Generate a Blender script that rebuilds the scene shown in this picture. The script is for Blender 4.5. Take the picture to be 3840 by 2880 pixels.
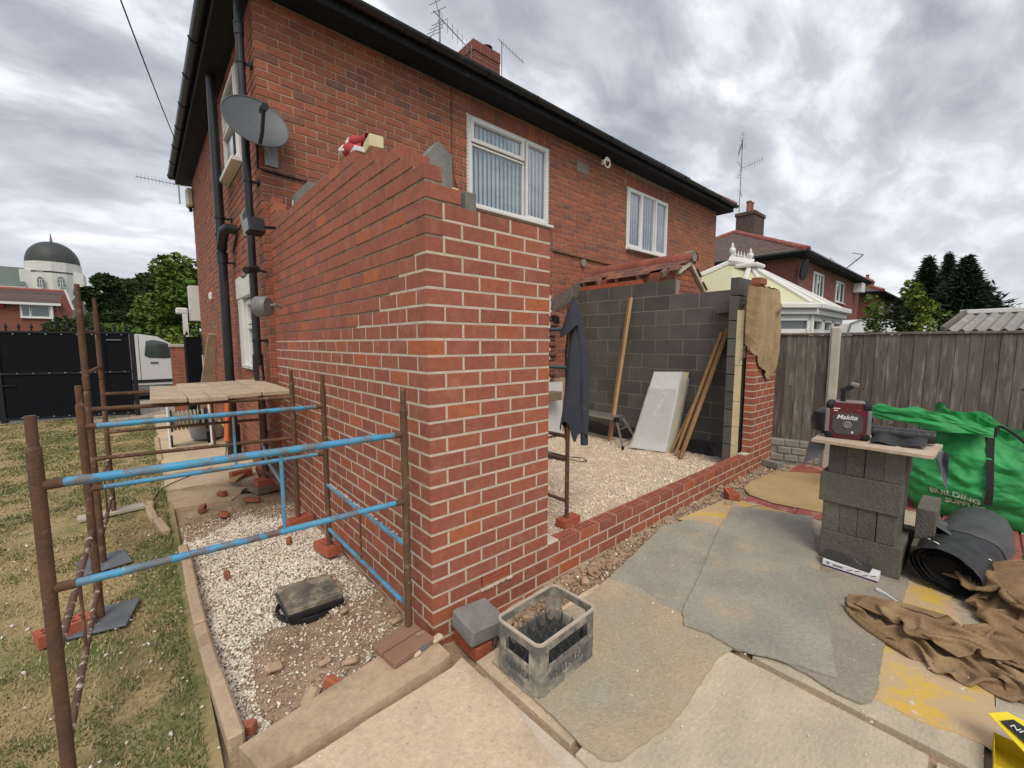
import bpy, math, random
import numpy as np
from mathutils import Vector, Matrix, noise as mn
R = math.radians
random.seed(7); rng = np.random.default_rng(7)
S = bpy.context.scene
for o in list(bpy.data.objects): bpy.data.objects.remove(o)
COL = S.collection

# ------------------------------------------------------------------ camera
CO = Vector((-1.088, -1.888, 1.628)); YAW, PIT = 0.7203, -0.0958
FW = Vector((math.sin(YAW)*math.cos(PIT), math.cos(YAW)*math.cos(PIT), math.sin(PIT)))
RT = Vector((math.cos(YAW), -math.sin(YAW), 0)); UP = RT.cross(FW)
cd = bpy.data.cameras.new('camera'); cam = bpy.data.objects.new('camera', cd); COL.objects.link(cam)
cam.matrix_world = Matrix(((RT.x, UP.x, -FW.x, CO.x), (RT.y, UP.y, -FW.y, CO.y), (RT.z, UP.z, -FW.z, CO.z), (0, 0, 0, 1)))
cd.sensor_width = 36; cd.lens = 1574.7/3840*36; cd.clip_start = .02; cd.clip_end = 3000
S.camera = cam
S.render.resolution_x = 1024; S.render.resolution_y = 768

# ------------------------------------------------------------------ sky and sun (overcast day)
W = bpy.data.worlds.new('World'); S.world = W; W.use_nodes = True
nt = W.node_tree; nt.nodes.clear()
def wn(t, **k):
    n = nt.nodes.new(t)
    for a, b in k.items(): setattr(n, a, b)
    return n
SUN_EL, SUN_AZ = R(52), R(215)
sky = wn('ShaderNodeTexSky', sky_type='NISHITA'); sky.sun_disc = False; sky.sun_elevation = SUN_EL; sky.sun_rotation = SUN_AZ
bsky = wn('ShaderNodeBackground'); bsky.inputs[1].default_value = .1
nt.links.new(sky.outputs[0], bsky.inputs[0])
tc = wn('ShaderNodeTexCoord'); sep = wn('ShaderNodeSeparateXYZ'); nt.links.new(tc.outputs['Generated'], sep.inputs[0])
zz = wn('ShaderNodeMath', operation='MAXIMUM'); nt.links.new(sep.outputs[2], zz.inputs[0]); zz.inputs[1].default_value = 0.0
za = wn('ShaderNodeMath', operation='ADD'); nt.links.new(zz.outputs[0], za.inputs[0]); za.inputs[1].default_value = .34
dx = wn('ShaderNodeMath', operation='DIVIDE'); dy = wn('ShaderNodeMath', operation='DIVIDE')
for d, i in ((dx, 0), (dy, 1)): nt.links.new(sep.outputs[i], d.inputs[0]); nt.links.new(za.outputs[0], d.inputs[1])
cb = wn('ShaderNodeCombineXYZ'); nt.links.new(dx.outputs[0], cb.inputs[0]); nt.links.new(dy.outputs[0], cb.inputs[1])
def cloud(scale, rot, st, det, rough, dist, lo, hi):
    mp = wn('ShaderNodeMapping'); mp.inputs['Rotation'].default_value = (0, 0, R(rot)); mp.inputs['Scale'].default_value = (st[0], st[1], 1)
    mp.inputs['Location'].default_value = (rot*.1, scale*3.3, 0)
    nt.links.new(cb.outputs[0], mp.inputs[0])
    n = wn('ShaderNodeTexNoise'); n.inputs['Scale'].default_value = scale; n.inputs['Detail'].default_value = det
    n.inputs['Roughness'].default_value = rough; n.inputs['Distortion'].default_value = dist
    nt.links.new(mp.outputs[0], n.inputs['Vector'])
    m = wn('ShaderNodeMapRange'); m.inputs[1].default_value = lo; m.inputs[2].default_value = hi; m.interpolation_type = 'SMOOTHSTEP'
    nt.links.new(n.outputs[0], m.inputs[0]); return m.outputs[0]
n1 = cloud(2.1, 40, (.8, 1.3), 10, .5, .25, .36, .64)
n2 = cloud(6.5, 46, (.75, 1.3), 8, .55, .3, .34, .68)
n3 = cloud(1.0, 10, (1, 1), 6, .5, .2, .36, .62)
ad = wn('ShaderNodeMath', operation='MULTIPLY'); nt.links.new(n2, ad.inputs[0]); ad.inputs[1].default_value = .34
ae = wn('ShaderNodeMath', operation='MULTIPLY_ADD'); nt.links.new(n1, ae.inputs[0]); ae.inputs[1].default_value = .46; nt.links.new(ad.outputs[0], ae.inputs[2])
af = wn('ShaderNodeMath', operation='MULTIPLY_ADD'); nt.links.new(n3, af.inputs[0]); af.inputs[1].default_value = .2; nt.links.new(ae.outputs[0], af.inputs[2])
cr = wn('ShaderNodeValToRGB'); e = cr.color_ramp.elements
e[0].position = .12; e[0].color = (.28, .297, .345, 1); e[1].position = .9; e[1].color = (.84, .845, .85, 1)
q = e.new(.5); q.color = (.46, .475, .52, 1)
nt.links.new(af.outputs[0], cr.inputs[0])
# the overcast is paler in the band near the horizon
hz = wn('ShaderNodeMapRange'); hz.inputs[1].default_value = 0; hz.inputs[2].default_value = .42; hz.inputs[3].default_value = .62; hz.inputs[4].default_value = 0
nt.links.new(zz.outputs[0], hz.inputs[0])
mx = wn('ShaderNodeMixRGB'); nt.links.new(hz.outputs[0], mx.inputs[0]); nt.links.new(cr.outputs[0], mx.inputs[1]); mx.inputs[2].default_value = (.62, .63, .645, 1)
bcl = wn('ShaderNodeBackground'); bcl.inputs[1].default_value = 1.0; nt.links.new(mx.outputs[0], bcl.inputs[0])
ms = wn('ShaderNodeMixShader'); ms.inputs[0].default_value = .94
nt.links.new(bsky.outputs[0], ms.inputs[1]); nt.links.new(bcl.outputs[0], ms.inputs[2])
wo = wn('ShaderNodeOutputWorld'); nt.links.new(ms.outputs[0], wo.inputs[0])
sl = bpy.data.lights.new('sun', 'SUN'); sl.energy = 1.5; sl.angle = R(28); sl.color = (1, .9, .76)
so = bpy.data.objects.new('sun', sl); COL.objects.link(so)
sd = Vector((math.sin(SUN_AZ)*math.cos(SUN_EL), math.cos(SUN_AZ)*math.cos(SUN_EL), math.sin(SUN_EL)))
so.rotation_euler = (-sd).to_track_quat('-Z', 'Y').to_euler()
S.view_settings.view_transform = 'Standard'; S.view_settings.look = 'None'; S.view_settings.gamma = 1
S.view_settings.use_curve_mapping = False; S.view_settings.exposure = .5

# ------------------------------------------------------------------ survey helper: a sighted point on a known world plane
def at(x, y, ax, v):
    d = FW + RT*((x-1920)/1574.7) - UP*((y-1440)/1574.7)
    t = (v-CO[ax])/d[ax]; return CO + d*t
def wdepth(p): return (Vector(p)-CO).dot(FW)

# ------------------------------------------------------------------ mesh builder
class MB:
    def __init__(s): s.v = []; s.f = []; s.m = []; s.cm = 0
    def add(s, vs, fs, M=None):
        b = len(s.v)
        if M is not None: vs = [M @ Vector(v) for v in vs]
        s.v += [tuple(v) for v in vs]; s.f += [tuple(i+b for i in f) for f in fs]; s.m += [s.cm]*len(fs); return s
    def box(s, x0, x1, y0, y1, z0, z1, M=None, bev=0):
        if x1 < x0: x0, x1 = x1, x0
        if y1 < y0: y0, y1 = y1, y0
        if bev <= 0:
            v = [(x, y, z) for x in (x0, x1) for y in (y0, y1) for z in (z0, z1)]
            return s.add(v, [(0, 1, 3, 2), (4, 6, 7, 5), (0, 4, 5, 1), (2, 3, 7, 6), (0, 2, 6, 4), (1, 5, 7, 3)], M)
        c = ((x0+x1)/2, (y0+y1)/2, (z0+z1)/2); h = ((x1-x0)/2, (y1-y0)/2, (z1-z0)/2); b = min(bev, min(h)*.9)
        vs, ix = [], {}
        for sx in (-1, 1):
            for sy in (-1, 1):
                for sz in (-1, 1):
                    g = (sx, sy, sz)
                    for a in range(3):
                        p = [c[i]+g[i]*(h[i] if i == a else h[i]-b) for i in range(3)]
                        ix[(g, a)] = len(vs); vs.append(tuple(p))
        fs = []
        for a in range(3):
            u, w = (a+1) % 3, (a+2) % 3
            for sg in (-1, 1):
                q = []
                for (p1, p2) in ((-1, -1), (1, -1), (1, 1), (-1, 1)):
                    g = [0]*3; g[a] = sg; g[u] = p1; g[w] = p2; q.append(ix[(tuple(g), a)])
                fs.append(tuple(q if sg > 0 else q[::-1]))
            for p1 in (-1, 1):
                for p2 in (-1, 1):
                    g1 = [0]*3; g1[u] = p1; g1[w] = p2; g2 = list(g1); g1[a] = -1; g2[a] = 1
                    q = [ix[(tuple(g1), u)], ix[(tuple(g2), u)], ix[(tuple(g2), w)], ix[(tuple(g1), w)]]
                    fs.append(tuple(q if p1*p2 > 0 else q[::-1]))
        for sx in (-1, 1):
            for sy in (-1, 1):
                for sz in (-1, 1):
                    g = (sx, sy, sz); q = [ix[(g, 0)], ix[(g, 1)], ix[(g, 2)]]
                    fs.append(tuple(q if sx*sy*sz > 0 else q[::-1]))
        return s.add(vs, fs, M)
    def tube(s, pts, r, n=8, caps=True):
        pts = [Vector(p) for p in pts]; rr = r if isinstance(r, (list, tuple)) else [r]*len(pts)
        rings = []; prev = None; base = len(s.v)
        for i, p in enumerate(pts):
            d = (pts[min(i+1, len(pts)-1)]-pts[max(i-1, 0)])
            if d.length < 1e-9: d = Vector((0, 0, 1))
            d.normalize()
            a = d.orthogonal().normalized() if prev is None else (prev-d*prev.dot(d)).normalized()
            prev = a; b = d.cross(a)
            for k in range(n):
                t = 2*math.pi*k/n; s.v.append(tuple(p+(a*math.cos(t)+b*math.sin(t))*rr[i]))
        for i in range(len(pts)-1):
            for k in range(n):
                k2 = (k+1) % n; s.f.append((base+i*n+k, base+i*n+k2, base+(i+1)*n+k2, base+(i+1)*n+k)); s.m.append(s.cm)
        if caps:
            s.f.append(tuple(base+k for k in range(n))[::-1]); s.f.append(tuple(base+(len(pts)-1)*n+k for k in range(n))); s.m += [s.cm]*2
        return s
    def prism(s, poly, z0, z1, M=None):
        n = len(poly)
        ar = sum(poly[i][0]*poly[(i+1) % n][1]-poly[(i+1) % n][0]*poly[i][1] for i in range(n))
        if ar < 0: poly = poly[::-1]
        v = [(x, y, z0) for x, y in poly]+[(x, y, z1) for x, y in poly]
        f = [tuple(range(n))[::-1], tuple(range(n, 2*n))]+[(i, (i+1) % n, n+(i+1) % n, n+i) for i in range(n)]
        return s.add(v, f, M)
    def lathe(s, prof, c=(0, 0, 0), n=16, M=None):
        v = []; f = []
        for r, z in prof:
            for k in range(n):
                t = 2*math.pi*k/n; v.append((c[0]+r*math.cos(t), c[1]+r*math.sin(t), c[2]+z))
        for i in range(len(prof)-1):
            for k in range(n):
                k2 = (k+1) % n; f.append((i*n+k, i*n+k2, (i+1)*n+k2, (i+1)*n+k))
        f.append(tuple(range(n))[::-1]); f.append(tuple((len(prof)-1)*n+k for k in range(n)))
        return s.add(v, f, M)
    def grid(s, fn, nu, nv, two=0):
        v = [fn(i/nu, j/nv) for j in range(nv+1) for i in range(nu+1)]
        f = [(j*(nu+1)+i, j*(nu+1)+i+1, (j+1)*(nu+1)+i+1, (j+1)*(nu+1)+i) for j in range(nv) for i in range(nu)]
        return s.add(v, f)
    def mesh(s, name, mats=None, smooth=False):
        me = bpy.data.meshes.new(name); me.from_pydata(s.v, [], s.f); me.validate()
        for m in (mats if isinstance(mats, (list, tuple)) else [mats]):
            if m: me.materials.append(m)
        if isinstance(mats, (list, tuple)) and len(mats) > 1 and len(me.polygons) == len(s.m):
            me.polygons.foreach_set('material_index', s.m)
        if smooth: me.polygons.foreach_set('use_smooth', [True]*len(me.polygons))
        return me
def tag(o, label=None, cat=None, group=None, kind=None, category=None):
    cat = cat or category
    for k, v in (('label', label), ('category', cat), ('group', group), ('kind', kind)):
        if v: o[k] = v
    return o
def obj(name, mb, mat=None, parent=None, smooth=False, loc=None, rot=None, **kw):
    me = mb.mesh(name, mat, smooth) if isinstance(mb, MB) else mb
    o = bpy.data.objects.new(name, me); COL.objects.link(o)
    if parent: o.parent = parent
    if loc is not None: o.location = loc
    if rot is not None: o.rotation_euler = rot
    if smooth == 'auto' or smooth is True:
        try: me.set_sharp_from_angle(angle=R(38))
        except Exception: pass
    return tag(o, **kw)
def thing(name, label, cat, group=None, loc=(0, 0, 0), rz=0):
    o = bpy.data.objects.new(name, None); COL.objects.link(o); o.location = loc; o.rotation_euler = (0, 0, rz); o.empty_display_size = .1
    return tag(o, label, cat, group)
def copy_tree(o, parent=None):
    c = o.copy(); COL.objects.link(c); c.parent = parent
    for ch in [x for x in bpy.data.objects if x.parent == o and x != c]: copy_tree(ch, c)
    return c
def TR(x, y, z, rz=0, rx=0, ry=0): return Matrix.Translation((x, y, z)) @ Matrix.Rotation(rz, 4, 'Z') @ Matrix.Rotation(rx, 4, 'X') @ Matrix.Rotation(ry, 4, 'Y')
def raw(name, V, F, mat, n=3, **kw):                      # big meshes straight from numpy arrays
    me = bpy.data.meshes.new(name); V = np.asarray(V, np.float32).reshape(-1, 3); F = np.asarray(F, np.int32).reshape(-1, n)
    me.vertices.add(len(V)); me.vertices.foreach_set('co', V.ravel())
    me.loops.add(F.size); me.loops.foreach_set('vertex_index', F.ravel())
    me.polygons.add(len(F)); me.polygons.foreach_set('loop_start', np.arange(len(F), dtype=np.int32)*n)
    me.polygons.foreach_set('loop_total', np.full(len(F), n, np.int32)); me.update(calc_edges=True)
    me.materials.append(mat); o = bpy.data.objects.new(name, me); COL.objects.link(o)
    p = kw.pop('parent', None)
    if p: o.parent = p
    return tag(o, **kw)
def fbm(x, y, s=1., o=4, z=0.):
    a = 0; am = 1; t = 0
    for _ in range(o): a += am*mn.noise((x*s, y*s, z)); t += am; am *= .5; s *= 2.1
    return a/t

# ------------------------------------------------------------------ materials
def nodes(name):
    m = bpy.data.materials.new(name); m.use_nodes = True; t = m.node_tree; b = t.nodes['Principled BSDF']; return m, t, b
def N(t, ty, ins=None, **k):
    n = t.nodes.new(ty)
    for a, v in k.items(): setattr(n, a, v)
    for a, v in (ins or {}).items():
        if isinstance(v, bpy.types.NodeSocket): t.links.new(v, n.inputs[a])
        else: n.inputs[a].default_value = v
    return n
def rgba(c): return (c[0], c[1], c[2], 1)
def pos(t, st=(1, 1, 1), rot=(0, 0, 0), obj_=False):
    g = t.nodes.new('ShaderNodeTexCoord').outputs['Object'] if obj_ else t.nodes.new('ShaderNodeNewGeometry').outputs['Position']
    return N(t, 'ShaderNodeMapping', {'Vector': g, 'Scale': st, 'Rotation': rot}).outputs[0]
def nz(t, vec, sc, det=5, ro=.55, lo=.3, hi=.7, dist=0.):
    n = N(t, 'ShaderNodeTexNoise', {'Vector': vec, 'Scale': sc, 'Detail': det, 'Roughness': ro, 'Distortion': dist})
    return N(t, 'ShaderNodeMapRange', {0: n.outputs[0], 1: lo, 2: hi}).outputs[0]
def mix(t, f, a, b, mode='MIX'):
    n = N(t, 'ShaderNodeMixRGB', {0: f}, blend_type=mode)
    for i, c in ((1, a), (2, b)):
        if isinstance(c, bpy.types.NodeSocket): t.links.new(c, n.inputs[i])
        else: n.inputs[i].default_value = rgba(c)
    return n.outputs[0]
def rnd(t, obj_=True, isl=True):
    a = t.nodes.new('ShaderNodeObjectInfo').outputs['Random']; b = t.nodes.new('ShaderNodeNewGeometry').outputs['Random Per Island']
    s = N(t, 'ShaderNodeMath', {0: a, 1: b}, operation='ADD')
    return N(t, 'ShaderNodeMath', {0: s.outputs[0]}, operation='FRACT').outputs[0]
def M(name, c1, c2=None, sc=4, det=6, rough=.8, bump=.25, bsc=None, bd=.01, spots=(), st=(1, 1, 1), vary=0., metal=0., fine=0., spec=None, alpha=None, trans=0., dist=0., obj_=False, coat=0.):
    m, t, b = nodes(name); v = pos(t, st, obj_=obj_); c2 = c2 or tuple(x*.8 for x in c1)
    col = mix(t, nz(t, v, sc, det, dist=dist), c1, c2)
    for (c, s_, lo, hi) in spots: col = mix(t, nz(t, v if st[2] < .5 else pos(t, obj_=obj_), s_, 5, .6, lo, hi), col, c)
    if fine:
        col = mix(t, 1., col, N(t, 'ShaderNodeMapRange', {0: nz(t, v, fine*.6, 9, .82, .25, .75), 3: .72, 4: 1.28}).outputs[0], 'MULTIPLY')
    if vary:
        col = mix(t, 1., col, N(t, 'ShaderNodeMapRange', {0: rnd(t), 3: 1-vary, 4: 1+vary}).outputs[0], 'MULTIPLY')
    t.links.new(col, b.inputs['Base Color']); b.inputs['Roughness'].default_value = rough; b.inputs['Metallic'].default_value = metal
    if spec is not None: b.inputs['Specular IOR Level'].default_value = spec
    if trans: b.inputs['Transmission Weight'].default_value = trans
    if alpha is not None: b.inputs['Alpha'].default_value = alpha
    if coat: b.inputs['Coat Weight'].default_value = coat
    if bump:
        bb = N(t, 'ShaderNodeBump', {'Height': nz(t, v, bsc or sc*4, 6, .65, 0, 1), 'Strength': bump, 'Distance': bd}); t.links.new(bb.outputs[0], b.inputs['Normal'])
    return m
def brick_mat(name, ramp, smear=(.42, .25, .2), sm=.35, smsc=9, bump=.5, st=(1, 1, 1), rough=.85, wh=None):
    m, t, b = nodes(name); r = rnd(t)
    cr = N(t, 'ShaderNodeValToRGB', {0: r}); e = cr.color_ramp.elements; cr.color_ramp.interpolation = 'LINEAR'
    for i, (p, c) in enumerate(ramp):
        q = e[i] if i < 2 else e.new(p); q.position = p; q.color = rgba(c)
    v = pos(t, st)
    col = mix(t, 1., cr.outputs[0], N(t, 'ShaderNodeMapRange', {0: nz(t, v, 26, 6, .65, .2, .8), 3: .72, 4: 1.28}).outputs[0], 'MULTIPLY')
    col = mix(t, N(t, 'ShaderNodeMath', {0: nz(t, v, smsc, 5, .6, .52, .8), 1: sm}, operation='MULTIPLY').outputs[0], col, smear)
    if wh: col = mix(t, nz(t, pos(t, (wh[3], wh[3], 1)), wh[0], 5, .6, wh[1], wh[2]), col, (.62, .42, .34))
    t.links.new(col, b.inputs['Base Color']); b.inputs['Roughness'].default_value = rough
    h = nz(t, pos(t), 70, 6, .7, 0, 1)
    bb = N(t, 'ShaderNodeBump', {'Height': h, 'Strength': bump, 'Distance': .006}); t.links.new(bb.outputs[0], b.inputs['Normal'])
    return m
newbrick = brick_mat('new_brick', [(0, (.32, .1, .064)), (1, (.34, .105, .064)), (.2, (.27, .088, .064)), (.36, (.34, .11, .068)), (.5, (.29, .094, .064)), (.64, (.36, .115, .064)), (.8, (.31, .1, .064)), (.94, (.43, .125, .05))], smear=(.48, .25, .17), sm=.5, wh=(38, .67, .78, 2.2))
oldbrick = brick_mat('old_brick', [(0, (.28, .092, .055)), (1, (.36, .115, .06)), (.25, (.31, .1, .062)), (.45, (.24, .085, .06)), (.6, (.4, .13, .06)), (.72, (.17, .08, .07)), (.85, (.3, .098, .058))], smear=(.42, .22, .15), sm=.45, bump=.8)
farbrick = brick_mat('far_brick', [(0, (.2, .07, .05)), (1, (.24, .082, .054)), (.5, (.18, .06, .046))], bump=.3)
redbrick = brick_mat('clean_red_brick', [(0, (.42, .11, .055)), (1, (.46, .13, .065)), (.5, (.36, .095, .055))], sm=.25, bump=.4)
mort_l = M('pale_mortar', (.66, .58, .47), (.5, .43, .345), 9, bump=.6, bsc=60, rough=.95)
mort_d = M('raw_mortar', (.34, .275, .21), (.2, .155, .12), 12, bump=1., bsc=45, rough=1)
mort_o = M('old_mortar', (.5, .36, .26), (.3, .19, .14), 6, bump=.6, bsc=50, rough=.95)
blockm = M('dense_block', (.13, .128, .112), (.095, .092, .083), 3, rough=.95, bump=.8, bsc=90, fine=160, vary=.16)
blockl = M('concrete_block', (.27, .27, .25), (.18, .18, .165), 5, rough=.95, bump=.8, bsc=90, fine=160, vary=.1, spots=[((.35, .33, .3), 30, .66, .74)])
blockc = M('stack_block', (.16, .15, .122), (.11, .103, .085), 4, rough=.95, bump=1., bsc=60, bd=.015, fine=60, vary=.16, spots=[((.07, .066, .056), 34, .62, .7)])
jointg = M('block_mortar', (.3, .265, .22), (.22, .2, .17), 12, rough=.95, bump=.5)
rust = M('rusty_steel', (.15, .075, .04), (.085, .05, .034), 9, rough=.9, bump=.6, bsc=50, spots=[((.25, .17, .12), 14, .55, .72), ((.42, .38, .33), 22, .68, .75)])
def paint_mat(name):
    m, t, b = nodes(name); v = pos(t)
    c = mix(t, nz(t, v, 13, 8, .68, .46, .54), (.045, .28, .52), (.15, .085, .055))
    c = mix(t, nz(t, v, 5, 6, .6, .3, .75), c, mix(t, nz(t, v, 19, 6, .6, .35, .7), (.06, .38, .64), (.16, .28, .33)))
    c = mix(t, nz(t, v, 27, 5, .6, .62, .7), c, (.2, .14, .1)); c = mix(t, nz(t, v, 34, 4, .6, .7, .76), c, (.55, .52, .47))
    t.links.new(c, b.inputs['Base Color']); b.inputs['Roughness'].default_value = .55
    bb = N(t, 'ShaderNodeBump', {'Height': nz(t, v, 40, 6, .7, 0, 1), 'Strength': .5, 'Distance': .004}); t.links.new(bb.outputs[0], b.inputs['Normal']); return m
blue = paint_mat('chipped_blue_paint')
upvc = M('white_upvc', (.78, .78, .77), (.7, .7, .68), 3, rough=.35, bump=0)
creamp = M('cream_paint', (.62, .6, .5), (.5, .48, .4), 6, rough=.6, bump=.1)
blackp = M('black_plastic', (.018, .02, .023), (.012, .013, .015), 4, rough=.38, bump=.1, spots=[((.07, .075, .07), 9, .62, .8)])
soff = M('black_stained_board', (.02, .024, .03), (.012, .014, .018), 6, rough=.7, bump=.2, spec=.25, st=(1, 1, 1), spots=[((.06, .06, .055), 11, .66, .78)])
glassm = M('window_glass', (.1, .12, .13), (.09, .11, .12), 1, rough=.04, bump=0, spec=1.)
def glass_mat(name, fac, tint):
    m, t, b = nodes(name); t.nodes.remove(b); g = N(t, 'ShaderNodeBsdfGlossy', {'Color': (.95, .97, 1, 1), 'Roughness': .015}); tr = N(t, 'ShaderNodeBsdfTransparent', {'Color': rgba(tint)})
    lw_ = N(t, 'ShaderNodeLayerWeight', {'Blend': .5}); p3 = N(t, 'ShaderNodeMath', {0: lw_.outputs['Facing'], 1: 3.}, operation='POWER'); f = N(t, 'ShaderNodeMapRange', {0: p3.outputs[0], 1: 0, 2: 1, 3: fac, 4: .9})
    x = N(t, 'ShaderNodeMixShader', {0: f.outputs[0], 1: tr.outputs[0], 2: g.outputs[0]}); t.links.new(x.outputs[0], t.nodes['Material Output'].inputs[0]); return m
paneb = glass_mat('window_pane', .12, (.85, .9, .92)); polyclear = glass_mat('clear_polythene', .06, (.95, .95, .95))
_t = polyclear.node_tree; _o = _t.nodes['Material Output']; _s = _o.inputs[0].links[0].from_socket
_d = N(_t, 'ShaderNodeBsdfDiffuse', {'Color': (.8, .8, .78, 1)}); _x = N(_t, 'ShaderNodeMixShader', {0: .3, 1: _s, 2: _d.outputs[0]}); _t.links.new(_x.outputs[0], _o.inputs[0])
blindm = M('vertical_blind', (.85, .88, .9), (.75, .79, .82), 2, rough=.8, bump=0, vary=.1)
darkm = M('painted_void_shade', (.008, .007, .006), (.01, .009, .008), 3, rough=1, bump=0)  # near-black colour painted in for the shade inside holes and hollows
tilem = brick_mat('clay_roof_tile', [(0, (.2, .085, .065)), (1, (.26, .11, .08)), (.4, (.15, .075, .062)), (.7, (.3, .12, .08))], smear=(.33, .24, .2), sm=.5)
ridgem = M('red_ridge_tile', (.34, .1, .07), (.22, .075, .055), 6, rough=.8, bump=.3, vary=.12, spots=[((.14, .075, .06), 9, .55, .75)])
roofm = M('brown_roof_tile', (.16, .11, .095), (.11, .08, .07), 5, rough=.9, bump=.3, vary=.25)
timb = M('sawn_softwood', (.5, .33, .17), (.4, .25, .12), 3, rough=.75, bump=.3, st=(1, 1, 1), fine=40, vary=.1, spots=[((.22, .12, .06), 22, .7, .76)])
timo = M('treated_timber', (.36, .22, .1), (.28, .16, .07), 4, rough=.75, bump=.3, fine=30, vary=.12)
scaff = M('scaffold_board', (.55, .44, .33), (.44, .35, .26), 5, rough=.9, bump=.5, bsc=40, fine=60, vary=.08, spots=[((.28, .2, .15), 8, .58, .72), ((.2, .07, .05), 13, .7, .74), ((.7, .66, .58), 17, .66, .78)])
oldw = M('weathered_timber', (.27, .19, .135), (.19, .135, .1), 7, rough=.95, bump=.6, bsc=40, fine=60, spots=[((.5, .44, .37), 20, .66, .75)])
lawnm = M('dry_lawn_soil', (.44, .335, .18), (.27, .23, .105), 2.2, rough=1, bump=.8, bsc=30, fine=45, spots=[((.12, .14, .045), 1.6, .48, .66)])
soilm = M('sandy_soil', (.45, .335, .235), (.33, .235, .16), 5, rough=1, bump=.9, bsc=40, bd=.02, fine=70, spots=[((.5, .42, .33), 9, .58, .72), ((.2, .13, .09), 4, .58, .75)])
concm = M('worn_concrete', (.66, .53, .375), (.54, .425, .295), 4, rough=.95, bump=.6, bsc=60, fine=60, spots=[((.28, .22, .16), 40, .64, .74), ((.6, .53, .43), 24, .62, .74), ((.4, .34, .25), 2.2, .5, .75)])
conct = M('tan_flagstone', (.52, .4, .27), (.42, .32, .21), 6, rough=.95, bump=.5, bsc=50, fine=50, spots=[((.26, .19, .12), 5, .55, .8)])
flagm = M('grey_flagstone', (.52, .445, .335), (.4, .345, .265), 3, rough=.9, bump=.5, bsc=30, fine=60, st=(1, 2.2, 1), vary=.1, spots=[((.45, .4, .33), 12, .62, .75), ((.4, .3, .22), 2.5, .6, .75)])
flagr = M('red_slab', (.36, .1, .085), (.28, .085, .075), 6, rough=.9, bump=.3, spots=[((.5, .36, .27), 9, .55, .72)])
flagy = M('yellow_slab', (.52, .36, .13), (.44, .31, .13), 6, rough=.9, bump=.3, spots=[((.5, .42, .3), 9, .5, .72)])
matg = M('grey_carpet_mat', (.42, .39, .32), (.3, .28, .235), 3, rough=1, bump=1., bsc=90, fine=75, spots=[((.5, .39, .27), 4, .55, .75)])
mats = M('sandy_carpet_mat', (.54, .43, .3), (.42, .34, .245), 3, rough=1, bump=1., bsc=90, fine=75, spots=[((.42, .385, .3), 3.2, .45, .7)])
matd = M('brownish_carpet_mat', (.38, .33, .265), (.29, .26, .215), 4, rough=1, bump=1., bsc=90, fine=75, spots=[((.3, .22, .13), 4, .6, .7)])
plyy = M('yellow_painted_ply', (.52, .38, .2), (.5, .36, .24), 4, rough=.8, bump=.3, spots=[((.62, .42, .08), 7, .5, .6), ((.66, .6, .45), 16, .62, .7)], st=(2, 1, 1))
plyt = M('tan_hardboard', (.45, .33, .17), (.38, .27, .13), 3, rough=.85, bump=.3)
stonew = M('white_limestone', (.86, .81, .71), (.7, .63, .53), 4, rough=.95, bump=.2, vary=.25)
stoneb = M('brown_rubble', (.42, .31, .215), (.34, .24, .165), 14, rough=1, bump=.6, vary=.3)
hess = M('hessian', (.3, .2, .105), (.2, .13, .068), 9, rough=1, bump=.8, bsc=120, bd=.006, fine=150, st=(1, 1, 1), spots=[((.38, .27, .15), 5, .5, .75)])
hessl = M('pale_hessian', (.44, .32, .18), (.33, .235, .13), 6, rough=1, bump=.8, bsc=60, bd=.01, fine=150)
cratem = M('dusty_grey_plastic', (.1, .1, .095), (.22, .205, .17), 14, rough=.85, bump=.5, bsc=60, spots=[((.46, .41, .33), 9, .46, .66), ((.05, .052, .052), 26, .6, .72)], st=(1, 1, .5))
cratet = M('dusty_pale_rim', (.55, .46, .38), (.4, .34, .28), 15, rough=.9, bump=.3)
crated = M('dark_grey_plastic', (.07, .08, .088), (.1, .1, .1), 14, rough=.6, bump=.2, spots=[((.3, .28, .25), 25, .6, .72)])
polyb = M('black_polythene', (.018, .018, .02), (.03, .03, .032), 5, rough=.35, bump=.6, bsc=9, bd=.02, spots=[((.1, .1, .1), 7, .62, .8)])
polyg = M('painted_sheen_polythene', (.1, .1, .105), (.05, .05, .055), 3, rough=.42, bump=.5, bsc=30, st=(1, 1, 4))  # sheen on the black polythene is put into this grey base colour
dpcg = M('grey_dpc_sheet', (.17, .17, .185), (.12, .12, .13), 5, rough=.6, bump=.3)
greenb = M('green_woven_bag', (.03, .36, .1), (.02, .25, .07), 4, rough=.62, bump=.3, bsc=120, spots=[((.1, .55, .22), 6, .6, .8)])
yellc = M('yellow_card', (.8, .66, .02), (.75, .6, .02), 3, rough=.5, bump=0)
creaf = M('cream_foam_board', (.72, .66, .42), (.64, .56, .33), 6, rough=.85, bump=.3)
whitep = M('white_polystyrene', (.72, .74, .74), (.62, .64, .65), 5, rough=.6, bump=.3)
coatm = M('navy_work_coat', (.035, .04, .06), (.05, .053, .07), 4, rough=.9, bump=.5, bsc=60, spots=[((.1, .1, .115), 6, .6, .8)])
alum = M('aluminium', (.42, .42, .41), (.34, .34, .33), 9, rough=.4, bump=.1, metal=.7, spots=[((.5, .46, .4), 12, .55, .7)])
steelg = M('galvanised_steel', (.32, .33, .34), (.24, .25, .26), 9, rough=.5, bump=.1, metal=.5)
fencem = M('weathered_fence_board', (.135, .117, .098), (.088, .076, .065), 2.2, rough=.95, bump=.4, bsc=20, st=(3, 3, .35), fine=14, vary=.28, spots=[((.24, .215, .185), 9, .5, .72), ((.05, .043, .038), 13, .6, .74)])
knotm = M('fence_knot', (.02, .018, .016), (.03, .025, .02), 9, rough=1, bump=0)
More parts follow.
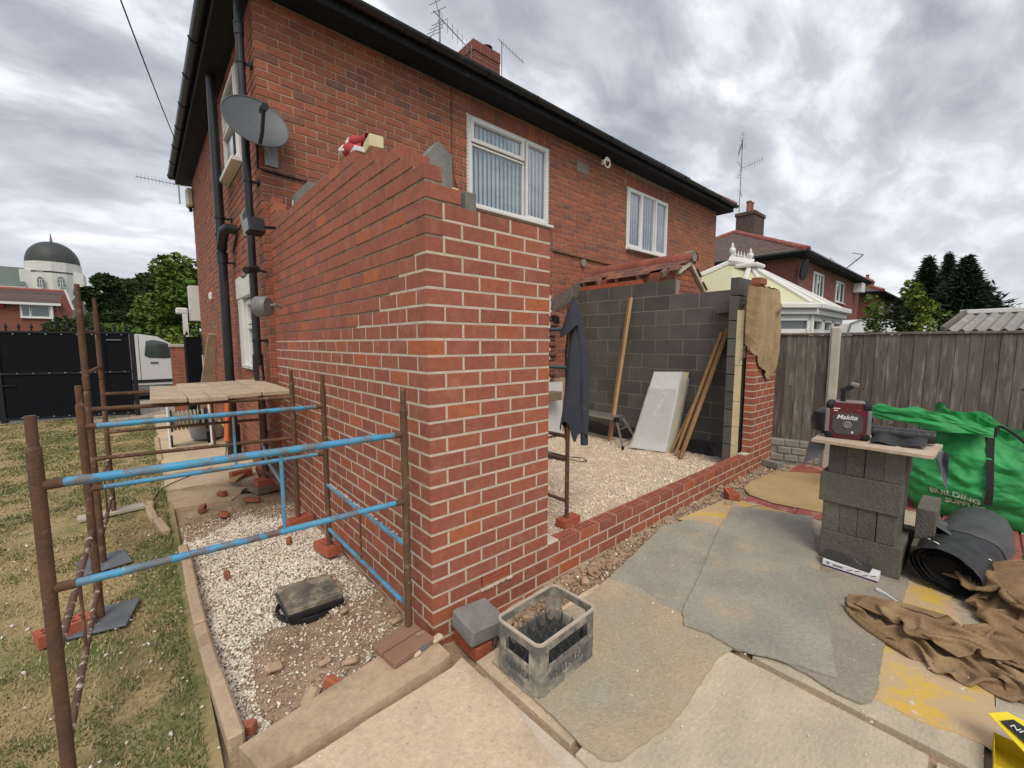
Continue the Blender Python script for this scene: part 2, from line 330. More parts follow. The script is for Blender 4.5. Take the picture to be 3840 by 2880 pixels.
postm = M('concrete_post', (.5, .47, .41), (.4, .37, .32), 6, rough=.95, bump=.4)
gravm = M('rockface_concrete', (.32, .305, .26), (.24, .23, .2), 8, rough=.95, bump=.6)
gatem = M('black_gate_board', (.009, .01, .013), (.006, .007, .01), 2, rough=.85, bump=.1, spec=.12)
whitew = M('white_render', (.72, .72, .69), (.6, .6, .57), 3, rough=.9, bump=.3, spots=[((.42, .42, .38), 5, .66, .8)])
slate = M('green_grey_slate', (.05, .058, .056), (.035, .04, .04), 2.5, rough=.6, bump=.4, bsc=8, spots=[((.12, .13, .12), 3, .6, .8)])
slatec = M('copper_green_roof', (.13, .17, .15), (.09, .12, .11), 3, rough=.8, bump=.3, st=(1, 1, 4))
vanw = M('white_van_paint', (.66, .68, .7), (.62, .64, .66), 2, rough=.25, bump=0, coat=.5)
carglass = M('tinted_van_glass', (.05, .08, .075), (.03, .045, .045), 2, rough=.05, bump=0, spec=.9)
maroon = M('maroon_plastic', (.13, .012, .022), (.09, .01, .018), 4, rough=.4, bump=.15, bsc=20)
greyp = M('grey_plastic', (.22, .22, .22), (.16, .16, .16), 6, rough=.5, bump=.1)
dishm = M('grey_dish_paint', (.1, .11, .125), (.085, .095, .11), 3, rough=.5, bump=0, spots=[((.16, .17, .18), 12, .62, .8)])
whitet = M('white_print', (.8, .8, .8), (.75, .75, .75), 3, rough=.6, bump=0)
orange = M('orange_plastic', (.6, .13, .03), (.5, .11, .03), 4, rough=.5, bump=0)
teal = M('teal_tool_plastic', (.01, .2, .25), (.01, .15, .2), 4, rough=.4, bump=0)
hosem = M('grey_hose', (.34, .31, .24), (.25, .23, .18), 9, rough=.7, bump=0)
redf = M('red_fabric', (.45, .05, .06), (.35, .04, .05), 9, rough=.9, bump=.3)
barkm = M('bark', (.08, .06, .045), (.05, .04, .03), 9, rough=1, bump=.6)
pavem = M('block_paving', (.4, .34, .28), (.32, .27, .22), 3, rough=.9, bump=.3, vary=.15)
asph = M('asphalt_road', (.1, .1, .1), (.08, .08, .08), 3, rough=.95, bump=.3)
asbe = M('corrugated_cement_sheet', (.3, .29, .265), (.22, .215, .195), 4, rough=.95, bump=.3, spots=[((.42, .41, .37), 7, .55, .72), ((.12, .12, .1), 9, .64, .75)])
caravw = M('caravan_white', (.7, .71, .7), (.64, .65, .64), 2, rough=.4, bump=0)
consr = M('cream_polycarbonate', (.6, .58, .36), (.56, .55, .38), 1, rough=.4, bump=0)
def leaf(name, c1, c2):
    m, t, b = nodes(name); col = mix(t, rnd(t), c1, c2); col = mix(t, nz(t, pos(t), .9, 3, .5, .3, .7), col, tuple(x*.6 for x in c2))
    t.links.new(col, b.inputs['Base Color']); b.inputs['Roughness'].default_value = .7; b.inputs['Specular IOR Level'].default_value = .25; return m
leafd = leaf('dark_broadleaf', (.03, .06, .014), (.055, .09, .022))
leafb = leaf('fresh_broadleaf', (.07, .14, .02), (.12, .2, .035))
leafc = leaf('conifer_needle', (.012, .035, .02), (.03, .06, .03))
leafy = leaf('yellow_green_leaf', (.14, .2, .03), (.22, .28, .05))
grassm = leaf('grass_blade', (.34, .29, .13), (.6, .46, .26))
grassg = leaf('green_grass_blade', (.1, .15, .04), (.2, .24, .08))
# ------------------------------------------------------------------ masonry helpers
C = .08654; BH = .0738
_bm = {}
def brick_mesh(lx, ly, lz, mat, bev=.0018, kind='box'):
    k = (round(lx, 3), round(ly, 3), round(lz, 3), mat.name, kind)
    if k not in _bm:
        mb = MB()
        if kind == 'holes': perforated(mb, lx, ly, lz)
        else: mb.box(0, lx, 0, ly, 0, lz, bev=bev)
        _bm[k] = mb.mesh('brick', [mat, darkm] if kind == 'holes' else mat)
    return _bm[k]
def perforated(mb, lx, ly, lz, nx=5, ny=2):               # an engineering brick with ten holes, their floors painted dark as shade
    mb.add([(0, 0, 0), (lx, 0, 0), (lx, ly, 0), (0, ly, 0), (0, 0, lz), (lx, 0, lz), (lx, ly, lz), (0, ly, lz)], [(0, 1, 5, 4), (1, 2, 6, 5), (2, 3, 7, 6), (3, 0, 4, 7), (0, 3, 2, 1)])
    mx_, my_ = .016, .014; cx = (lx-2*mx_)/nx; cy = (ly-2*my_)/ny
    fr = [(0, lx, 0, my_), (0, lx, ly-my_, ly), (0, mx_, my_, ly-my_), (lx-mx_, lx, my_, ly-my_)]
    for a, b, c, d in fr: mb.add([(a, c, lz), (b, c, lz), (b, d, lz), (a, d, lz)], [(0, 1, 2, 3)])
    for i in range(nx):
        for j in range(ny):
            x0 = mx_+i*cx; y0 = my_+j*cy; u, w = x0+cx/2, y0+cy/2; r = min(cx, cy)*.36
            o = [(x0, w), (x0, y0), (u, y0), (x0+cx, y0), (x0+cx, w), (x0+cx, y0+cy), (u, y0+cy), (x0, y0+cy)]
            c_ = [(u+r*math.cos(math.pi+k*math.pi/4), w+r*math.sin(math.pi+k*math.pi/4)) for k in range(8)]
            v = [(p[0], p[1], lz) for p in o]+[(p[0], p[1], lz) for p in c_]+[(p[0], p[1], lz-.05) for p in c_]
            mb.cm = 0; mb.add(v[:16], [(k, (k+1) % 8, 8+(k+1) % 8, 8+k) for k in range(8)])
            mb.cm = 0; mb.add(v[8:], [(k, (k+1) % 8, 8+(k+1) % 8, 8+k) for k in range(8)])
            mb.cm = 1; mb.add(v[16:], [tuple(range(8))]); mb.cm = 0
def lay(parent, bricks, mat, lim=300, stuffname='brickwork', jit=.0012, name='brick'):
    """bricks: (x,y,z,lx,ly,lz,kind). The 300 that show largest are parts, the rest one joined part."""
    def size(b):
        c = (b[0]+b[3]/2, b[1]+b[4]/2, b[2]+b[5]/2); w = max(wdepth(c), .2); d = Vector(c)-CO
        # projected size of its visible faces
        a = abs(d.x)/d.length*b[4]*b[5]+abs(d.y)/d.length*b[3]*b[5]
        return a/(w*w)
    bs = sorted(bricks, key=size, reverse=True)
    for b in bs[:lim]:
        x, y, z, lx, ly, lz, kd = b
        if kd == 'box' and name == 'brick':
            if lx >= ly: x += .0011; lx -= .0022
            else: y += .0011; ly -= .0022
        o = obj(name, brick_mesh(lx, ly, lz, mat, kind=kd), parent=parent)
        o.location = (x+random.uniform(-jit, jit), y+random.uniform(-jit, jit), z+random.uniform(-.0012, .0012))
    if len(bs) > lim:
        mb = MB()
        for x, y, z, lx, ly, lz, kd in bs[lim:]: 
            dx_, dy_ = random.uniform(-jit, jit), random.uniform(-jit, jit)
            if lx >= ly: x += .0011; lx -= .0022
            else: y += .0011; ly -= .0022
            mb.box(x+dx_, x+dx_+lx, y+dy_, y+dy_+ly, z, z+lz, bev=.0015)
        obj(stuffname, mb, mat, parent, kind='stuff')
def course(x0, x1, first, step=.225, L=.215, mn_=.03):
    out = []; a = x0; e = x0+first
    while a < x1-mn_:
        out.append((a, min(e, x1))); a = e+(step-L); e = a+L
    return out
def zb(j): return (28-j)*C+ (C-BH)                          # underside of the brick in course j

# ------------------------------------------------------------------ side wall with its corner pier (new extension)
wall = thing('extension_side_wall', 'tall new red brick wall with corner pier, pale pointing below and raw stepped top', 'brick wall')
YL = {1: 0, 2: 0, 3: 0, 4: 0, 5: .12, 6: .3, 7: .42, 8: .56, 9: .93}
start = {-1: .119, -2: .25, -3: .57, -4: .9, -5: 2.78, -6: 2.9, -7: 3.03}
BR = []; ml = MB(); md = MB()
def mort(light, x0, x1, y0, y1, z0, z1):
    if x1-x0 < .001 or y1-y0 < .001: return
    (ml if light else md).box(x0, x1, y0, y1, z0, z1)
for j in range(-7, 30):
    y0 = start.get(j, 0); z = zb(j)
    # left face, running away from the corner
    segs = []
    if j >= 0:
        segs = course(0, 3.2, .215 if j % 2 == 0 else .1025)
    else:
        off = .0 if j % 2 == 0 else .1125
        segs = [(max(a, y0), b) for a, b in course(off, 3.2, .215) if b > y0+.05]
    for i, (a, b) in enumerate(segs):
        if j >= 0 and j % 2 == 1 and i == 0: continue       # the front stretcher shows its end here
        hk = 'box'
        BR.append((0, a, z, .1025, b-a, BH, hk))
        if i and a > y0:
            lt = a < YL.get(j+1, 9)+.02 and a < YL.get(j, 9)+.35 and j >= 4
            mort(lt, .0012 if lt else .0045, .1, a-.0117, a+.0017, z-.001, z+BH+.001)
    # front face of the pier
    if j >= 0:
        fe = .89
        if j >= 26 and j % 2 == 0: fe = 1.0025
        if j == 0: fe = .1025
        if j == 1: fe = .215
        fs = course(0, fe, .1025 if j % 2 == 0 else .215)
        for i, (a, b) in enumerate(fs):
            if j % 2 == 0 and i == 0: continue
            if j == 26 and i == 2: continue
            BR.append((a, 0, z, b-a, .1025, BH, 'box'))
            if i:
                lt = j >= 2
                mort(lt, a-.0117, a+.0017, .0012 if lt else .0045, .1, z-.001, z+BH+.001)
    # bed joints under this course
    zz0, zz1 = z-(C-BH)-.0005, z+.0005
    if j < 29:
        yl = YL.get(j+1, 9) if j >= 0 else 0
        a = y0
        if yl > a: mort(True, .0012, .1, max(a, .0012), min(yl, 3.2), zz0, zz1)
        if yl < 3.2: mort(False, .0045, .1, max(a, yl, .0045), 3.2, zz0, zz1)
        if j >= 0:
            lt = j >= 2; fe = .89 if j >= 2 else (.215 if j == 1 else .1025)
            mort(lt, .1005, .889 if j >= 2 else fe-.001, .0012 if lt else .0045, .1, zz0, zz1)
lay(wall, BR, newbrick)
obj('pointed_mortar', ml, mort_l, wall, kind='stuff'); obj('raw_mortar', md, mort_d, wall, kind='stuff')
# squeezed-out snots of mortar along the raw joints
mb = MB()
for _ in range(900):
    j = random.randint(-5, 10); y = random.uniform(max(YL.get(j+1, .0) if j >= 0 else start[j], .02), 3.1)
    if j >= 9: continue
    z = (28-j)*C+random.uniform(.001, .009); s = random.uniform(.004, .011)
    mb.box(.001, .012, y, y+s*random.uniform(1, 2.6), z, z+s*.7, bev=.002)
obj('mortar_crumb', mb, mort_d, wall, kind='stuff')
# inner leaf of blocks and the insulation between, showing above the brickwork
for (y0, y1, z0, z1, mtl) in [(.205, .645, 2.0, 2.215, blockl), (.655, 1.095, 2.0, 2.215, blockl), (.205, .305, 2.225, 2.49, blockl), (.315, 1.9, 2.225, 2.49, blockl), (1.91, 2.35, 2.5, 2.72, blockl), (2.36, 3.19, 2.5, 2.72, blockl), (1.9, 2.33, 2.73, 2.95, blockl), (2.34, 2.77, 2.73, 2.95, blockl), (2.78, 3.19, 2.73, 2.95, blockl), (2.1, 2.55, 2.96, 3.1, blockl), (2.56, 3.19, 2.96, 3.18, blockl)]:
    obj('inner_block', MB().box(.205, .305, y0, y1, z0, z1, bev=.004), mtl, wall)
mb = MB(); mb.add([(.165, .28, 2.40), (.36, .3, 2.40), (.36, .3, 2.735), (.27, .3, 2.79), (.165, .28, 2.67), (.165, .38, 2.40), (.36, .4, 2.40), (.36, .4, 2.735), (.27, .4, 2.79), (.165, .38, 2.67)],
                [(0, 1, 2, 3, 4), (9, 8, 7, 6, 5), (0, 5, 6, 1), (1, 6, 7, 2), (2, 7, 8, 3), (3, 8, 9, 4), (4, 9, 5, 0)])
obj('broken_block', mb, blockl, wall)
obj('inner_block', MB().box(.42, .5, .25, .35, 2.3, 2.535, bev=.004), blockl, wall)
obj('inner_block', MB().box(.21, .82, .205, .305, 1.9, 2.3, bev=.003), blockl, wall)
obj('insulation_strip', MB().box(.235, .275, .11, .17, 2.3, 2.475), creaf, wall)
# air brick: louvred clay grille with a ragged mortar bed
ab = MB(); z0 = zb(26)
ab.box(.3375, .5525, .012, .1, z0, z0+BH)
for k in range(6):
    zc = z0+.007+k*.0118; ab.box(.343, .547, -.002, .014, zc, zc+.0062, bev=.0015)
ab.box(.3375, .3425, -.001, .012, z0, z0+BH); ab.box(.5475, .5525, -.001, .012, z0, z0+BH)
obj('air_brick', ab, redbrick, wall, label='clay air brick with louvres low in the pier')
mb = MB()
for k in range(26):
    x = .325+k*.0093; s = random.uniform(.007, .014); mb.box(x, x+s, -s, .004, z0-.013-s*.4, z0-.002, bev=.003)
obj('mortar_dribble', mb, mort_l, wall, kind='stuff')

# ------------------------------------------------------------------ low front wall
lw = thing('low_front_wall', 'low brick wall with a top row of perforated bricks between the two piers', 'brick wall')
BR = []; ml = MB()
for j in range(26, 31):
    z = zb(j)
    segs = [(a, b) for a, b in course(.1125 if j % 2 == 0 else .225, 5.27, .215) if a > .888]
    for i, (a, b) in enumerate(segs):
        BR.append((a, 0, z, b-a, .1025, BH, 'holes' if j == 26 and a > .9 and b < 4.45 and b-a > .2 else 'box'))
        if i or j > 25: ml.box(a-.0117, a+.0017, .0012, .1, z-.001, z+BH+(.001 if j > 26 or a > 4.5 else -.003))
    ml.box(.8895, 5.27, .0012, .1, z-(C-BH)-.0005, z+.0005)
ml.box(.892, 1.005, .004, .1, zb(25)-.011, zb(25)+.002, bev=.003); ml.box(4.37, 4.499, .004, .1, zb(25)-.011, zb(25)+.003, bev=.003)
# (the air brick stands where one brick of course 26 would be: bricks left of .89 belong to the pier)
lay(lw, BR, newbrick); obj('pointed_mortar', ml, mort_l, lw, kind='stuff')

# ------------------------------------------------------------------ right-hand pier with exposed cavity
rp = thing('right_brick_pier', 'right brick pier by the fence, its jamb showing cream insulation and grey blocks', 'brick wall')
BR = []; ml = MB()
for j in range(1, 26):
    z = zb(j)
    top = {1: 4.72, 2: 4.72}.get(j, 5.27)
    if j < 2: continue
    for i, (a, b) in enumerate(course(4.5, top, .215 if j % 2 == 0 else .1025)):
        BR.append((a, 0, z, b-a, .1025, BH, 'box'))
        if i: ml.box(a-.0117, a+.0017, .0012, .1, z-.001, z+BH+.001)
    ml.box(4.5012, top, .0012, .1, z-(C-BH)-.0005, z+.0005)
lay(rp, BR, newbrick); obj('pointed_mortar', ml, mort_l, rp, kind='stuff')
for k in range(9):
    z0 = .12+.225*k
    obj('jamb_block', MB().box(4.5, 4.95, .235, .335, z0, z0+.213, bev=.003), blockm, rp)
obj('jamb_block', MB().box(4.5, 4.95, .235, .335, -.08, .11, bev=.003), blockm, rp)
for k, (z0, z1) in enumerate([(.02, .33), (.335, .58), (.585, .9), (.905, 1.355), (1.36, 2.04)]):
    obj('insulation_board', MB().box(4.498, 4.9, .148+.003*(k % 2), .232, z0, z1, bev=.001), creaf, rp)
obj('damp_proof_strip', MB().box(4.496, 4.9, .122, .134, .1, 2.03), polyb, rp)
# side wall of dense blocks, running back to the house
bw = thing('block_wall', 'dark grey block wall inside the extension, pale joints, cut short at the top', 'block wall')
jm = MB(); BL = []
for r_ in range(-1, 12):
    z0 = .12+.225*r_; off = .215 if r_ % 2 == 0 else .44
    ylim0, ylim1 = .345, 3.195
    if r_ == 10: ylim0, ylim1 = 1.32, 3.195
    if r_ == 11: continue
    y1 = ylim1; y = ylim1-off
    while y1 > ylim0+.02:
        a = max(y, ylim0); BL.append((5.0, a, z0, .1, y1-a, .215, 'box'))
        jm.box(5.002, 5.098, a-.011, a+.001, z0, z0+.215); y1 = a-.01; y = y1-.44
    jm.box(5.002, 5.098, ylim0, ylim1, z0-.0105, z0+.0005)
BL += [(4.89, .235, 2.05, .1, .44, .17, 'box'), (4.5, .235, 2.05, .38, .1, .17, 'box'), (4.52, .235, 2.235, .5, .1, .215, 'box'), (4.99, .345, 1.92, .0, 0, 0, 'box')][:3]
lay(bw, BL, blockm, name='block', jit=.002); obj('block_mortar', jm, jointg, bw, kind='stuff')
ts = MB()
for i in range(6): ts.box(5.003+.002*(i % 2), 5.1, 3.19-.215*(i+1)+.004, 3.19-.215*i-.006, 2.585, 2.655, bev=.002)
obj('topping_brick', ts, redbrick, bw, kind='stuff')
dp = MB()
dp.grid(lambda u, v: (4.99-.06*(1-v)-.05*abs(mn.noise((u*9, v*2, 1)))-.05*(1-v)**2, .4+2.75*u, -.0+.22*v+.05*mn.noise((u*6, 3, 1))*v), 60, 5)
obj('damp_proof_sheet', dp, polyb, smooth=True, label='black damp proof sheet crumpled along the foot of the block wall', category='sheet')
# ------------------------------------------------------------------ the house
HX0, HX1, HY0, HY1, HZ = -.06, 10.62, 3.2, 9.9, 5.1
house = thing('semi_detached_house', 'red brick semi-detached house with black eaves and white windows, tallest building', 'house')
OPEN = [(2.55, 4.19, 3.58, 4.84), (6.47, 8.09, 3.57, 4.79)]      # facade windows: x0,x1,z0,z1
OPL = [(3.68, 4.92, 1.28, 2.43), (4.05, 5.15, 3.75, 4.85)]                # left wall openings: y0,y1,z0,z1 (lower, upper)
core = MB(); t0 = .006
def wallpanels(mb, a0, a1, z0, z1, holes, mk):
    xs = sorted({a0, a1, *[h[0] for h in holes], *[h[1] for h in holes]})
    for i in range(len(xs)-1):
        m_ = (xs[i]+xs[i+1])/2; zz_ = z0
        for h in sorted([h for h in holes if h[0] < m_ < h[1]], key=lambda h: h[2]):
            mk(mb, xs[i], xs[i+1], zz_, h[2]); zz_ = h[3]
        mk(mb, xs[i], xs[i+1], zz_, z1)
wallpanels(core, HX0+.1, HX1-.1, -.3, HZ, OPEN, lambda m_, a, b, c, d: m_.box(a, b, HY0+t0, HY0+.25, c, d))
wallpanels(core, HY0+t0, HY1, -.3, HZ, OPL, lambda m_, a, b, c, d: m_.box(HX0+t0, HX0+.1, a, b, c, d))
core.box(HX0+.1, HX1, HY1-.25, HY1, -.3, HZ); core.box(HX1-.1, HX1-t0, HY0+t0, HY1-.25, -.3, HZ)
obj('wall', core, mort_o, house)
obj('floor_slab', MB().box(HX0+.12, HX1-.12, HY0+.27, HY1-.27, 2.6, 2.7), darkm, house)
BR = []
def free(a, b, z0, z1, holes, p=.0):
    return not any(a < h[1]+p and b > h[0]-p and z0 < h[3]+p and z1 > h[2]-p for h in holes)
def clipseg(a, b, z0, z1, holes):
    out = [(a, b)]
    for h in holes:
        if z0 < h[3]-.01 and z1 > h[2]+.01:
            nx_ = []
            for s, e_ in out:
                if e_ <= h[0] or s >= h[1]: nx_.append((s, e_))
                else:
                    if s < h[0]-.02: nx_.append((s, h[0]-.004))
                    if e_ > h[1]+.02: nx_.append((h[1]+.004, e_))
            out = nx_
    return out
SOLD = [(h[0]-.03, h[1]+.03, h[3], h[3]+.24) for h in OPEN]       # soldier courses over the windows
class FB(MB):
    def fbrick(s, face, a, b, z0, z1):                               # face 'x': on the facade; 'y': on the left wall
        i_ = .003; d = .0065; j_ = lambda: random.uniform(-.0022, .0022); dd = random.uniform(-.0015, .002)
        back = [(a, z0), (b, z0), (b, z1), (a, z1)]; fr = [(a+i_+j_(), z0+i_+j_()), (b-i_+j_(), z0+i_+j_()), (b-i_+j_(), z1-i_+j_()), (a+i_+j_(), z1-i_+j_())]
        if face == 'x': v = [(p, HY0+t0+.001, q_) for p, q_ in back]+[(p, HY0+t0-d-dd, q_) for p, q_ in fr]; f = [(4, 5, 6, 7), (0, 1, 5, 4), (1, 2, 6, 5), (2, 3, 7, 6), (3, 0, 4, 7)]
        else: v = [(HX0+t0+.001, p, q_) for p, q_ in back]+[(HX0+t0-d-dd, p, q_) for p, q_ in fr]; f = [(7, 6, 5, 4), (4, 5, 1, 0), (5, 6, 2, 1), (6, 7, 3, 2), (7, 4, 0, 3)]
        s.add(v, f); return s
cand = []
nc = int((HZ+.2)/C)
for k in range(nc):
    z0 = -.19+k*C+.006; z1 = z0+C-.012
    if z1 > HZ: break
    for a, b in course(HX0-.004, HX1, .108 if k % 2 else .222, step=.231, L=.2195):
        if a > HX0+.05 and a < 5.0 and z1 < 1.1: continue         # hidden low inside the extension
        for s, e_ in clipseg(a, b, z0, z1, OPEN+SOLD):
            if e_-s > .03: cand.append(('x', s, e_, z0, z1))
    for a, b in course(HY0-.004, HY1, .222 if k % 2 else .108, step=.231, L=.2195):
        for s, e_ in clipseg(a, b, z0, z1, OPL):
            if e_-s > .03: cand.append(('y', s, e_, z0, z1))
def seen(c):
    f_, a, b, z0, z1 = c
    p = Vector(((a+b)/2, HY0, (z0+z1)/2)) if f_ == 'x' else Vector((HX0, (a+b)/2, (z0+z1)/2))
    w = wdepth(p); d = (p-CO).normalized(); n = abs(d.y) if f_ == 'x' else abs(d.x)
    hid = (f_ == 'x' and ((p.x < 2.6 and p.z < 3.0+.25*min(p.x, 1)) or p.z < 1.6)) or w <= .3
    r, u = (p-CO).dot(RT)/w, (p-CO).dot(UP)/w
    if abs(r) > 1.22 or abs(u) > .92: hid = True
    return -1 if hid else (b-a)*(z1-z0)*n/(w*w)
cand.sort(key=seen, reverse=True)
for i, c in enumerate(cand[:300]): obj('brick', FB().fbrick(*c), oldbrick, house)
mb = FB()
for c in cand[300:]: mb.fbrick(*c)
for h in SOLD:
    n_ = int(round((h[1]-h[0])/.0866)); w_ = (h[1]-h[0])/n_
    for i in range(n_): mb.fbrick('x', h[0]+i*w_+.003, h[0]+(i+1)*w_-.003, h[2]+.012, h[3]-.004)
obj('brickwork', mb, oldbrick, house, kind='stuff')
# eaves: soffit, fascia, gutter
OX, OY = .24, .3; sf = MB()
sf.box(HX0-OX, HX1+OX, HY0-OY, HY0+.02, HZ, HZ+.02); sf.box(HX0-OX, HX0+.02, HY0+.021, HY1+OX, HZ, HZ+.02); sf.box(HX1, HX1+OX, HY0+.021, HY1+OX, HZ, HZ+.02)
obj('soffit', sf, soff, house)
fa = MB(); fa.box(HX0-OX-.022, HX1+OX+.022, HY0-OY-.022, HY0-OY, HZ-.012, HZ+.15); fa.box(HX0-OX-.022, HX0-OX, HY0-OY, HY1+OX, HZ-.012, HZ+.15); fa.box(HX1+OX, HX1+OX+.022, HY0-OY, HY1+OX, HZ-.012, HZ+.15)
obj('fascia', fa, soff, house)
def gutter(p0, p1, n_, zc, r=.062):
    mb = MB(); p0, p1, n_ = Vector(p0), Vector(p1), Vector(n_)
    def pt(u, v, rr): a = math.pi*v; return p0.lerp(p1, u)+n_*(r-rr*math.cos(a))+Vector((0, 0, zc-rr*math.sin(a)))
    mb.grid(lambda u, v: pt(u, v, r), 1, 10); mb.grid(lambda u, v: pt(u, 1-v, r-.004), 1, 10)
    L = (p1-p0).length
    for k in range(int(L/.9)+1):
        u = min(k*.9/L+.02, 1); a = [p0.lerp(p1, u)+n_*(r-(r+.006)*math.cos(math.pi*t/8))+Vector((0, 0, zc-(r+.006)*math.sin(math.pi*t/8))) for t in range(9)]
        mb.tube(a, .008, 5)
    return mb
obj('gutter', gutter((HX0-OX-.02, HY0-OY-.024, 0), (HX1+OX+.05, HY0-OY-.024, 0), (0, -1, 0), HZ+.13), blackp, house, smooth=True)
obj('gutter', gutter((HX0-OX-.024, HY1+OX, 0), (HX0-OX-.024, HY0-OY-.02, 0), (-1, 0, 0), HZ+.13), blackp, house, smooth=True)
# hipped roof, tiled in courses, with red hip and ridge tiles
ez = HZ+.15; rx0, rx1, ry0, ry1 = HX0-OX-.05, HX1+OX+.05, HY0-OY-.05, HY1+OX+.05; pit = .68
hd = (ry1-ry0)/2; rzt = ez+hd*pit; A_, B_ = (rx0+hd, (ry0+ry1)/2, rzt), (rx1-hd, (ry0+ry1)/2, rzt)
rf = MB(); nrow = 22
def slope(e0, e1, t0_, t1_):
    e0, e1, t0_, t1_ = map(Vector, (e0, e1, t0_, t1_)); up = Vector((0, 0, .018))
    for k in range(nrow):
        u0, u1 = k/nrow, (k+1)/nrow
        a, b, c, d = e0.lerp(t0_, u0), e1.lerp(t1_, u0), e1.lerp(t1_, u1), e0.lerp(t0_, u1)
        n_ = 24
        for i in range(n_):
            s0, s1 = i/n_, (i+1)/n_; q_ = [a.lerp(b, s0)+up, a.lerp(b, s1)+up, d.lerp(c, s1), d.lerp(c, s0)]
            rf.add(q_, [(0, 1, 2, 3)]); 
        rf.add([a, b, b+up, a+up], [(0, 1, 2, 3)])
slope((rx0, ry0, ez), (rx1, ry0, ez), A_, B_); slope((rx0, ry1, ez), (rx0, ry0, ez), A_, A_)
slope((rx1, ry0, ez), (rx1, ry1, ez), B_, B_); slope((rx1, ry1, ez), (rx0, ry1, ez), B_, A_)
roof = obj('roof', rf, roofm, house)
hp = MB()
for a, b in (((rx0, ry0, ez), A_), ((rx1, ry0, ez), B_), ((rx0, ry1, ez), A_), ((rx1, ry1, ez), B_), (A_, B_)):
    a, b = Vector(a), Vector(b); n_ = int((b-a).length/.33)
    for i in range(n_): hp.tube([a.lerp(b, i/n_), a.lerp(b, (i+.97)/n_)], .085, 8)
obj('ridge_tile', hp, ridgem, roof, kind='stuff')
pa_, pb_ = at(2235, 480, 1, HY0+.1), at(2590, 668, 1, HY0+.1)
obj('raised_roof_edge', MB().add([(pa_.x, HY0+.1, pa_.z), (pb_.x, HY0+.1, pb_.z), (pb_.x, HY0+1.6, pb_.z+.95), (pa_.x, HY0+1.6, pa_.z+.95), (pa_.x, HY0+.1, pa_.z-.06), (pb_.x, HY0+.1, pb_.z-.06), (pb_.x, HY0+1.6, pb_.z+.89), (pa_.x, HY0+1.6, pa_.z+.89)], [(0, 1, 2, 3), (7, 6, 5, 4), (0, 4, 5, 1), (1, 5, 6, 2), (2, 6, 7, 3), (3, 7, 4, 0)]), soff, roof)
ch = MB(); BRc = []
cx0, cx1, cy0, cy1 = 4.93, 5.68, 6.28, 6.86
chim = obj('chimney', MB().box(cx0, cx1, cy0, cy1, 6.9, 8.28), mort_o, roof)
cb_ = MB()
for k in range(15):
    z0 = 7.1+k*.0866
    for a, b in course(cx0-.012, cx1+.012, .11 if k % 2 else .22): cb_.box(a, b, cy0-.012, cy0+.05, z0, z0+.077, bev=.003)
    for a, b in course(cy0+.05, cy1+.01, .11 if k % 2 else .22): cb_.box(cx0-.012, cx0+.02, a, b, z0, z0+.077, bev=.003)
for i in range(9): cb_.box(cx0-.03+i*.089, cx0-.03+i*.089+.08, cy0-.03, cy0+.06, 8.2, 8.42, bev=.003)
for i in range(7): cb_.box(cx0-.03, cx0+.05, cy0+.07+i*.089, cy0+.07+i*.089+.08, 8.2, 8.42, bev=.003)
# bricks of the stack are a piece of the chimney, joined with it
o = chim; me = o.data; mbj = MB().box(cx0, cx1, cy0, cy1, 6.9, 8.36); mbj.cm = 1; mbj.v, mbj.f, mbj.m = mbj.v+cb_.v, mbj.f+[tuple(i+8 for i in f) for f in cb_.f], mbj.m+[1]*len(cb_.f)
o.data = mbj.mesh('chimney', [mort_o, farbrick])
def chimpot(x, y, z, h=.3, r=.09, mt=ridgem, capd=True):
    pr_ = [(r*1.15, 0), (r*1.15, .04), (r, .06), (r*.92, h-.05), (r*1.1, h-.03), (r*1.1, h), (r*.8, h), (r*.8, h-.1)]
    m_ = MB().lathe(pr_, (x, y, z), 14)
    if capd: m_.lathe([(.01, h+.08), (r*1.25, h+.05), (r*1.25, h+.02), (.01, h+.03)], (x, y, z), 14)
    return m_
obj('chimney_pot', chimpot(5.48, 6.5, 8.36, .17, .11, darkm), soff, house, smooth=True)

# ------------------------------------------------------------------ windows
def window_x(parent, x0, x1, y, z0, z1, lights, blinds=True, fw=.055, dep=.07, sill=True, face=-1, mat=upvc):
    """window in a wall that faces -Y; lights: list of (x0,x1,z0,z1,opening) in 0..1"""
    f = MB(); T = face
    def fr(a, b, c, d, w, y0, y1):
        for q_ in ((a, b, c, c+w), (a, b, d-w, d), (a, a+w, c+w, d-w), (b-w, b, c+w, d-w)): f.box(q_[0], q_[1], y0, y1, q_[2], q_[3], bev=.004)
    fr(x0, x1, z0, z1, fw, y, y+dep)
    win = obj('window', f, mat, parent)
    for i, (a, b, c, d, op) in enumerate(lights):
        a, b, c, d = x0+a*(x1-x0), x0+b*(x1-x0), z0+c*(z1-z0), z0+d*(z1-z0)
        g = MB(); f = g
        w = .05 if op else .028
        fr(a, b, c, d, w, y-(.018 if op else .001), y+.045)
        if op: fr(a+w, b-w, c+w, d-w, .012, y-.004, y+.03)
        obj('sash', g, mat, win)
        gp = MB().box(a+w, b-w, y+.02, y+.026, c+w, d-w); obj('pane', gp, paneb if blinds else glassm, win)
        if blinds:
            bl = MB(); n_ = max(2, int((b-a)/.085))
            for k in range(n_):
                xx = a+w+(k+.5)*(b-a-2*w)/n_; Mx = TR(xx, y+.075, 0, R(24))
                bl.box(-.04, .04, -.0008, .0008, c+w, d-w, M=Mx)
            obj('blind_slat', bl, blindm, win, kind='stuff')
    if sill: obj('sill', MB().box(x0-.02, x1+.05, y-.09, y+.03, z0-.045, z0-.002, bev=.006), mat, win)
    return win
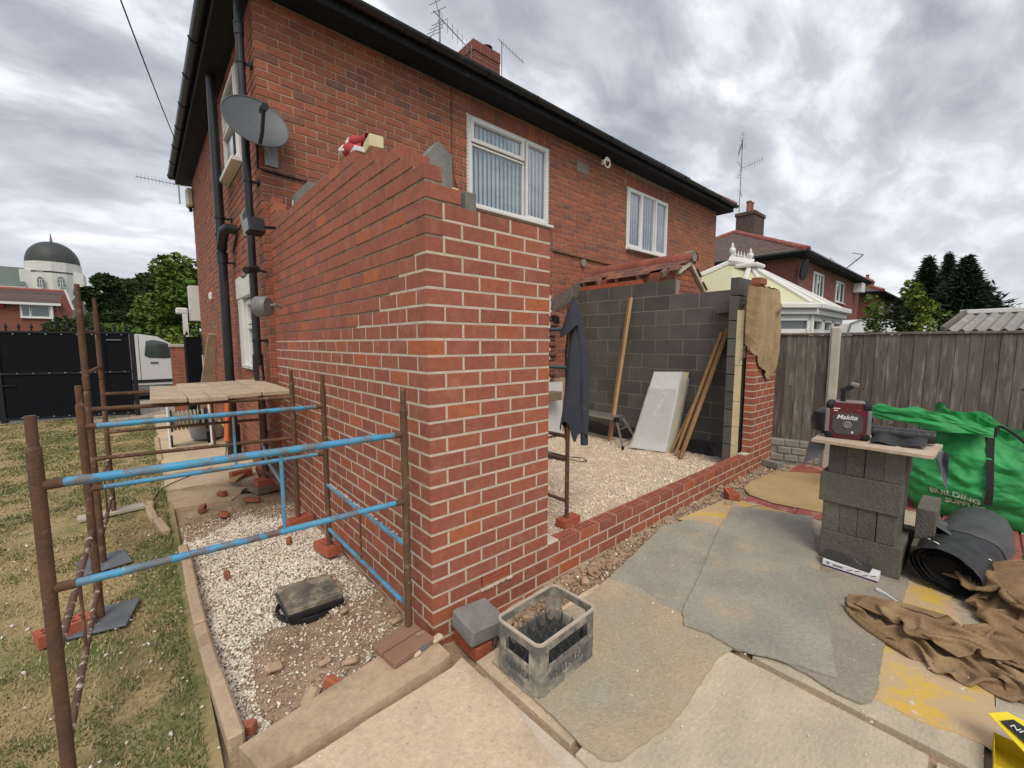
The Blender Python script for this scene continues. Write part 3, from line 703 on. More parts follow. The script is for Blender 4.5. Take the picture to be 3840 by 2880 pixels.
window_x(house, 2.56, 4.18, HY0-.006, 3.6, 4.835, [(.02, .655, .715, .98, 1), (.02, .655, .02, .70, 0), (.675, .985, .02, .98, 1)])
window_x(house, 6.48, 8.08, HY0-.006, 3.585, 4.785, [(.02, .335, .02, .98, 1), (.345, .655, .02, .98, 0), (.665, .985, .02, .98, 1)])
sp_ = MB(); 
for s_ in range(26):
    z = 3.55+s_*.05; sp_.box(2.525+random.uniform(-.006, .004), 2.556, HY0-.008, HY0+.02, z, z+.046, bev=.004); sp_.box(4.184, 4.2+random.uniform(-.004, .004), HY0-.008, HY0+.02, z, z+.03, bev=.004)
obj('sealant_edge', sp_, whitew, house, kind='stuff')
def window_y(parent, y0, y1, x, z0, z1, lights, sillx=.09):
    f = MB()
    def fr(a, b, c, d, w, x0_, x1_):
        for q_ in ((a, b, c, c+w), (a, b, d-w, d), (a, a+w, c+w, d-w), (b-w, b, c+w, d-w)): f.box(x0_, x1_, q_[0], q_[1], q_[2], q_[3], bev=.004)
    fr(y0, y1, z0, z1, .05, x, x+.07); win = obj('window', f, upvc, parent)
    for (a, b, c, d, op) in lights:
        a, b, c, d = y0+a*(y1-y0), y0+b*(y1-y0), z0+c*(z1-z0), z0+d*(z1-z0); f = MB(); w = .045
        fr(a, b, c, d, w, x-.016, x+.045); obj('sash', f, upvc, win); obj('pane', MB().box(x+.02, x+.026, a+w, b-w, c+w, d-w), glassm, win)
    obj('sill', MB().box(x-sillx, x+.03, y0-.04, y1+.05, z0-.05, z0-.002, bev=.005), upvc, win)
    return win
window_y(house, 3.75, 4.62, HX0+.045, 1.36, 2.2, [(.03, .97, .62, .97, 1), (.03, .97, .03, .6, 0)])
window_y(house, 4.1, 5.1, HX0-.03, 3.8, 4.85, [(.03, .97, .55, .97, 1), (.03, .97, .03, .53, 0)])
obj('window_reveal', MB().box(HX0-.012, HX0+.1, 4.62, 4.92, 1.31, 2.22, bev=.01), whitew, house)
obj('rendered_lintel', MB().box(HX0-.02, HX0+.1, 3.66, 4.98, 2.22, 2.5, bev=.008), whitew, house, label='white rendered lintel over the ground-floor side window')
oc = MB()
oc.box(HX0-.26, HX0-.2, 4.06, 4.1, 4.05, 4.9); oc.box(HX0-.26, HX0-.2, 5.1, 5.14, 4.05, 4.9); oc.box(HX0-.26, HX0-.2, 4.1, 5.1, 4.86, 4.9)
# ------------------------------------------------------------------ pipes on the side wall
def pipe(pts, r, collars=(), brackets=(), n=14, mat=blackp, name='downpipe', wallx=HX0):
    m_ = MB().tube(pts, r, n)
    p0, p1 = Vector(pts[0]), Vector(pts[-1])
    for z in collars:
        t = (z-p0.z)/(p1.z-p0.z); c_ = p0.lerp(p1, t); m_.tube([c_-Vector((0, 0, .05)), c_+Vector((0, 0, .05))], r*1.17, n); m_.tube([c_+Vector((0, 0, .05)), c_+Vector((0, 0, .065))], r*1.28, n)
    for z in brackets:
        t = (z-p0.z)/(p1.z-p0.z); c_ = p0.lerp(p1, t); m_.tube([c_-Vector((0, 0, .012)), c_+Vector((0, 0, .012))], r*1.2, n); m_.box(c_.x, wallx, c_.y-.012, c_.y+.012, c_.z-.012, c_.z+.012); m_.box(wallx-.02, wallx, c_.y-.045, c_.y+.045, c_.z-.02, c_.z+.02)
    return obj(name, m_, mat, house, smooth=True)
px1, py1 = -.16, 3.31
pipe([(px1, py1, 5.0), (px1, py1, 1.32)], .038, (4.75, 1.45), (4.45, 3.3, 1.66))
obj('pipe_shoe', MB().tube([(px1, py1, 1.5), (px1, py1+.005, 1.36), (px1+.01, py1+.03, 1.25), (px1+.02, py1+.04, 1.12)], [.05, .052, .05, .038], 12), blackp, house, smooth=True)
obj('clay_gully_pipe', MB().tube([(px1+.02, py1+.04, 1.3), (px1+.02, py1+.04, -.05)], .036, 12), rust, house, smooth=True)
px2, py2 = -.2, 5.05
pipe([(px2, py2, 5.2), (px2, py2, .15)], .056, (3.02, 2.78), (3.3, 2.72), name='soil_pipe')
obj('branch_elbow', MB().tube([(HX0, py2-.34, 3.1), (px2+.02, py2-.34, 3.1), (px2-.0, py2-.3, 3.08), (px2, py2-.12, 2.98), (px2, py2-.02, 2.9)], [.06, .06, .062, .06, .066], 14), blackp, house, smooth=True)
obj('pipe_boot', MB().tube([(px2, py2, .5), (px2, py2, .02)], [.08, .085], 12), blackp, house, smooth=True)
obj('cable_conduit', MB().tube([(HX0-.02, 5.75, 3.1), (HX0-.02, 6.0, 3.05), (HX0-.02, 6.05, 2.4), (HX0-.02, 6.0, .3)], .016, 6), steelg, house)
obj('cable', MB().tube([(HX0-.02, 3.62, 3.25), (HX0-.02, 4.0, 3.1), (HX0-.02, 4.6, 3.05), (HX0-.02, 5.0, 2.85)], .012, 6), blackp, house)
obj('overflow_pipe', MB().tube([(HX0, 3.62, 3.08), (HX0-.09, 3.6, 3.08), (HX0-.14, 3.5, 2.98), (HX0-.13, 3.38, 2.75)], .02, 8), greyp, house)
obj('cable', MB().tube([(HX0-.01, 3.2, 4.0), (HX0-.02, 3.21, 3.42), (HX0+.05, HY0-.02, 3.4), (.9, HY0-.022, 3.37), (2.3, HY0-.022, 3.36), (2.54, HY0-.022, 3.36)], .011, 6), soff, house)
obj('cable', MB().tube([(2.28, HY0-.015, 5.09), (2.27, HY0-.015, 4.2), (2.3, HY0-.016, 3.9), (2.42, HY0-.02, 3.62), (2.58, HY0-.02, 3.56)], .006, 5), rust, house)
obj('string_course', MB().tube([(4.3, HY0-.02, 3.21), (6.2, HY0-.02, 3.16), (8.4, HY0-.02, 3.18)], .016, 5), rust, house)
obj('grey_patch', MB().box(4.9, 5.22, HY0-.012, HY0+.002, 4.68, 4.86, bev=.01), jointg, house)
obj('flue_cap', MB().lathe([(.02, 0), (.07, .0), (.07, .03), (.03, .035)], n=12, M=TR(5.1, HY0-.01, 3.1, 0, R(90))), jointg, house)
rg = MB(); rg.box(5.35, 5.5, HY0-.26, HY0-.2, 4.92, 4.97); rg.box(5.35, 5.39, HY0-.26, HY0-.2, 4.84, 4.97)
rg.tube([(5.45+.085*math.cos(t*math.pi/8), HY0-.25, 4.89+.085*math.sin(t*math.pi/8)) for t in range(17)], .014, 6)
obj('ring_bracket', rg, creamp, house)
obj('waste_pipe', MB().tube([(HX0, 3.55, .62), (HX0-.07, 3.5, .6), (HX0-.12, 3.0, .42), (HX0-.1, 2.5, .3)], .024, 10), steelg, house, smooth=True)
# render line scar, old plaster and broken toothing where an outbuilding was cut away
sc = MB(); sa, sb_ = at(2068, 1148, 1, HY0), at(2185, 1068, 1, HY0)
def scar(u, v):
    x = sa.x+u*(sb_.x-sa.x); zc = sa.z+u*(sb_.z-sa.z)+.02*mn.noise((u*9, 0, 4)); return (x, HY0-.012-.025*abs(mn.noise((u*20, v*3, 2)))*(0 if v in (0, 1) else 1), zc-.16+v*(.27+.06*mn.noise((u*14, 1, 7))))
sc.grid(scar, 60, 4); obj('mortar_scar', sc, M('grey_flashing_scar', (.17, .14, .125), (.11, .09, .08), 9, rough=1, bump=1.), house)
for z0, z1, x1, w in ((2.1, 2.46, 4.25, .03), (.95, 2.02, 4.22, .02)):
    pm = MB(); n_ = int((z1-z0)/.05)
    for i in range(n_): pm.box(4.02, x1+random.uniform(-.02, .02), HY0-.03, HY0+.004, z0+i*.05, z0+(i+1)*.05+.001, bev=.002)
    obj('plaster_edge', pm, whitew, house)
tt = MB()
for i in range(14):
    z = .98+i*.0866; tt.box(4.23, 4.23+random.uniform(.1, .2), HY0-.02-.04*(i % 2), HY0+.004, z, z+.07, bev=.012)
obj('broken_toothing', tt, tilem, house)
obj('wall_hole_shade', MB().box(4.28, 4.42, HY0-.07, HY0-.004, 1.98, 2.09), darkm, house)  # near-black box stands in for the shade of a hole
wa_ = at(2055, 1436, 1, 2.9); wb2 = at(2108, 1625, 1, 2.9)
tag(obj('pale_board', MB().box(wa_.x-.4, wb2.x, 2.9, 2.93, wb2.z, wa_.z), whitep), 'pale board standing behind the pier beside the hanging coat', 'board')
wa_ = at(2055, 1474, 1, 2.7); wb2 = at(2108, 1500, 1, 2.7)
tag(obj('timber_baulk', MB().box(wa_.x-.5, wb2.x, 2.7, 2.88, wb2.z, wa_.z, bev=.005), oldw), 'dark timber lying across the front of the pale board', 'timber')

# satellite dish
dsh = thing('satellite_dish', 'grey oval satellite dish on the house corner with its receiver arm', 'satellite dish')
def dish_mesh():
    m_ = MB(); ra, rb, dep = .285, .285, .05
    def pt(r_, a, off=0): return Vector((ra*r_*math.cos(a), dep*(1-r_*r_)+off, rb*r_*math.sin(a)))
    v = [pt(0, 0)]; nr, na = 7, 36; f = []
    for off, fl in ((0, 0), (.008, 1)):
        b = len(v) if off else 0
        if off: v.append(pt(0, 0, off))
        for i in range(1, nr+1):
            for k in range(na): v.append(pt(i/nr, 2*math.pi*k/na, off))
        for k in range(na):
            t_ = (b, b+1+k, b+1+(k+1) % na); f.append(t_ if fl else t_[::-1])
        for i in range(nr-1):
            for k in range(na):
                q_ = (b+1+i*na+k, b+1+(i+1)*na+k, b+1+(i+1)*na+(k+1) % na, b+1+i*na+(k+1) % na); f.append(q_ if fl else q_[::-1])
    m_.add(v, f); return m_
DC = Vector((-.108, 3.024, 3.797)); nrm = Vector((.032, -.913, .407)).normalized()
xax = Vector((1, 0, 0)); xax = (xax-nrm*xax.dot(nrm)).normalized(); zax = (-nrm).cross(xax)*-1
if zax.z < 0: zax = -zax
MD = Matrix(((xax.x, -nrm.x, zax.x, DC.x), (xax.y, -nrm.y, zax.y, DC.y), (xax.z, -nrm.z, zax.z, DC.z), (0, 0, 0, 1)))
dm = dish_mesh(); dm.v = [tuple(MD @ Vector(v)) for v in dm.v]
obj('reflector', dm, dishm, dsh, smooth=True)
rim = MB().tube([MD @ Vector((.286*math.cos(a*math.pi/24), .0, .286*math.sin(a*math.pi/24))) for a in range(49)], .007, 6, caps=False); obj('rim', rim, dishm, dsh)
arm = MB().tube([MD @ Vector((0, .01, -.27)), MD @ Vector((0, -.1, -.25)), MD @ Vector((0, -.26, -.12))], .018, 8); obj('arm', arm, blackp, dsh)
ln = MB().tube([MD @ Vector((0, -.32, -.14)), MD @ Vector((0, -.25, -.1))], .032, 10); ln.tube([MD @ Vector((0, -.25, -.1)), MD @ Vector((0, -.2, -.08))], .026, 10); obj('receiver', ln, blackp, dsh)
bk = MB().tube([MD @ Vector((0, .05, 0)), MD @ Vector((.06, .12, -.1)), (.02, HY0-.02, DC.z-.22)], .02, 8); bk.box(-.02, .1, HY0-.03, HY0-.012, DC.z-.34, DC.z-.12); obj('wall_bracket', bk, steelg, dsh)
# floodlights, black box light, alarm box
sl_ = thing('security_light', 'black square security light clipped beside the rainwater pipe', 'light')
P = at(955, 850, 0, -.24)
obj('housing', MB().box(-.07, .07, -.06, .06, -.07, .07, M=TR(P.x, P.y, P.z, R(10), R(-12)), bev=.012), blackp, sl_); obj('lens', MB().box(-.074, -.07, -.05, .05, -.055, .055, M=TR(P.x, P.y, P.z, R(10), R(-12))), glassm, sl_)
obj('bracket', MB().tube([P, (HX0, P.y+.05, P.z+.03)], .015, 6), blackp, sl_)
wr = thing('washing_line_reel', 'round pale grey washing line reel on the rainwater pipe', 'reel')
P = at(985, 1150, 0, -.22)
obj('drum', MB().lathe([(.03, -.06), (.085, -.06), (.095, -.045), (.095, .045), (.085, .06), (.02, .06)], n=20, M=TR(P.x, P.y, P.z, R(48), R(90))), greyp, wr, smooth=True)
obj('bracket', MB().tube([P, P+Vector((.1, -.03, .02)), (HX0, P.y, P.z)], .014, 6), greyp, wr)
fl = thing('floodlight', 'small silver floodlight above the rendered lintel', 'light'); P = at(918, 1028, 0, -.16)
obj('housing', MB().box(-.02, .02, -.06, .06, -.045, .045, M=TR(P.x, P.y, P.z, 0, 0, R(35)), bev=.006), greyp, fl); obj('bracket', MB().tube([P, (HX0, P.y, P.z+.05)], .01, 6), soff, fl)
cm_ = thing('cctv_camera', 'small black camera above the side window lintel', 'camera'); P = at(943, 1007, 0, -.2)
obj('body', MB().tube([P+Vector((-.06, -.05, -.03)), P+Vector((.06, .05, .01))], .035, 10), blackp, cm_, smooth=True); obj('bracket', MB().tube([P, (HX0, P.y+.02, P.z-.02)], .012, 6), blackp, cm_)
ab_ = thing('alarm_box', 'cream alarm box high on the far end of the side wall', 'alarm box')
obj('housing', MB().box(HX0-.12, HX0, 9.6, 9.9, 4.55, 4.93, bev=.03), creamp, ab_); obj('strobe', MB().box(HX0-.08, HX0-.02, 9.7, 9.8, 4.47, 4.55, bev=.01), soff, ab_)
vl = thing('wall_vent_light', 'tiny white bulkhead light halfway along the side wall', 'light')
obj('housing', MB().box(HX0-.06, HX0, 7.5, 7.62, 2.42, 2.56, bev=.02), upvc, vl)

# aerials
def yagi(name, base, h, label, booms, mat=steelg, grp=None):
    t_ = thing(name, label, 'aerial', grp); b = Vector(base)
    obj('mast', MB().tube([b, b+Vector((0, 0, h))], .016, 6), mat, t_)
    for (dz, az, L, ne, el, ew, refl) in booms:
        d = Vector((math.sin(az), math.cos(az), 0)); s_ = Vector((d.y, -d.x, 0)); upv = Vector((0, 0, 1)) if el else s_
        o_ = b+Vector((0, 0, dz)); m_ = MB().tube([o_-d*.15, o_+d*L], .008, 5)
        for i in range(ne): p = o_+d*(L*(i+.5)/ne); m_.tube([p-upv*ew/2, p+upv*ew/2], .0045, 4)
        if refl:
            for sg in (-1, 1):
                for k in range(4): p = o_-d*.02-d*.05*k+upv*sg*.09*(k+1); m_.tube([p-s_*.15, p+s_*.15], .0045, 4)
                m_.tube([o_, o_-d*.2+upv*sg*.4], .006, 4)
        obj('boom', m_, mat, t_)
    return t_
P = at(1650, 180, 1, 4.2)
yagi('roof_aerial', (P.x, 4.2, ez+.9), P.z+.55-ez-.9, 'spiky television aerial on a mast above the eaves, left of the chimney', [(P.z+.45-ez-.9, R(70), .95, 7, True, .24, True)])
P = at(1960, 207, 1, 7.2)
yagi('roof_aerial', (P.x-.75, 7.2, 7.9), P.z-7.9+.02, 'small aerial boom poking out right of the main chimney', [(P.z-7.9, R(78), 1.0, 7, True, .2, False)])
P = at(650, 712, 1, 10.9)
yagi('wall_aerial', (P.x+.1, 10.85, P.z-.3), .5, 'aerial boom sticking out at the far end of the side wall', [(.42, R(268), .75, 12, True, .14, False)])
# ------------------------------------------------------------------ outhouse with tiled roof
oh = thing('tiled_outhouse', 'small brick outhouse with red ridge tiles and cut-back rafters beside the block wall', 'outhouse')
oy0, oy1, orx, orz = 1.34, 3.19, 5.52, 3.0
m_ = MB(); m_.box(5.12, 5.2, oy0+.05, oy1, 2.3, 2.74); m_.add([(5.2, oy0+.06, 0), (6.22, oy0+.06, 0), (6.22, oy0+.06, 2.42), (orx, oy0+.06, orz-.08), (5.2, oy0+.06, 2.7), (5.2, oy0+.2, 0), (6.22, oy0+.2, 0), (6.22, oy0+.2, 2.42), (orx, oy0+.2, orz-.08), (5.2, oy0+.2, 2.7)], [(0, 1, 2, 3, 4), (9, 8, 7, 6, 5), (0, 5, 6, 1), (1, 6, 7, 2), (2, 7, 8, 3), (3, 8, 9, 4), (4, 9, 5, 0)])
m_.box(6.1, 6.22, oy0+.2, oy1, 0, 2.42)
obj('wall', m_, mort_o, oh)
BRo = []
for k in range(9):
    z0 = 2.22+k*.0866-.03
    zt = z0+.077
    xl = 5.2; 
    xr = min(6.22, orx+(orz-.1-zt)/.83)
    if zt > 2.7: xl = max(5.2, orx-(orz-.1-zt)/.9)
    for a, b in course(xl, xr, .11 if k % 2 else .22):
        a2 = a-(.09 if (a == xl and k % 2 and zt < 2.72) else 0)
        BRo.append((a2, oy0+.045, z0, b-a2, .06, .077, 'box'))
lay(oh, BRo, oldbrick)
lt_ = MB()
for k in range(6):
    for a, b in course(oy0+.12, oy1, .11 if k % 2 else .22): lt_.box(5.112, 5.16, a, b, 2.28+k*.08, 2.28+k*.08+.07, bev=.003)
obj('brickwork', lt_, oldbrick, oh, kind='stuff')
tl = MB(); s1 = (2.74-orz)/(5.02-orx); 
def tile(mb_, x0, z0, x1, z1, a, b, th=.014):
    mb_.add([(x0, a, z0), (x0, b, z0), (x1, b, z1), (x1, a, z1), (x0, a, z0+th), (x0, b, z0+th), (x1, b, z1+th), (x1, a, z1+th)], [(0, 1, 2, 3), (7, 6, 5, 4), (0, 4, 5, 1), (1, 5, 6, 2), (2, 6, 7, 3), (3, 7, 4, 0)])
for row in range(4):
    for i in range(12):
        a = oy0-.03+i*.165+(.08 if row % 2 else 0); 
        if row == 0 and (i in (1, 2, 8)): continue
        xo = 5.0+row*.125+random.uniform(-.012, .012); zo = orz-.03+(xo-orx)*.52+.02
        t_ = MB(); tile(t_, xo, zo, xo+.2, zo+.2*.52-.014, a, a+.16); obj('tile', t_, tilem, oh)
for row in range(7):
    for i in range(12):
        a = oy0-.03+i*.165+(.08 if row % 2 else 0); xo = 6.3-row*.115; zo = orz-.03-(xo-orx)*.83+.0
        t_ = MB(); tile(t_, xo, zo, xo-.16, zo+.16*.83-.02, a, a+.16); obj('tile', t_, tilem, oh)
for i in range(6):
    a = oy0-.05+i*.32; t_ = MB(); t_.grid(lambda u, v: (orx+.125*math.cos(math.pi*v), a+.315*u, orz-.06+.13*math.sin(math.pi*v)), 1, 10); t_.grid(lambda u, v: (orx+.112*math.cos(math.pi*(1-v)), a+.315*u, orz-.06+.117*math.sin(math.pi*(1-v))), 1, 10)
    obj('ridge_tile', t_, ridgem, oh, smooth=True)
obj('ridge_end_mortar', MB().tube([(orx, oy0-.045, orz-.0), (orx, oy0+.1, orz-.0)], .085, 12), jointg, oh)
for i, a in enumerate((1.56, 1.98, 2.4, 2.8, 3.1)):
    obj('rafter', MB().box(-.16, .2, -.025, .025, -.045, .045, M=TR(5.16, a, 2.76, 0, 0, R(-27))), oldw, oh)
for sg, xa, za in ((-1, 5.14, 2.76), (1, 6.3, 2.36)):
    v0, v1 = Vector((orx, oy0+.0, orz-.06)), Vector((xa, oy0, za)); d_ = (v1-v0); n_ = Vector((0, 0, -.075))
    m_ = MB(); m_.add([v0, v1, v1+n_, v0+n_, v0+Vector((0, .05, 0)), v1+Vector((0, .05, 0)), v1+n_+Vector((0, .05, 0)), v0+n_+Vector((0, .05, 0))], [(0, 1, 2, 3), (7, 6, 5, 4), (0, 4, 5, 1), (1, 5, 6, 2), (2, 6, 7, 3), (3, 7, 4, 0)]); obj('verge_mortar', m_, mort_l if sg > 0 else mort_l, oh)

# ------------------------------------------------------------------ fence
fn = thing('board_fence', 'weathered grey close-board fence with concrete posts and rockface gravel boards', 'fence')
F0, F1 = Vector((5.3, .02, 0)), Vector((6.1, -3.4, 0)); fd = (F1-F0).normalized(); fl_ = (F1-F0).length; fa_ = math.atan2(fd.y, fd.x)
def FM(u, off=0): p = F0+fd*u; return TR(p.x+fd.y*off*-1, p.y+fd.x*off, 0, fa_)
u = .0; posts = [.62, 2.45]
def plen(p): return p
while u < fl_:
    w_ = .112 if True else .1
    inpost = any(abs(u+w_/2-p) < .08 for p in posts)
    if not inpost:
        t_ = MB(); M_ = FM(u); lean = random.uniform(-.004, .004)
        t_.box(0, w_+.012, -.012, .006, .36, 1.735+random.uniform(-.006, .004), M=M_ @ Matrix.Rotation(R(3.5), 4, 'Z'), bev=.002)
        for _ in range(random.choice((0, 1, 1, 2))):
            kz = random.uniform(.5, 1.65); kx = random.uniform(.025, .09)
            t_.cm = 1; t_.lathe([(.001, .0), (random.uniform(.006, .012), .0), (.002, -.003)], n=7, M=M_ @ Matrix.Rotation(R(3.5), 4, 'Z') @ TR(kx, -.0125, kz, 0, R(90))); t_.cm = 0
        obj('board', t_.mesh('board', [fencem, knotm]), parent=fn)
    u += w_
obj('capping_rail', MB().box(0, fl_, -.03, .03, 1.735, 1.765, M=FM(0), bev=.004), fencem, fn)
for p in posts: obj('concrete_post', MB().box(p-.055, p+.055, -.06, .06, -.1, 1.84, M=FM(0), bev=.02), postm, fn)
for a, b in ((0, .56), (.68, 2.39), (2.51, fl_)):
    t_ = MB()
    nn = int((b-a)/.16)
    for r_ in range(3):
        for i in range(nn+1):
            x0 = a+i*.16+(.08 if r_ % 2 else 0); x1 = min(x0+.155, b)
            if x1-x0 > .03: t_.box(max(x0, a), x1, -.034-random.uniform(0, .014), .02, .06+r_*.1, .06+r_*.1+.092, M=FM(0), bev=.012)
    t_.box(a, b, -.026, .02, .0, .36, M=FM(0)); obj('gravel_board', t_, gravm, fn)
# ------------------------------------------------------------------ neighbouring houses of the row
def semi(x0, x1, y0, label, wins=(), side=(), chy=(.5,), group='brick houses further along the row', ezz=4.86):
    h = thing('row_house', label, 'house', group); y1 = y0+7.5; W_ = MB()
    mb = FB.__new__(FB); MB.__init__(mb)
    W_.box(x0, x1, y0, y1, -.3, ezz); obj('wall', W_, mort_o, h)
    near = x0 < 25
    b = MB()
    for k in range(int((ezz-1.5)/C)):
        z0 = 1.55+k*C; z1 = z0+C-.008
        for a, c_ in course(x0-.008, x1+.008, .108 if k % 2 else .222, step=.231 if near else .462, L=.2235 if near else .455): b.add([(a, y0-.008, z0), (c_, y0-.008, z0), (c_, y0-.008, z1), (a, y0-.008, z1)], [(0, 1, 2, 3)])
        for a, c_ in course(y0-.008, y1, .222 if k % 2 else .108, step=.231 if near else .462, L=.2235 if near else .455): b.add([(x0-.008, a, z0), (x0-.008, c_, z0), (x0-.008, c_, z1), (x0-.008, a, z1)], [(3, 2, 1, 0)])
    obj('brickwork', b, farbrick, h, kind='stuff')
    o_ = .42; g = MB()
    g.box(x0-o_, x1+o_, y0-o_, y1+o_, ezz, ezz+.16); obj('eaves', g, soff, h)
    obj('gutter', MB().tube([(x0-o_-.05, y1, ezz+.12), (x0-o_-.05, y0-o_-.05, ezz+.12), (x1+o_+.05, y0-o_-.05, ezz+.12)], .06, 8), blackp, h)
    e0, e1, g0, g1 = x0-o_-.03, x1+o_+.03, y0-o_-.03, y1+o_+.03; hh = (g1-g0)/2; zt = ezz+.16+hh*.5; A, B = (e0+hh, (g0+g1)/2, zt), (e1-hh, (g0+g1)/2, zt); r = MB()
    def sl2(p, q_, s_, t_, n=26):
        p, q_, s_, t_ = map(Vector, (p, q_, s_, t_)); up = Vector((0, 0, .02))
        for k in range(n):
            u0, u1 = k/n, (k+1)/n; a, b2, c2, d2 = p.lerp(s_, u0), q_.lerp(t_, u0), q_.lerp(t_, u1), p.lerp(s_, u1); m2 = 34
            for i in range(m2): r.add([a.lerp(b2, i/m2)+up, a.lerp(b2, (i+1)/m2)+up, d2.lerp(c2, (i+1)/m2), d2.lerp(c2, i/m2)], [(0, 1, 2, 3)])
            r.add([a, b2, b2+up, a+up], [(0, 1, 2, 3)])
    z_ = ezz+.16
    sl2((e0, g0, z_), (e1, g0, z_), A, B); sl2((e0, g1, z_), (e0, g0, z_), A, A); sl2((e1, g0, z_), (e1, g1, z_), B, B); sl2((e1, g1, z_), (e0, g1, z_), B, A)
    ro = obj('roof', r, roofm, h); rt = MB()
    for a, b2 in (((e0, g0, z_), A), ((e0, g1, z_), A), ((e1, g0, z_), B), (A, B)):
        a, b2 = Vector(a), Vector(b2); n_ = int((b2-a).length/.33)
        for i in range(n_): rt.tube([a.lerp(b2, i/n_), a.lerp(b2, (i+.96)/n_)], .12, 8)
    obj('ridge_tile', rt, ridgem, ro, kind='stuff')
    for (cx, cy, cz) in chy:
        cb2 = MB(); cb2.box(cx-.7, cx+.7, cy-.45, cy+.45, cz-2.2, cz, bev=.02); cb2.box(cx-.75, cx+.75, cy-.5, cy+.5, cz-.2, cz-.02, bev=.02)
        c3 = obj('chimney', cb2, farbrick if cz < 8 else oldb2, ro)
        for dx_ in (-.27, .05): obj('chimney_pot', MB().lathe([(.13, 0), (.12, .05), (.105, .5), (.13, .52), (.13, .6), (.1, .6), (.09, .3)], (cx+dx_, cy, cz), 12), ridgem, c3, smooth=True)
    for (a, b2, c2, d2, L) in wins: window_x(h, a, b2, y0-.03, c2, d2, L, blinds=False, sill=True)
    for (a, b2, c2, d2) in side: window_y(h, a, b2, x0-.03, c2, d2, [(.03, .97, .03, .97, 1)])
    return h
oldb2 = brick_mat('sooty_brick', [(0, (.09, .06, .05)), (1, (.13, .07, .055)), (.5, (.07, .05, .045))])
L3 = [(.03, .35, .03, .97, 1), (.36, .64, .03, .6, 0), (.36, .64, .62, .97, 1), (.65, .97, .03, .97, 0)]; L2 = [(.03, .5, .03, .97, 1), (.51, .97, .03, .97, 0)]
h2 = semi(17.6, 28.9, 3.2, 'brick house beyond the conservatory, brown hipped roof and two red chimney pots', [(19.9, 21.5, 3.6, 4.6, L3), (23.7, 25.3, 3.6, 4.6, L2)], [(5.6, 6.4, 3.75, 4.7)], [(23.4, 7.0, 8.4)])
obj('downpipe', MB().tube([(17.5, 4.35, 5.1), (17.5, 4.35, 1.5)], .05, 8), blackp, h2); obj('downpipe', MB().tube([(17.5, 7.6, 5.1), (17.5, 7.6, 1.5)], .05, 8), blackp, h2)
obj('vent_hood', MB().box(27.3, 27.9, 2.78, 3.2, 4.3, 4.8, bev=.03), upvc, h2)
bl_ = MB(); Pq = at(3005, 1012, 1, 3.0); bl_.lathe([(.0, .0), (.35, .05), (.4, .12)], n=12, M=TR(Pq.x, Pq.y, Pq.z, 0, R(100))); obj('tv_dish', bl_, soff, h2)
yagi('row_aerial', (21.9, 7, 8.2), 3.5, 'tall double aerial on the chimney of the brown roofed house', [(3.35, R(62), 1.5, 12, True, .3, True), (2.1, R(200), 1.2, 9, True, .35, True), (1.0, R(75), .9, 2, True, .2, False)], rust, 'aerials on the row')
h3 = semi(33.5, 44, 3.2, 'second brick house along the row with a silver flue, behind the climbing plants', [(35.6, 36.8, 3.6, 4.5, L2), (39.8, 41, 3.6, 4.5, L2)], [(5.4, 6.2, 3.6, 4.5)], [(31.5, 7, 7.1)], ezz=4.7)
obj('flue', MB().tube([(33.1, 4.5, 3.6), (33.1, 4.5, 5.9)], .1, 10), alum, h3)
h4 = semi(50, 60, 3.0, 'third and most distant brick house of the row, left of the conifers', [(51.5, 52.8, 3.6, 4.5, L2)], [], [(55, 7, 8)], ezz=4.8)
P = at(3115, 965, 0, 25.5); yagi('row_aerial', (25.5, P.y, P.z-1.2), 1.2, 'small aerial left of the paired masts beyond the row roof', [(1.15, R(85), 1.2, 3, False, .2, False)], steelg, 'aerials on the row')
P = at(3240, 975, 0, 31.0); 
t_ = thing('row_aerial', 'slanting bent aerial mast above the far brick chimney', 'aerial', 'aerials on the row')
q0 = at(3175, 1005, 0, 31); q1 = at(3238, 955, 0, 31); q2 = at(3196, 948, 0, 31)
obj('mast', MB().tube([q0, q1], .035, 6), steelg, t_); obj('boom', MB().tube([q1, q2], .025, 6), steelg, t_)

# ------------------------------------------------------------------ conservatory of the attached neighbour
cv = thing('white_conservatory', 'white conservatory with cream roof panels and ball finials behind the fence', 'conservatory')
kx0, kx1, ky, kz = 6.6, 10.2, .25, 2.25           # front corners
rA, rB = Vector((6.6+1.0, 3.15, 3.28)), Vector((7.55, 1.45, 3.18))
back = at(2744, 990, 0, 7.4); apex = at(2812, 1006, 0, 7.5)
ev = [Vector((6.2, 3.15, kz)), Vector((6.2, .9, kz)), Vector((7.2, .1, kz)), Vector((9.2, .1, kz)), Vector((10.2, .9, kz)), Vector((10.2, 3.15, kz))]
rp_ = MB()
for a, b, c_ in ((ev[0], ev[1], 0), (ev[1], ev[2], 1), (ev[2], ev[3], 1), (ev[3], ev[4], 1), (ev[4], ev[5], 2)):
    if c_ == 1: f_ = [(0, 1, 2)]; v_ = [a, b, apex]
    elif c_ == 0: f_ = [(0, 1, 2, 3)]; v_ = [a, b, apex, back]
    else: f_ = [(0, 1, 2, 3)]; v_ = [a, b, back, apex]
    if c_ == 2: v_ = [a, b, back, apex]
    obj('roof_panel', MB().add([p+Vector((0, 0, .02)) for p in v_]+[p-Vector((0, 0, .02)) for p in v_], f_+[tuple(len(v_)+i for i in f_[0])[::-1]]), consr, cv)
for e_ in ev: obj('roof_bar', MB().tube([e_+Vector((0, 0, .04)), (apex if e_.y < 3 else back)+Vector((0, 0, .05))], .045, 6), upvc, cv)
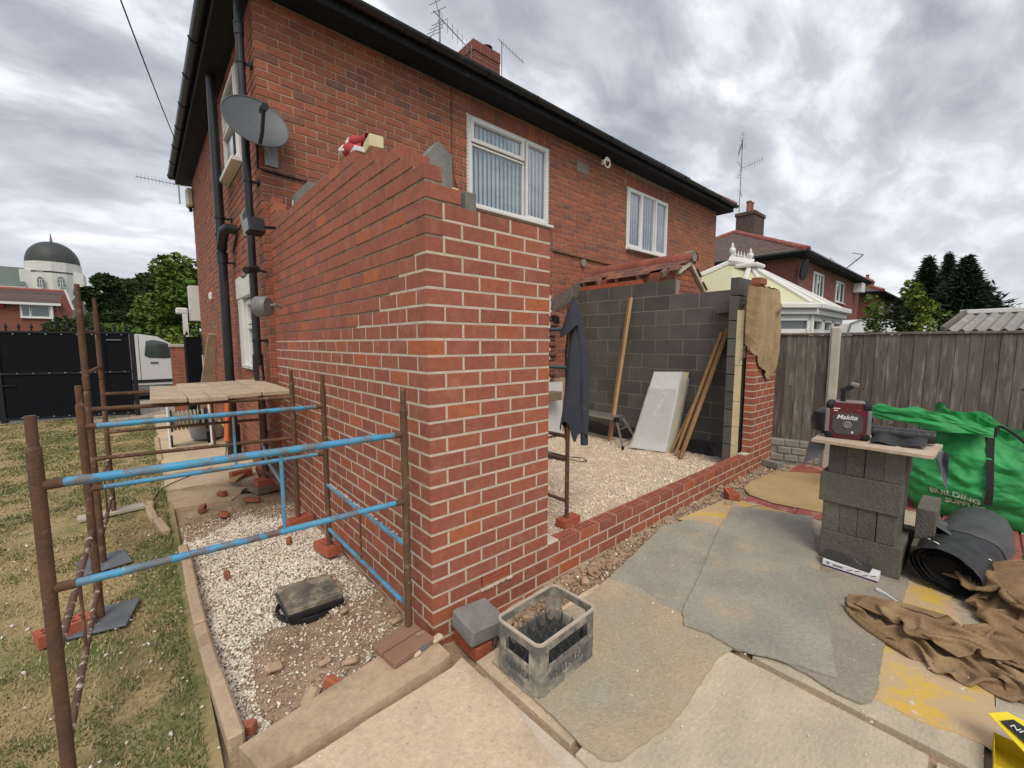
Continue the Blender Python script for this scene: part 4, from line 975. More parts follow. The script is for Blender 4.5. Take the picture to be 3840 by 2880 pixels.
mid = [ev[1].lerp(ev[2], .5), ev[2].lerp(ev[3], .5), ev[0].lerp(ev[1], .45)]
for e_ in mid[:2]: obj('roof_bar', MB().tube([e_+Vector((0, 0, .04)), apex+Vector((0, 0, .05))], .035, 6), upvc, cv)
rc_ = MB(); rc_.tube([apex+Vector((0, -.05, .07)), back+Vector((0, .05, .07))], .09, 8); rc_.box(apex.x-.2, apex.x+.2, apex.y-.2, apex.y+.2, apex.z+.0, apex.z+.07, bev=.02); obj('ridge', rc_, upvc, cv)
fp = [(.0, 0), (.07, 0), (.07, .12), (.045, .14), (.05, .16), (.1, .22), (.11, .29), (.08, .36), (.05, .38), (.055, .4), (.04, .46), (.012, .54), (.0, .56)]
for pq, sc_ in ((apex, .5), (back, .56)): obj('finial', MB().lathe([(r_*sc_, z_*sc_) for r_, z_ in fp], tuple(pq+Vector((0, 0, .09))), 14), upvc, cv, smooth=True)
for i in range(5): obj('cresting_spike', MB().lathe([(.012, 0), (.012, .03), (.026, .05), (.012, .08), (.016, .09), (.0, .15)], tuple(apex.lerp(back, (i+1)/6)+Vector((0, 0, .13))), 8), upvc, cv, smooth=True)
for a, b in zip(ev[:-1], ev[1:]):
    d_ = (b-a); L_ = d_.length; an = math.atan2(d_.y, d_.x); M_ = TR(a.x, a.y, 0, an)
    gm = MB(); gm.box(-.02, L_+.02, -.16, .04, kz-.06, kz+.03, M=M_, bev=.015); gm.box(-.02, L_+.02, -.09, .04, kz-.15, kz-.06, M=M_, bev=.01); obj('gutter', gm, upvc, cv)
    fw_ = MB(); fw_.box(0, L_, .0, .07, .0, .75, M=M_); fw_.box(0, L_, .0, .07, kz-.45, kz-.38, M=M_); fw_.box(0, L_, .0, .07, kz-.2, kz-.15, M=M_); fw_.box(0, L_, .0, .07, .75, .85, M=M_)
    n_ = max(2, int(round(L_/.65)))
    for i in range(n_+1): u = i*L_/n_; fw_.box(u-.035, u+.035, -.01, .08, 0, kz-.15, M=M_)
    obj('frame', fw_, upvc, cv)
    for i in range(n_):
        u0, u1 = i*L_/n_+.035, (i+1)*L_/n_-.035
        s_ = MB()
        for q_ in ((u0, u1, .85, .9), (u0, u1, kz-.25, kz-.2), (u0, u0+.05, .85, kz-.2), (u1-.05, u1, .85, kz-.2)): s_.box(q_[0], q_[1], -.02, .04, q_[2], q_[3], M=M_, bev=.006)
        obj('sash', s_, upvc, cv); obj('pane', MB().box(u0, u1, .02, .026, .86, kz-.2, M=M_), glassm, cv)
        obj('leading', MB().tube([M_ @ Vector((u0+.08, .012, kz-.42)), M_ @ Vector((u1-.08, .012, kz-.42))], .006, 4), soff, cv)
# ------------------------------------------------------------------ caravan and shed over the fence
ca = thing('touring_caravan', 'white caravan with rounded end, top showing above the fence beside the conservatory', 'caravan')
q0, q1 = at(3190, 1165, 0, 15.0), at(3410, 1240, 0, 15.0)
prof = [(0, .3), (5.3, .3), (5.6, .7), (5.55, 1.4), (5.2, 2.0), (4.7, 2.25), (3.9, 2.33), (.6, 2.33), (.15, 2.2), (0, 1.8)]
def prism_x(poly, thick, Mx): 
    m2 = MB(); n = len(poly); v = [(x, 0, z) for x, z in poly]+[(x, thick, z) for x, z in poly]
    m2.add(v, [tuple(range(n)), tuple(range(n, 2*n))[::-1]]+[(i, n+i, n+(i+1) % n, (i+1) % n) for i in range(n)], M=Mx); return m2
c0, c1 = at(3140, 1200, 2, 2.30), at(3330, 1205, 2, 2.28)
Mc = TR(14.1, .9, 0, R(-22)) 
obj('body', prism_x(prof, 2.1, Mc), caravw, ca)
def offs(poly, k): cx = sum(p[0] for p in poly)/len(poly); cz = sum(p[1] for p in poly)/len(poly); return [((x-cx)*k+cx, (z-cz)*k+cz) for x, z in poly]
sm_ = MB(); pp = [Mc @ Vector((x, -.01, z)) for x, z in prof]; sm_.tube(pp+[pp[0]], .03, 5); obj('trim', sm_, greyp, ca)
obj('marker_lamp', MB().box(2.2, 2.35, -.04, .0, 2.1, 2.2, M=Mc), upvc, ca)
sh = thing('corrugated_shed', 'low shed with a corrugated cement roof and white ridge behind the fence', 'shed')
s0 = at(3540, 1240, 0, 9.5); e0_ = at(3545, 1238, 1, 0)
SX, SY, SZ = 9.2, at(3545, 1238, 0, 9.2).y, at(3545, 1242, 0, 9.2).z; 
Ms = TR(SX, SY, 0, R(-97))
wv = MB()
def cor(u, v): return Ms @ Vector((u*5.5, v*1.6, SZ+.03*math.sin(u*5.5/.155*2*math.pi)+v*.36))
wv.grid(cor, 280, 3); wv.grid(lambda u, v: cor(1-u, v)+Vector((0, 0, -.014)), 280, 3)
obj('corrugated_roof', wv, asbe, sh, smooth=True)
obj('ridge_cap', MB().box(-.1, 5.6, 1.52, 1.72, SZ+.35, SZ+.43, M=Ms, bev=.01), upvc, sh)
obj('wall', MB().box(.15, 5.4, .15, 2.9, 0, SZ-.01, M=Ms), fencem, sh); obj('barge_board', MB().box(-.06, .0, -.02, 1.6, -.08, .06, M=Ms @ TR(0, 0, SZ+.02, 0, R(12.7))), fencem, sh)
obj('fascia', MB().box(0, 5.5, .04, .08, SZ-.12, SZ-.03, M=Ms), soff, sh)

# ------------------------------------------------------------------ trees and plants
def foliage(name, blobs, n, size, mat, parent=None, flat=.55, seed=1, **kw):
    r = np.random.default_rng(seed); V = []
    B = np.array(blobs, float); w = B[:, 3]*B[:, 4]*B[:, 5]; w = w**.7; w /= w.sum()
    ids = r.choice(len(B), n, p=w); d = r.normal(size=(n, 3)); d /= np.linalg.norm(d, axis=1)[:, None]
    rad = r.uniform(.45, 1.05, n)**.6; P_ = B[ids, :3]+d*rad[:, None]*B[ids, 3:6]
    a = r.normal(size=(n, 3)); a[:, 2] *= flat; a /= np.linalg.norm(a, axis=1)[:, None]
    b = np.cross(a, r.normal(size=(n, 3))); b /= np.linalg.norm(b, axis=1)[:, None]; s_ = size*r.uniform(.5, 1.4, n)[:, None]
    T = np.stack([P_-a*s_, P_+b*s_*.55, P_+a*s_, P_-b*s_*.55], 1).reshape(-1, 3); F = np.arange(n*4).reshape(-1, 4)
    return raw(name, T, F, mat, 4, parent=parent, **kw)
def tree(label, x, y, h, w, mat, seed, n=9000, size=.16, grp=None, nb=16, base=.25, cat='tree', trunk=.18, name='broadleaf_tree'):
    r = random.Random(seed); t_ = thing(name, label, cat, grp, loc=(x, y, 0)); b = []
    for i in range(nb):
        u = r.uniform(0, 1); zc = h*(base+(.92-base)*u); rr = w*.5*math.sin(math.pi*(.18+.74*u))*r.uniform(.15, .75); a = r.uniform(0, 6.28); s_ = w*r.uniform(.13, .24)
        b.append((rr*math.cos(a), rr*math.sin(a), zc, s_, s_, s_*.8))
    foliage('crown', b, n, size, mat, t_, seed=seed)
    m_ = MB().tube([(0, 0, -.2), (.05*h*.1, 0, h*.3), (0, .02*h, h*.7)], [trunk, trunk*.75, trunk*.25], 8)
    for i in range(7):
        q_ = b[i]; m_.tube([(0, 0, h*(.22+.05*i)), (q_[0]*.5, q_[1]*.5, q_[2]*.8), (q_[0], q_[1], q_[2])], [trunk*.4, trunk*.22, .02], 5)
    obj('trunk', m_, barkm, t_); return t_
G = 'dark trees behind the church'
for i, (px_, pt, w, D, h_, lab) in enumerate([(385, 1005, 4.6, 62, 0, 'dark rounded tree just right of the domed church'), (470, 1018, 5.2, 66, 0, 'dark tree, second from the church, with a gap of sky at its foot'), (548, 1022, 6.2, 70, 0, 'dark flat-topped tree between the church trees and the fresh green one')]):
    P = at(px_, pt, 1, D); tree(lab, P.x, D, P.z, w*1.0, leafd, 20+i, 16000, .26, G, 26, .12)
P = at(655, 978, 1, 32); tree('bright green tree close to the far end of the side wall', P.x+.3, 32, P.z, 6.2, leafb, 31, 16000, .15, None, 26, .1)
P = at(620, 1010, 1, 30); 
hg = thing('clipped_hedge', 'long clipped green hedge beyond the black gate', 'hedge')
a, b = at(390, 1212, 1, 34), at(545, 1222, 1, 32)
foliage('leaves', [(a.x+(b.x-a.x)*i/9, 34-2*i/9, a.z-.9, 1., .8, .9) for i in range(10)], 9000, .1, leafb, hg, seed=5)
a, b = at(640, 1260, 1, 18), at(720, 1260, 1, 18)
bs = thing('yellow_green_shrub', 'bright yellow-green shrub between the van and the gate pillar', 'shrub')
foliage('leaves', [(at(690, 1285, 1, 19).x, 19, 1.55, .5, .5, .45), (at(655, 1275, 1, 19).x, 19, 1.6, .35, .4, .4)], 1800, .07, leafy, bs, seed=6)
ivy = thing('climbing_shrub', 'dull brownish shrub beside the bungalow gable', 'shrub'); P = at(250, 1215, 1, 30)
foliage('leaves', [(P.x, 30, P.z-.6, 1.0, .6, 1.0), (P.x+.8, 30, P.z-.2, .5, .5, .9)], 2500, .1, leafd, ivy, seed=8)
def conifer(label, x, y, h, w, seed, n=15000):
    r = np.random.default_rng(seed); t_ = thing('conifer_tree', label, 'tree', 'tall conifers beyond the row', loc=(x, y, 0))
    zz_ = r.uniform(.03, 1., n)**1.25; nb_ = 46; br = r.integers(0, nb_, n)*2*np.pi/nb_*2.39996; lvl = np.floor(zz_*30)/30; az = br+lvl*40
    R_ = w*.6*(1-lvl)**1.25*(.6+.7*np.sin(az*3+lvl*47)**2)+.05; t = r.uniform(.25, 1, n)**.7
    z = lvl*h+(-.25*t*t+.2*t**4)*R_*.9+r.normal(0, .1, n)
    P_ = np.stack([np.cos(az)*R_*t, np.sin(az)*R_*t, z], 1)+r.normal(0, .09, (n, 3))
    d = np.stack([np.cos(az), np.sin(az), np.full(n, -.15)+.35*t], 1)+r.normal(0, .35, (n, 3)); d /= np.linalg.norm(d, axis=1)[:, None]
    b = np.cross(d, r.normal(size=(n, 3))); b /= np.linalg.norm(b, axis=1)[:, None]; s_ = r.uniform(.14, .38, n)[:, None]*w/7*(1.15-.6*lvl)[:, None]
    T = np.stack([P_-d*s_*.6, P_+b*s_*.22, P_+d*s_, P_-b*s_*.22], 1).reshape(-1, 3)
    raw('crown', T, np.arange(n*4).reshape(-1, 4), leafc, 4, parent=t_)
    obj('trunk', MB().tube([(0, 0, -.2), (0, 0, h*.95)], [.3, .03], 8), barkm, t_)
for i, (px_, py_, w, D, lab) in enumerate([(3485, 965, 6.6, 38, 'left of the three dark conifers, behind the climbing plants'), (3562, 948, 5.2, 41, 'middle and tallest of the three dark conifers'), (3632, 962, 7.6, 36, 'right of the three dark conifers, above the corrugated shed')]):
    P = at(px_, py_, 0, D); conifer(lab, D, P.y, P.z, w, 50+i, 20000)
for i, (px_, py_, zt, n_, lab, mt) in enumerate([(3290, 1128, 0, 900, 'short climbing plant in front of the second row house', leafb), (3450, 1080, 0, 1900, 'tall fresh green climbing plant in front of the conifers', leafy), (3400, 1160, 0, 1300, 'dark leafy climber left of the tall fresh green one', leafd), (3530, 1185, 0, 900, 'low green plant just left of the corrugated shed', leafb)]):
    P = at(px_, py_, 0, 10.5); t_ = thing('garden_climber', lab, 'plant', None, loc=(10.5, P.y, 0)); H_ = P.z; r = random.Random(i)
    foliage('leaves', [(r.uniform(-.18, .18), r.uniform(-.12, .12), z, .2-.1*(z/H_), .17, .22) for z in [1.3+k*(H_-1.35)/8 for k in range(9)]], n_, .045, mt, t_, seed=90+i)
    obj('stem', MB().tube([(0, 0, 0), (.03, .02, H_*.5), (0, 0, H_)], [.02, .015, .004], 5), barkm, t_)
rr_ = thing('distant_roof_house', 'red roofed house at the right edge beyond the shed', 'house')
P = at(3840, 1140, 0, 45); P2 = at(3740, 1190, 0, 45)
m_ = MB(); m_.add([(45, P2.y, P2.z), (45, P2.y-9, P2.z), (48, P.y-2.5, P.z+1.2), (51, P2.y, P2.z), (51, P2.y-9, P2.z)], [(0, 1, 2), (0, 2, 3), (1, 4, 2), (3, 2, 4)]); obj('roof', m_, ridgem, rr_); obj('wall', MB().box(45.3, 50.8, P2.y-8.6, P2.y-.3, 0, P2.z), farbrick, rr_)

# ------------------------------------------------------------------ left background: gate, van, bungalow, church
gt = thing('black_driveway_gate', 'wide black boarded gate with spikes along its top, standing on the lawn edge', 'gate')
g0, g1 = Vector((-8.2, 12.67, 0)), Vector((-1.22, 10.45, 0)); gd = (g1-g0).normalized(); gl = (g1-g0).length; ga = math.atan2(gd.y, gd.x); Mg = TR(g0.x, g0.y, 0, ga)
obj('board', MB().box(0, gl-.08, 0, .02, .1, 1.86, M=Mg), gatem, gt)
f = MB()
for z in (.08, 1.0, 1.84): f.box(0, gl, -.02, .045, z, z+.04, M=Mg)
f.box(gl-.5, gl-.44, -.0, .05, .1, 1.86, M=Mg); f.box(gl-.06, gl, -.03, .06, .04, 1.88, M=Mg); f.box(gl-2.18, gl-2.1, -.03, .06, .04, 1.86, M=Mg)
f.box(gl-2.4, gl-1.9, -.035, -.02, .78, .8, M=Mg)
obj('frame', f, soff, gt)
n_ = int(gl/.185)
for i in range(n_):
    x = gl-.12-i*.185; m_ = MB(); m_.tube([Mg @ Vector((x, 0, 1.84)), Mg @ Vector((x, 0, 1.96))], .012, 6); m_.lathe([(.0, .0), (.034, .02), (.028, .045), (.0, .12)], n=6, M=Mg @ TR(x, 0, 1.93)); m_.lathe([(.0, 0), (.026, .012), (0, .03)], n=6, M=Mg @ TR(x, 0, 1.9)); obj('spike', m_, soff, gt)
rv = MB()
for i in range(int(gl/.24)):
    for z in (1.81, 1.02, .12): rv.box(gl-.2-i*.24, gl-.175-i*.24, -.028, -.02, z, z+.02, M=Mg)
obj('rivet', rv, steelg, gt, kind='stuff'); obj('latch', MB().box(gl-.45, gl-.2, -.035, -.022, 1.7, 1.715, M=Mg), steelg, gt)
g2 = thing('open_gate_leaf', 'narrow black gate leaf folded back against the far end of the side wall', 'gate')
obj('panel', MB().box(-.36, -.1, 9.7, 9.74, .1, 1.78), gatem, g2); m_ = MB()
for i in range(3): m_.lathe([(.0, .0), (.034, .02), (.028, .045), (.0, .12)], (-.34+i*.11, 9.72, 1.8), 6)
m_.box(-.4, -.36, 9.68, 9.76, .05, 1.82); obj('spike_rail', m_, soff, g2)
pl = thing('brick_gate_pillar', 'low red brick gate pillar with stone cap beside the white van', 'pillar')
b_ = MB(); xa, xb, ya = -.6, -.29, 10.5
for k in range(18):
    for a, b in course(xa, xb, .1 if k % 2 else .205): b_.box(a, b, ya, ya+.3, .05+k*.083, .05+k*.083+.073, bev=.003)
obj('brickwork', b_, oldbrick, pl, kind='stuff'); obj('core', MB().box(xa+.005, xb-.005, ya+.005, ya+.29, 0, 1.54), mort_o, pl); obj('cap', MB().box(xa-.03, xb+.03, ya-.03, ya+.33, 1.545, 1.62, bev=.012), postm, pl)
wh_ = thing('side_porch', 'white gutter end of the front bay past the end of the side wall', 'porch')
m_ = MB(); m_.box(-.42, -.18, 11.2, 11.4, 2.35, 2.5, bev=.03); m_.box(-.3, -.2, 11.2, 11.3, 1.6, 2.36); obj('downpipe', m_, upvc, wh_); m_ = MB(); m_.box(-.14, .1, 11.15, 11.6, 2.2, 3.05); obj('render_panel', m_, whitew, wh_)
vn = thing('white_van', 'white panel van parked beyond the gate, nose to the right', 'van')
vy = 14.3; bp = [(-4.4, .45), (-4.4, 1.75), (-4.2, 1.88), (-1.1, 1.9), (-.75, 1.84), (-.15, 1.44), (.55, 1.2), (.78, 1.0), (.82, .5), (.7, .42)]
obj('body', prism_x(bp, 1.8, TR(.0, vy, 0)), vanw, vn)
obj('side_window', prism_x([(-1.05, 1.28), (-1.0, 1.7), (-.85, 1.74), (-.6, 1.68), (.0, 1.32), (-.02, 1.24), (-.6, 1.2), (-.95, 1.22)], .01, TR(0, vy-.012, 0)), carglass, vn)
m_ = MB(); sk = lambda x: m_.box(x-.006, x+.006, vy-.004, vy+.002, .5, 1.86); sk(-1.16); sk(-2.2); m_.box(-1.16, .0, vy-.004, vy+.002, .5, .51); obj('panel_gap', m_, soff, vn)
for x in (-.75, -1.6): obj('door_handle', MB().box(x-.18, x, vy-.03, vy, 1.06, 1.09, bev=.006), soff, vn)
obj('side_trim', prism_x([(-3.4, .5), (-.1, .5), (-.28, .58), (-3.4, .6)], .02, TR(0, vy-.02, 0)), soff, vn); obj('wing_mirror', MB().box(-.15, .1, vy-.2, vy, 1.22, 1.4, bev=.05), soff, vn)
obj('sill_skirt', MB().box(-4.3, .7, vy+.02, vy+1.7, .22, .45), greyp, vn)
for x in (-3.5, .15):
    wl = obj('wheel', MB().lathe([(.02, 0), (.3, 0), (.32, .03), (.32, .18), (.02, .2)], n=20, M=TR(x, vy+.22, .34, 0, R(90))), soff, vn); obj('rim', MB().lathe([(.01, 0), (.19, 0), (.19, .01)], n=16, M=TR(x, vy+.015, .34, 0, R(90))), steelg, wl)
bg = thing('brick_bungalow', 'brick bungalow with brown tiled roof and wide white window below the church tower', 'bungalow')
BY = 48.0
def B3(x, y): return at(x, y, 1, BY)
e0, e1 = B3(-260, 1122), B3(215, 1140); rd1 = B3(240, 1092); z_e = 5.4; x0, x1 = e0.x, e1.x; z_e = e1.z; z_r = rd1.z+.2
obj('wall', MB().box(x0, x1-.1, BY+.3, BY+6, 0, z_e), farbrick, bg)
r_ = MB(); n_ = 16
for k in range(n_):
    a, b = k/n_, (k+1)/n_; r_.add([(x0, BY+3*a, z_e+(z_r-z_e)*a+.04), (x1+.2, BY+3*a, z_e+(z_r-z_e)*a+.04), (x1+.2, BY+3*b, z_e+(z_r-z_e)*b), (x0, BY+3*b, z_e+(z_r-z_e)*b)], [(0, 1, 2, 3)])
    r_.add([(x0, BY+3*a, z_e+(z_r-z_e)*a-.02), (x1+.2, BY+3*a, z_e+(z_r-z_e)*a-.02), (x1+.2, BY+3*a, z_e+(z_r-z_e)*a+.04), (x0, BY+3*a, z_e+(z_r-z_e)*a+.04)], [(0, 1, 2, 3)])
rb = obj('roof', r_, roofm, bg); obj('ridge_tile', MB().tube([(x0, BY+3, z_r+.02), (x1+.2, BY+3, z_r+.02)], .13, 8), ridgem, rb)
obj('gutter', MB().box(x0, x1+.2, BY-.15, BY, z_e-.15, z_e+.03), upvc, bg)
gx = B3(268, 1165).x
m_ = MB(); m_.add([(x1, BY+.3, 0), (gx, BY+.3, 0), (gx, BY+.3, z_e-.35), ((x1+gx)/2+.1, BY+.3, z_r-.15), (x1, BY+.3, z_e-.0)], [(0, 1, 2, 3, 4)]); obj('gable', m_, farbrick, bg)
obj('barge_board', MB().tube([((x1+gx)/2+.1, BY+.25, z_r-.05), (gx+.1, BY+.25, z_e-.4)], .09, 4), upvc, bg)
wa, wb = B3(75, 1190), B3(187, 1140); window_x(bg, wa.x, wb.x, BY+.22, wa.z, wb.z, [(.02, .33, .03, .97, 1), (.35, .98, .03, .97, 0)], blinds=False, fw=.12)
obj('downpipe', MB().tube([(x1-.35, BY+.1, z_e), (x1-.3, BY+.1, 0)], .08, 6), upvc, bg); obj('alarm_box', MB().box(B3(0, 1140).x-.1, B3(12, 1140).x, BY+.1, BY+.3, B3(0, 1150).z, B3(0, 1136).z), redf, bg)
chh = thing('domed_church', 'white church tower with a dark green-grey dome and a small spire', 'church')
DY = 110.0; K = lambda x, y: at(x, y, 1, DY)
L_, R_2 = K(80, 1020), K(299, 1030); cx_ = (L_.x+R_2.x)/2; rad = (R_2.x-L_.x)/2; tp = K(185, 895).z; bz = K(185, 980).z
dm_ = [(rad*math.cos(a)**.92, bz+(tp-bz)*math.sin(a)) for a in [i*math.pi/2/14 for i in range(15)]]
obj('dome', MB().lathe(dm_, (cx_, DY+rad, 0), 36), slate, chh, smooth=True); obj('spire', MB().tube([(cx_, DY+rad, tp-.2), (cx_, DY+rad, K(185, 862).z)], [.25, .04], 6), M('mauve_finial', (.3, .16, .24), (.25, .14, .2), 3), chh)
m_ = MB(); m_.lathe([(rad*1.03, 0), (rad*1.03, bz)], (cx_, DY+rad, 0), 12); 
m_.box(cx_-rad*1.12, cx_+rad*1.1, DY+rad*.3, DY+rad*2, 0, bz-1.6); obj('tower', m_, whitew, chh)
obj('band', MB().lathe([(rad*1.05, bz-1.9), (rad*1.05, bz-1.7)], (cx_, DY+rad, 0), 12), soff, chh)
for px_ in (154, 231):
    a_, c_ = K(px_-11, 1078), K(px_+11, 1040); w_ = c_.x-a_.x; yw = DY-.4
    m_ = MB(); pts_ = [(a_.x, a_.z), (c_.x, a_.z)]+[((a_.x+c_.x)/2+w_/2*math.cos(t*math.pi/8), c_.z-w_/2+w_/2*math.sin(t*math.pi/8)) for t in range(9)]
    wn_ = obj('arched_window', prism_x(pts_, .12, TR(0, yw, 0)), glassm, chh)
    g_ = MB()
    for t in (.33, .66): g_.box(a_.x+w_*t-.04, a_.x+w_*t+.04, yw-.03, yw, a_.z, c_.z-.3)
    for t in range(5): g_.box(a_.x, c_.x, yw-.03, yw, a_.z+t*.7, a_.z+t*.7+.06)
    obj('glazing_bar', g_, upvc, wn_)
a_, b2 = K(-60, 975), K(92, 1070); m_ = MB(); m_.add([(a_.x-30, DY, b2.z), (b2.x, DY, b2.z), (b2.x, DY+5, K(70, 990).z), (a_.x-30, DY+5, K(70, 985).z)], [(0, 1, 2, 3)]); obj('nave_roof', m_, slatec, chh)
obj('nave', MB().box(a_.x-30, b2.x, DY+.2, DY+9, 0, b2.z), whitew, chh)
q_ = K(340, 1125); rr2 = (K(366, 1130).x-K(310, 1130).x)/2; sd_ = [(rr2*math.cos(a), q_.z+(K(330, 1087).z-q_.z)*math.sin(a)) for a in [i*math.pi/2/8 for i in range(9)]]
xs_ = (K(366, 1130).x+K(310, 1130).x)/2
obj('small_dome', MB().lathe(sd_, (xs_, DY+rr2, 0), 20), slate, chh, smooth=True); obj('turret', MB().lathe([(rr2*.97, 0), (rr2*.97, q_.z)], (xs_, DY+rr2, 0), 16), whitew, chh, smooth=True)
obj('lean_to_roof', MB().add([(cx_+rad*.1, DY-3, K(250, 1270).z), (cx_+rad*1.3, DY-3, K(250, 1270).z), (cx_+rad*1.0, DY+rad*.3, K(265, 1115).z), (cx_+rad*.5, DY+rad*.3, K(265, 1115).z)], [(0, 1, 2, 3)]), slate, chh)
# overhead cable to the house
wq = [Vector((-3.6, 1.9, 7.6))]; tq = at(665, 545, 0, -.48); wq = at(470, 0, 1, 3.0); wq = tq+(wq-tq)*2.2
tag(obj('telephone_cable', MB().tube([wq.lerp(tq, t/12)+Vector((0, 0, -.12*math.sin(math.pi*t/12))) for t in range(13)], .006, 5), soff), 'thin overhead cable running down to the eaves at the left', 'cable')
# ------------------------------------------------------------------ ground
def sheet(name, x0, x1, y0, y1, z, amp, mat, step=.05, sc=3., edge=0, fn=None, **kw):
    nx, ny = max(1, int((x1-x0)/step)), max(1, int((y1-y0)/step)); m_ = MB()
    def g(u, v):
        x, y = x0+u*(x1-x0), y0+v*(y1-y0); h = z+amp*fbm(x, y, sc)
        if fn: h += fn(x, y)
        return (x, y, h)
    m_.grid(g, nx, ny); return obj(name, m_, mat, smooth=True, kind='structure', **kw)
obj('ground', MB().grid(lambda u, v: ((u-.5)*1600, (v-.5)*1600, -.14), 8, 8), M('far_field_grass', (.1, .12, .05), (.07, .09, .04), .1, rough=1, bump=0), kind='structure')
def lawnz(x, y): return (.03 if x > -8 else 0)-max(0, (-.97-x))*.0
lw_x = -.93
sheet('lawn', -13, -.955, -5, 10.9, .03, .02, lawnm, step=.09, sc=2)
sheet('soil_bed', -1.0, .0, -.1, 3.3, -.005, .035, soilm, step=.03, sc=5, fn=lambda x, y: .03*max(0, 1-abs(x+.45)*2.2))
sheet('trench_soil', -.9, 5.3, -.55, .0, -.045, .05, soilm, step=.03, sc=6, fn=lambda x, y: .045*min(1, max(0, (x-.35)/.5))-.02*min(1, max(0, 1-abs(y+.12)*7)) + .03*min(1, max(0, (x-1.2))))
sheet('extension_floor', .1, 5.0, .1, 3.2, .03, .03, M('gravel_fines', (.66, .55, .43), (.54, .43, .32), 6, rough=1, bump=.8, bsc=50, fine=80), step=.05, sc=4)
sheet('patio_bed', -1.2, 6.2, -5, -.3, .026, .004, soilm, step=.09, sc=4)
sheet('driveway', -14, 9, 10.95, 13.9, .02, .0, pavem, step=2)
dv = MB()
for r_ in range(14):
    for i in range(11):
        x = -1.1-.0+i*.205-(.1 if r_ % 2 else 0); y = 9.95+r_*.19; dv.box(x-.9, x-.9+.198, y, y+.184, .02, .05+random.uniform(-.002, .002), bev=.004)
tag(obj('driveway_paving', dv, pavem), kind='structure')
obj('road', MB().box(-60, 60, 13.9, 21, -.1, .0), asph, kind='structure')
obj('pavement', MB().box(-60, 60, 21, 23, -.1, .12), pavem, kind='structure')
# broken concrete path along the side wall
cp = thing('broken_concrete_path', 'worn concrete path with a broken edge beside the far part of the side wall', 'path'); cp['kind'] = 'structure'; del cp['category']; cp.name = 'path'
def ragged(pts, amp=.03, step=.08, seed=0):
    r = random.Random(seed); out = []
    for i in range(len(pts)):
        a, b = Vector(pts[i]+(0,)), Vector(pts[(i+1) % len(pts)]+(0,)); n_ = max(1, int((b-a).length/step)); nn = Vector((b.y-a.y, a.x-b.x, 0)).normalized()
        for k in range(n_): q_ = a.lerp(b, k/n_)+nn*(r.uniform(-amp, amp) if k else 0); out.append((q_.x, q_.y))
    return out
for i, (poly, z1) in enumerate([([(-.98, 4.62), (-.07, 4.35), (-.07, 6.9), (-.98, 6.9)], .065), ([(-.98, 6.93), (-.07, 6.93), (-.07, 10.2), (-.98, 10.2)], .06), ([(-1.05, 3.95), (-.15, 3.72), (-.1, 4.28), (-1.0, 4.55)], .045), ([(-.98, 3.25), (-.5, 3.15), (-.3, 3.5), (-.55, 3.75), (-1.02, 3.85)], .03)]):
    obj('slab', MB().prism(ragged(poly, .02, .1, i), -.1, z1), concm if i < 3 else conct, cp)
# edging kerbs between lawn and gravel
ek = thing('edging_kerbs', 'line of old narrow edging kerbs between lawn and gravel', 'kerb')
kp = [(-.905, -.04), (-.925, .42), (-.94, .9), (-.945, 1.4), (-.94, 1.9), (-.945, 2.12)]
for a, b in zip(kp[:-1], kp[1:]):
    d_ = Vector((b[0]-a[0], b[1]-a[1], 0)); L_ = d_.length; M_ = TR(a[0], a[1], 0, math.atan2(d_.y, d_.x), R(random.uniform(-3, 3)))
    obj('kerb', MB().box(.004, L_-.004, -.03, .03, -.1, .095+random.uniform(-.006, .006), M=M_, bev=.01), conct, ek)
for a, b in zip([(-1.03, 2.55), (-1.1, 2.95), (-1.13, 3.3), (-1.0, 5.4), (-1.0, 6.3)], [(-1.08, 2.92), (-1.13, 3.28), (-1.12, 3.5), (-1.0, 6.25), (-1.0, 7.2)]):
    d_ = Vector((b[0]-a[0], b[1]-a[1], 0)); obj('kerb', MB().box(0, d_.length, -.03, .03, -.1, .085, M=TR(a[0], a[1], 0, math.atan2(d_.y, d_.x)), bev=.012), conct, ek)
# scattered stones
def stones(name, n, sampler, size, mat, seed=0, flat=.65, **kw):
    r = np.random.default_rng(seed); P_ = np.array([sampler(r) for _ in range(n)]); 
    base = np.array([(1, 0, 0), (-1, 0, 0), (0, 1, 0), (0, -1, 0), (0, 0, 1), (0, 0, -1)], float); F0 = np.array([(0, 2, 4), (2, 1, 4), (1, 3, 4), (3, 0, 4), (2, 0, 5), (1, 2, 5), (3, 1, 5), (0, 3, 5)])
    s_ = np.exp(r.normal(math.log(size), .38, n)); sc_ = s_[:, None, None]*r.uniform(.55, 1.15, (n, 6, 1)); V = base[None]*sc_*np.array([1, .8, flat])
    V = V+r.normal(0, .16, V.shape)*s_[:, None, None]
    a = r.uniform(0, 6.28, n); c_, si = np.cos(a), np.sin(a); x = V[..., 0]*c_[:, None]-V[..., 1]*si[:, None]; y = V[..., 0]*si[:, None]+V[..., 1]*c_[:, None]
    z = V[..., 2]+.35*x*r.normal(0, 1, n)[:, None]
    V = np.stack([x, y, z], -1)+P_[:, None, :]
    F = (F0[None]+np.arange(n)[:, None, None]*6).reshape(-1, 3); return raw(name, V.reshape(-1, 3), F, mat, 3, **kw)
def bedz(x, y): return -.005+.035*fbm(x, y, 5)+.03*max(0, 1-abs(x+.45)*2.2)
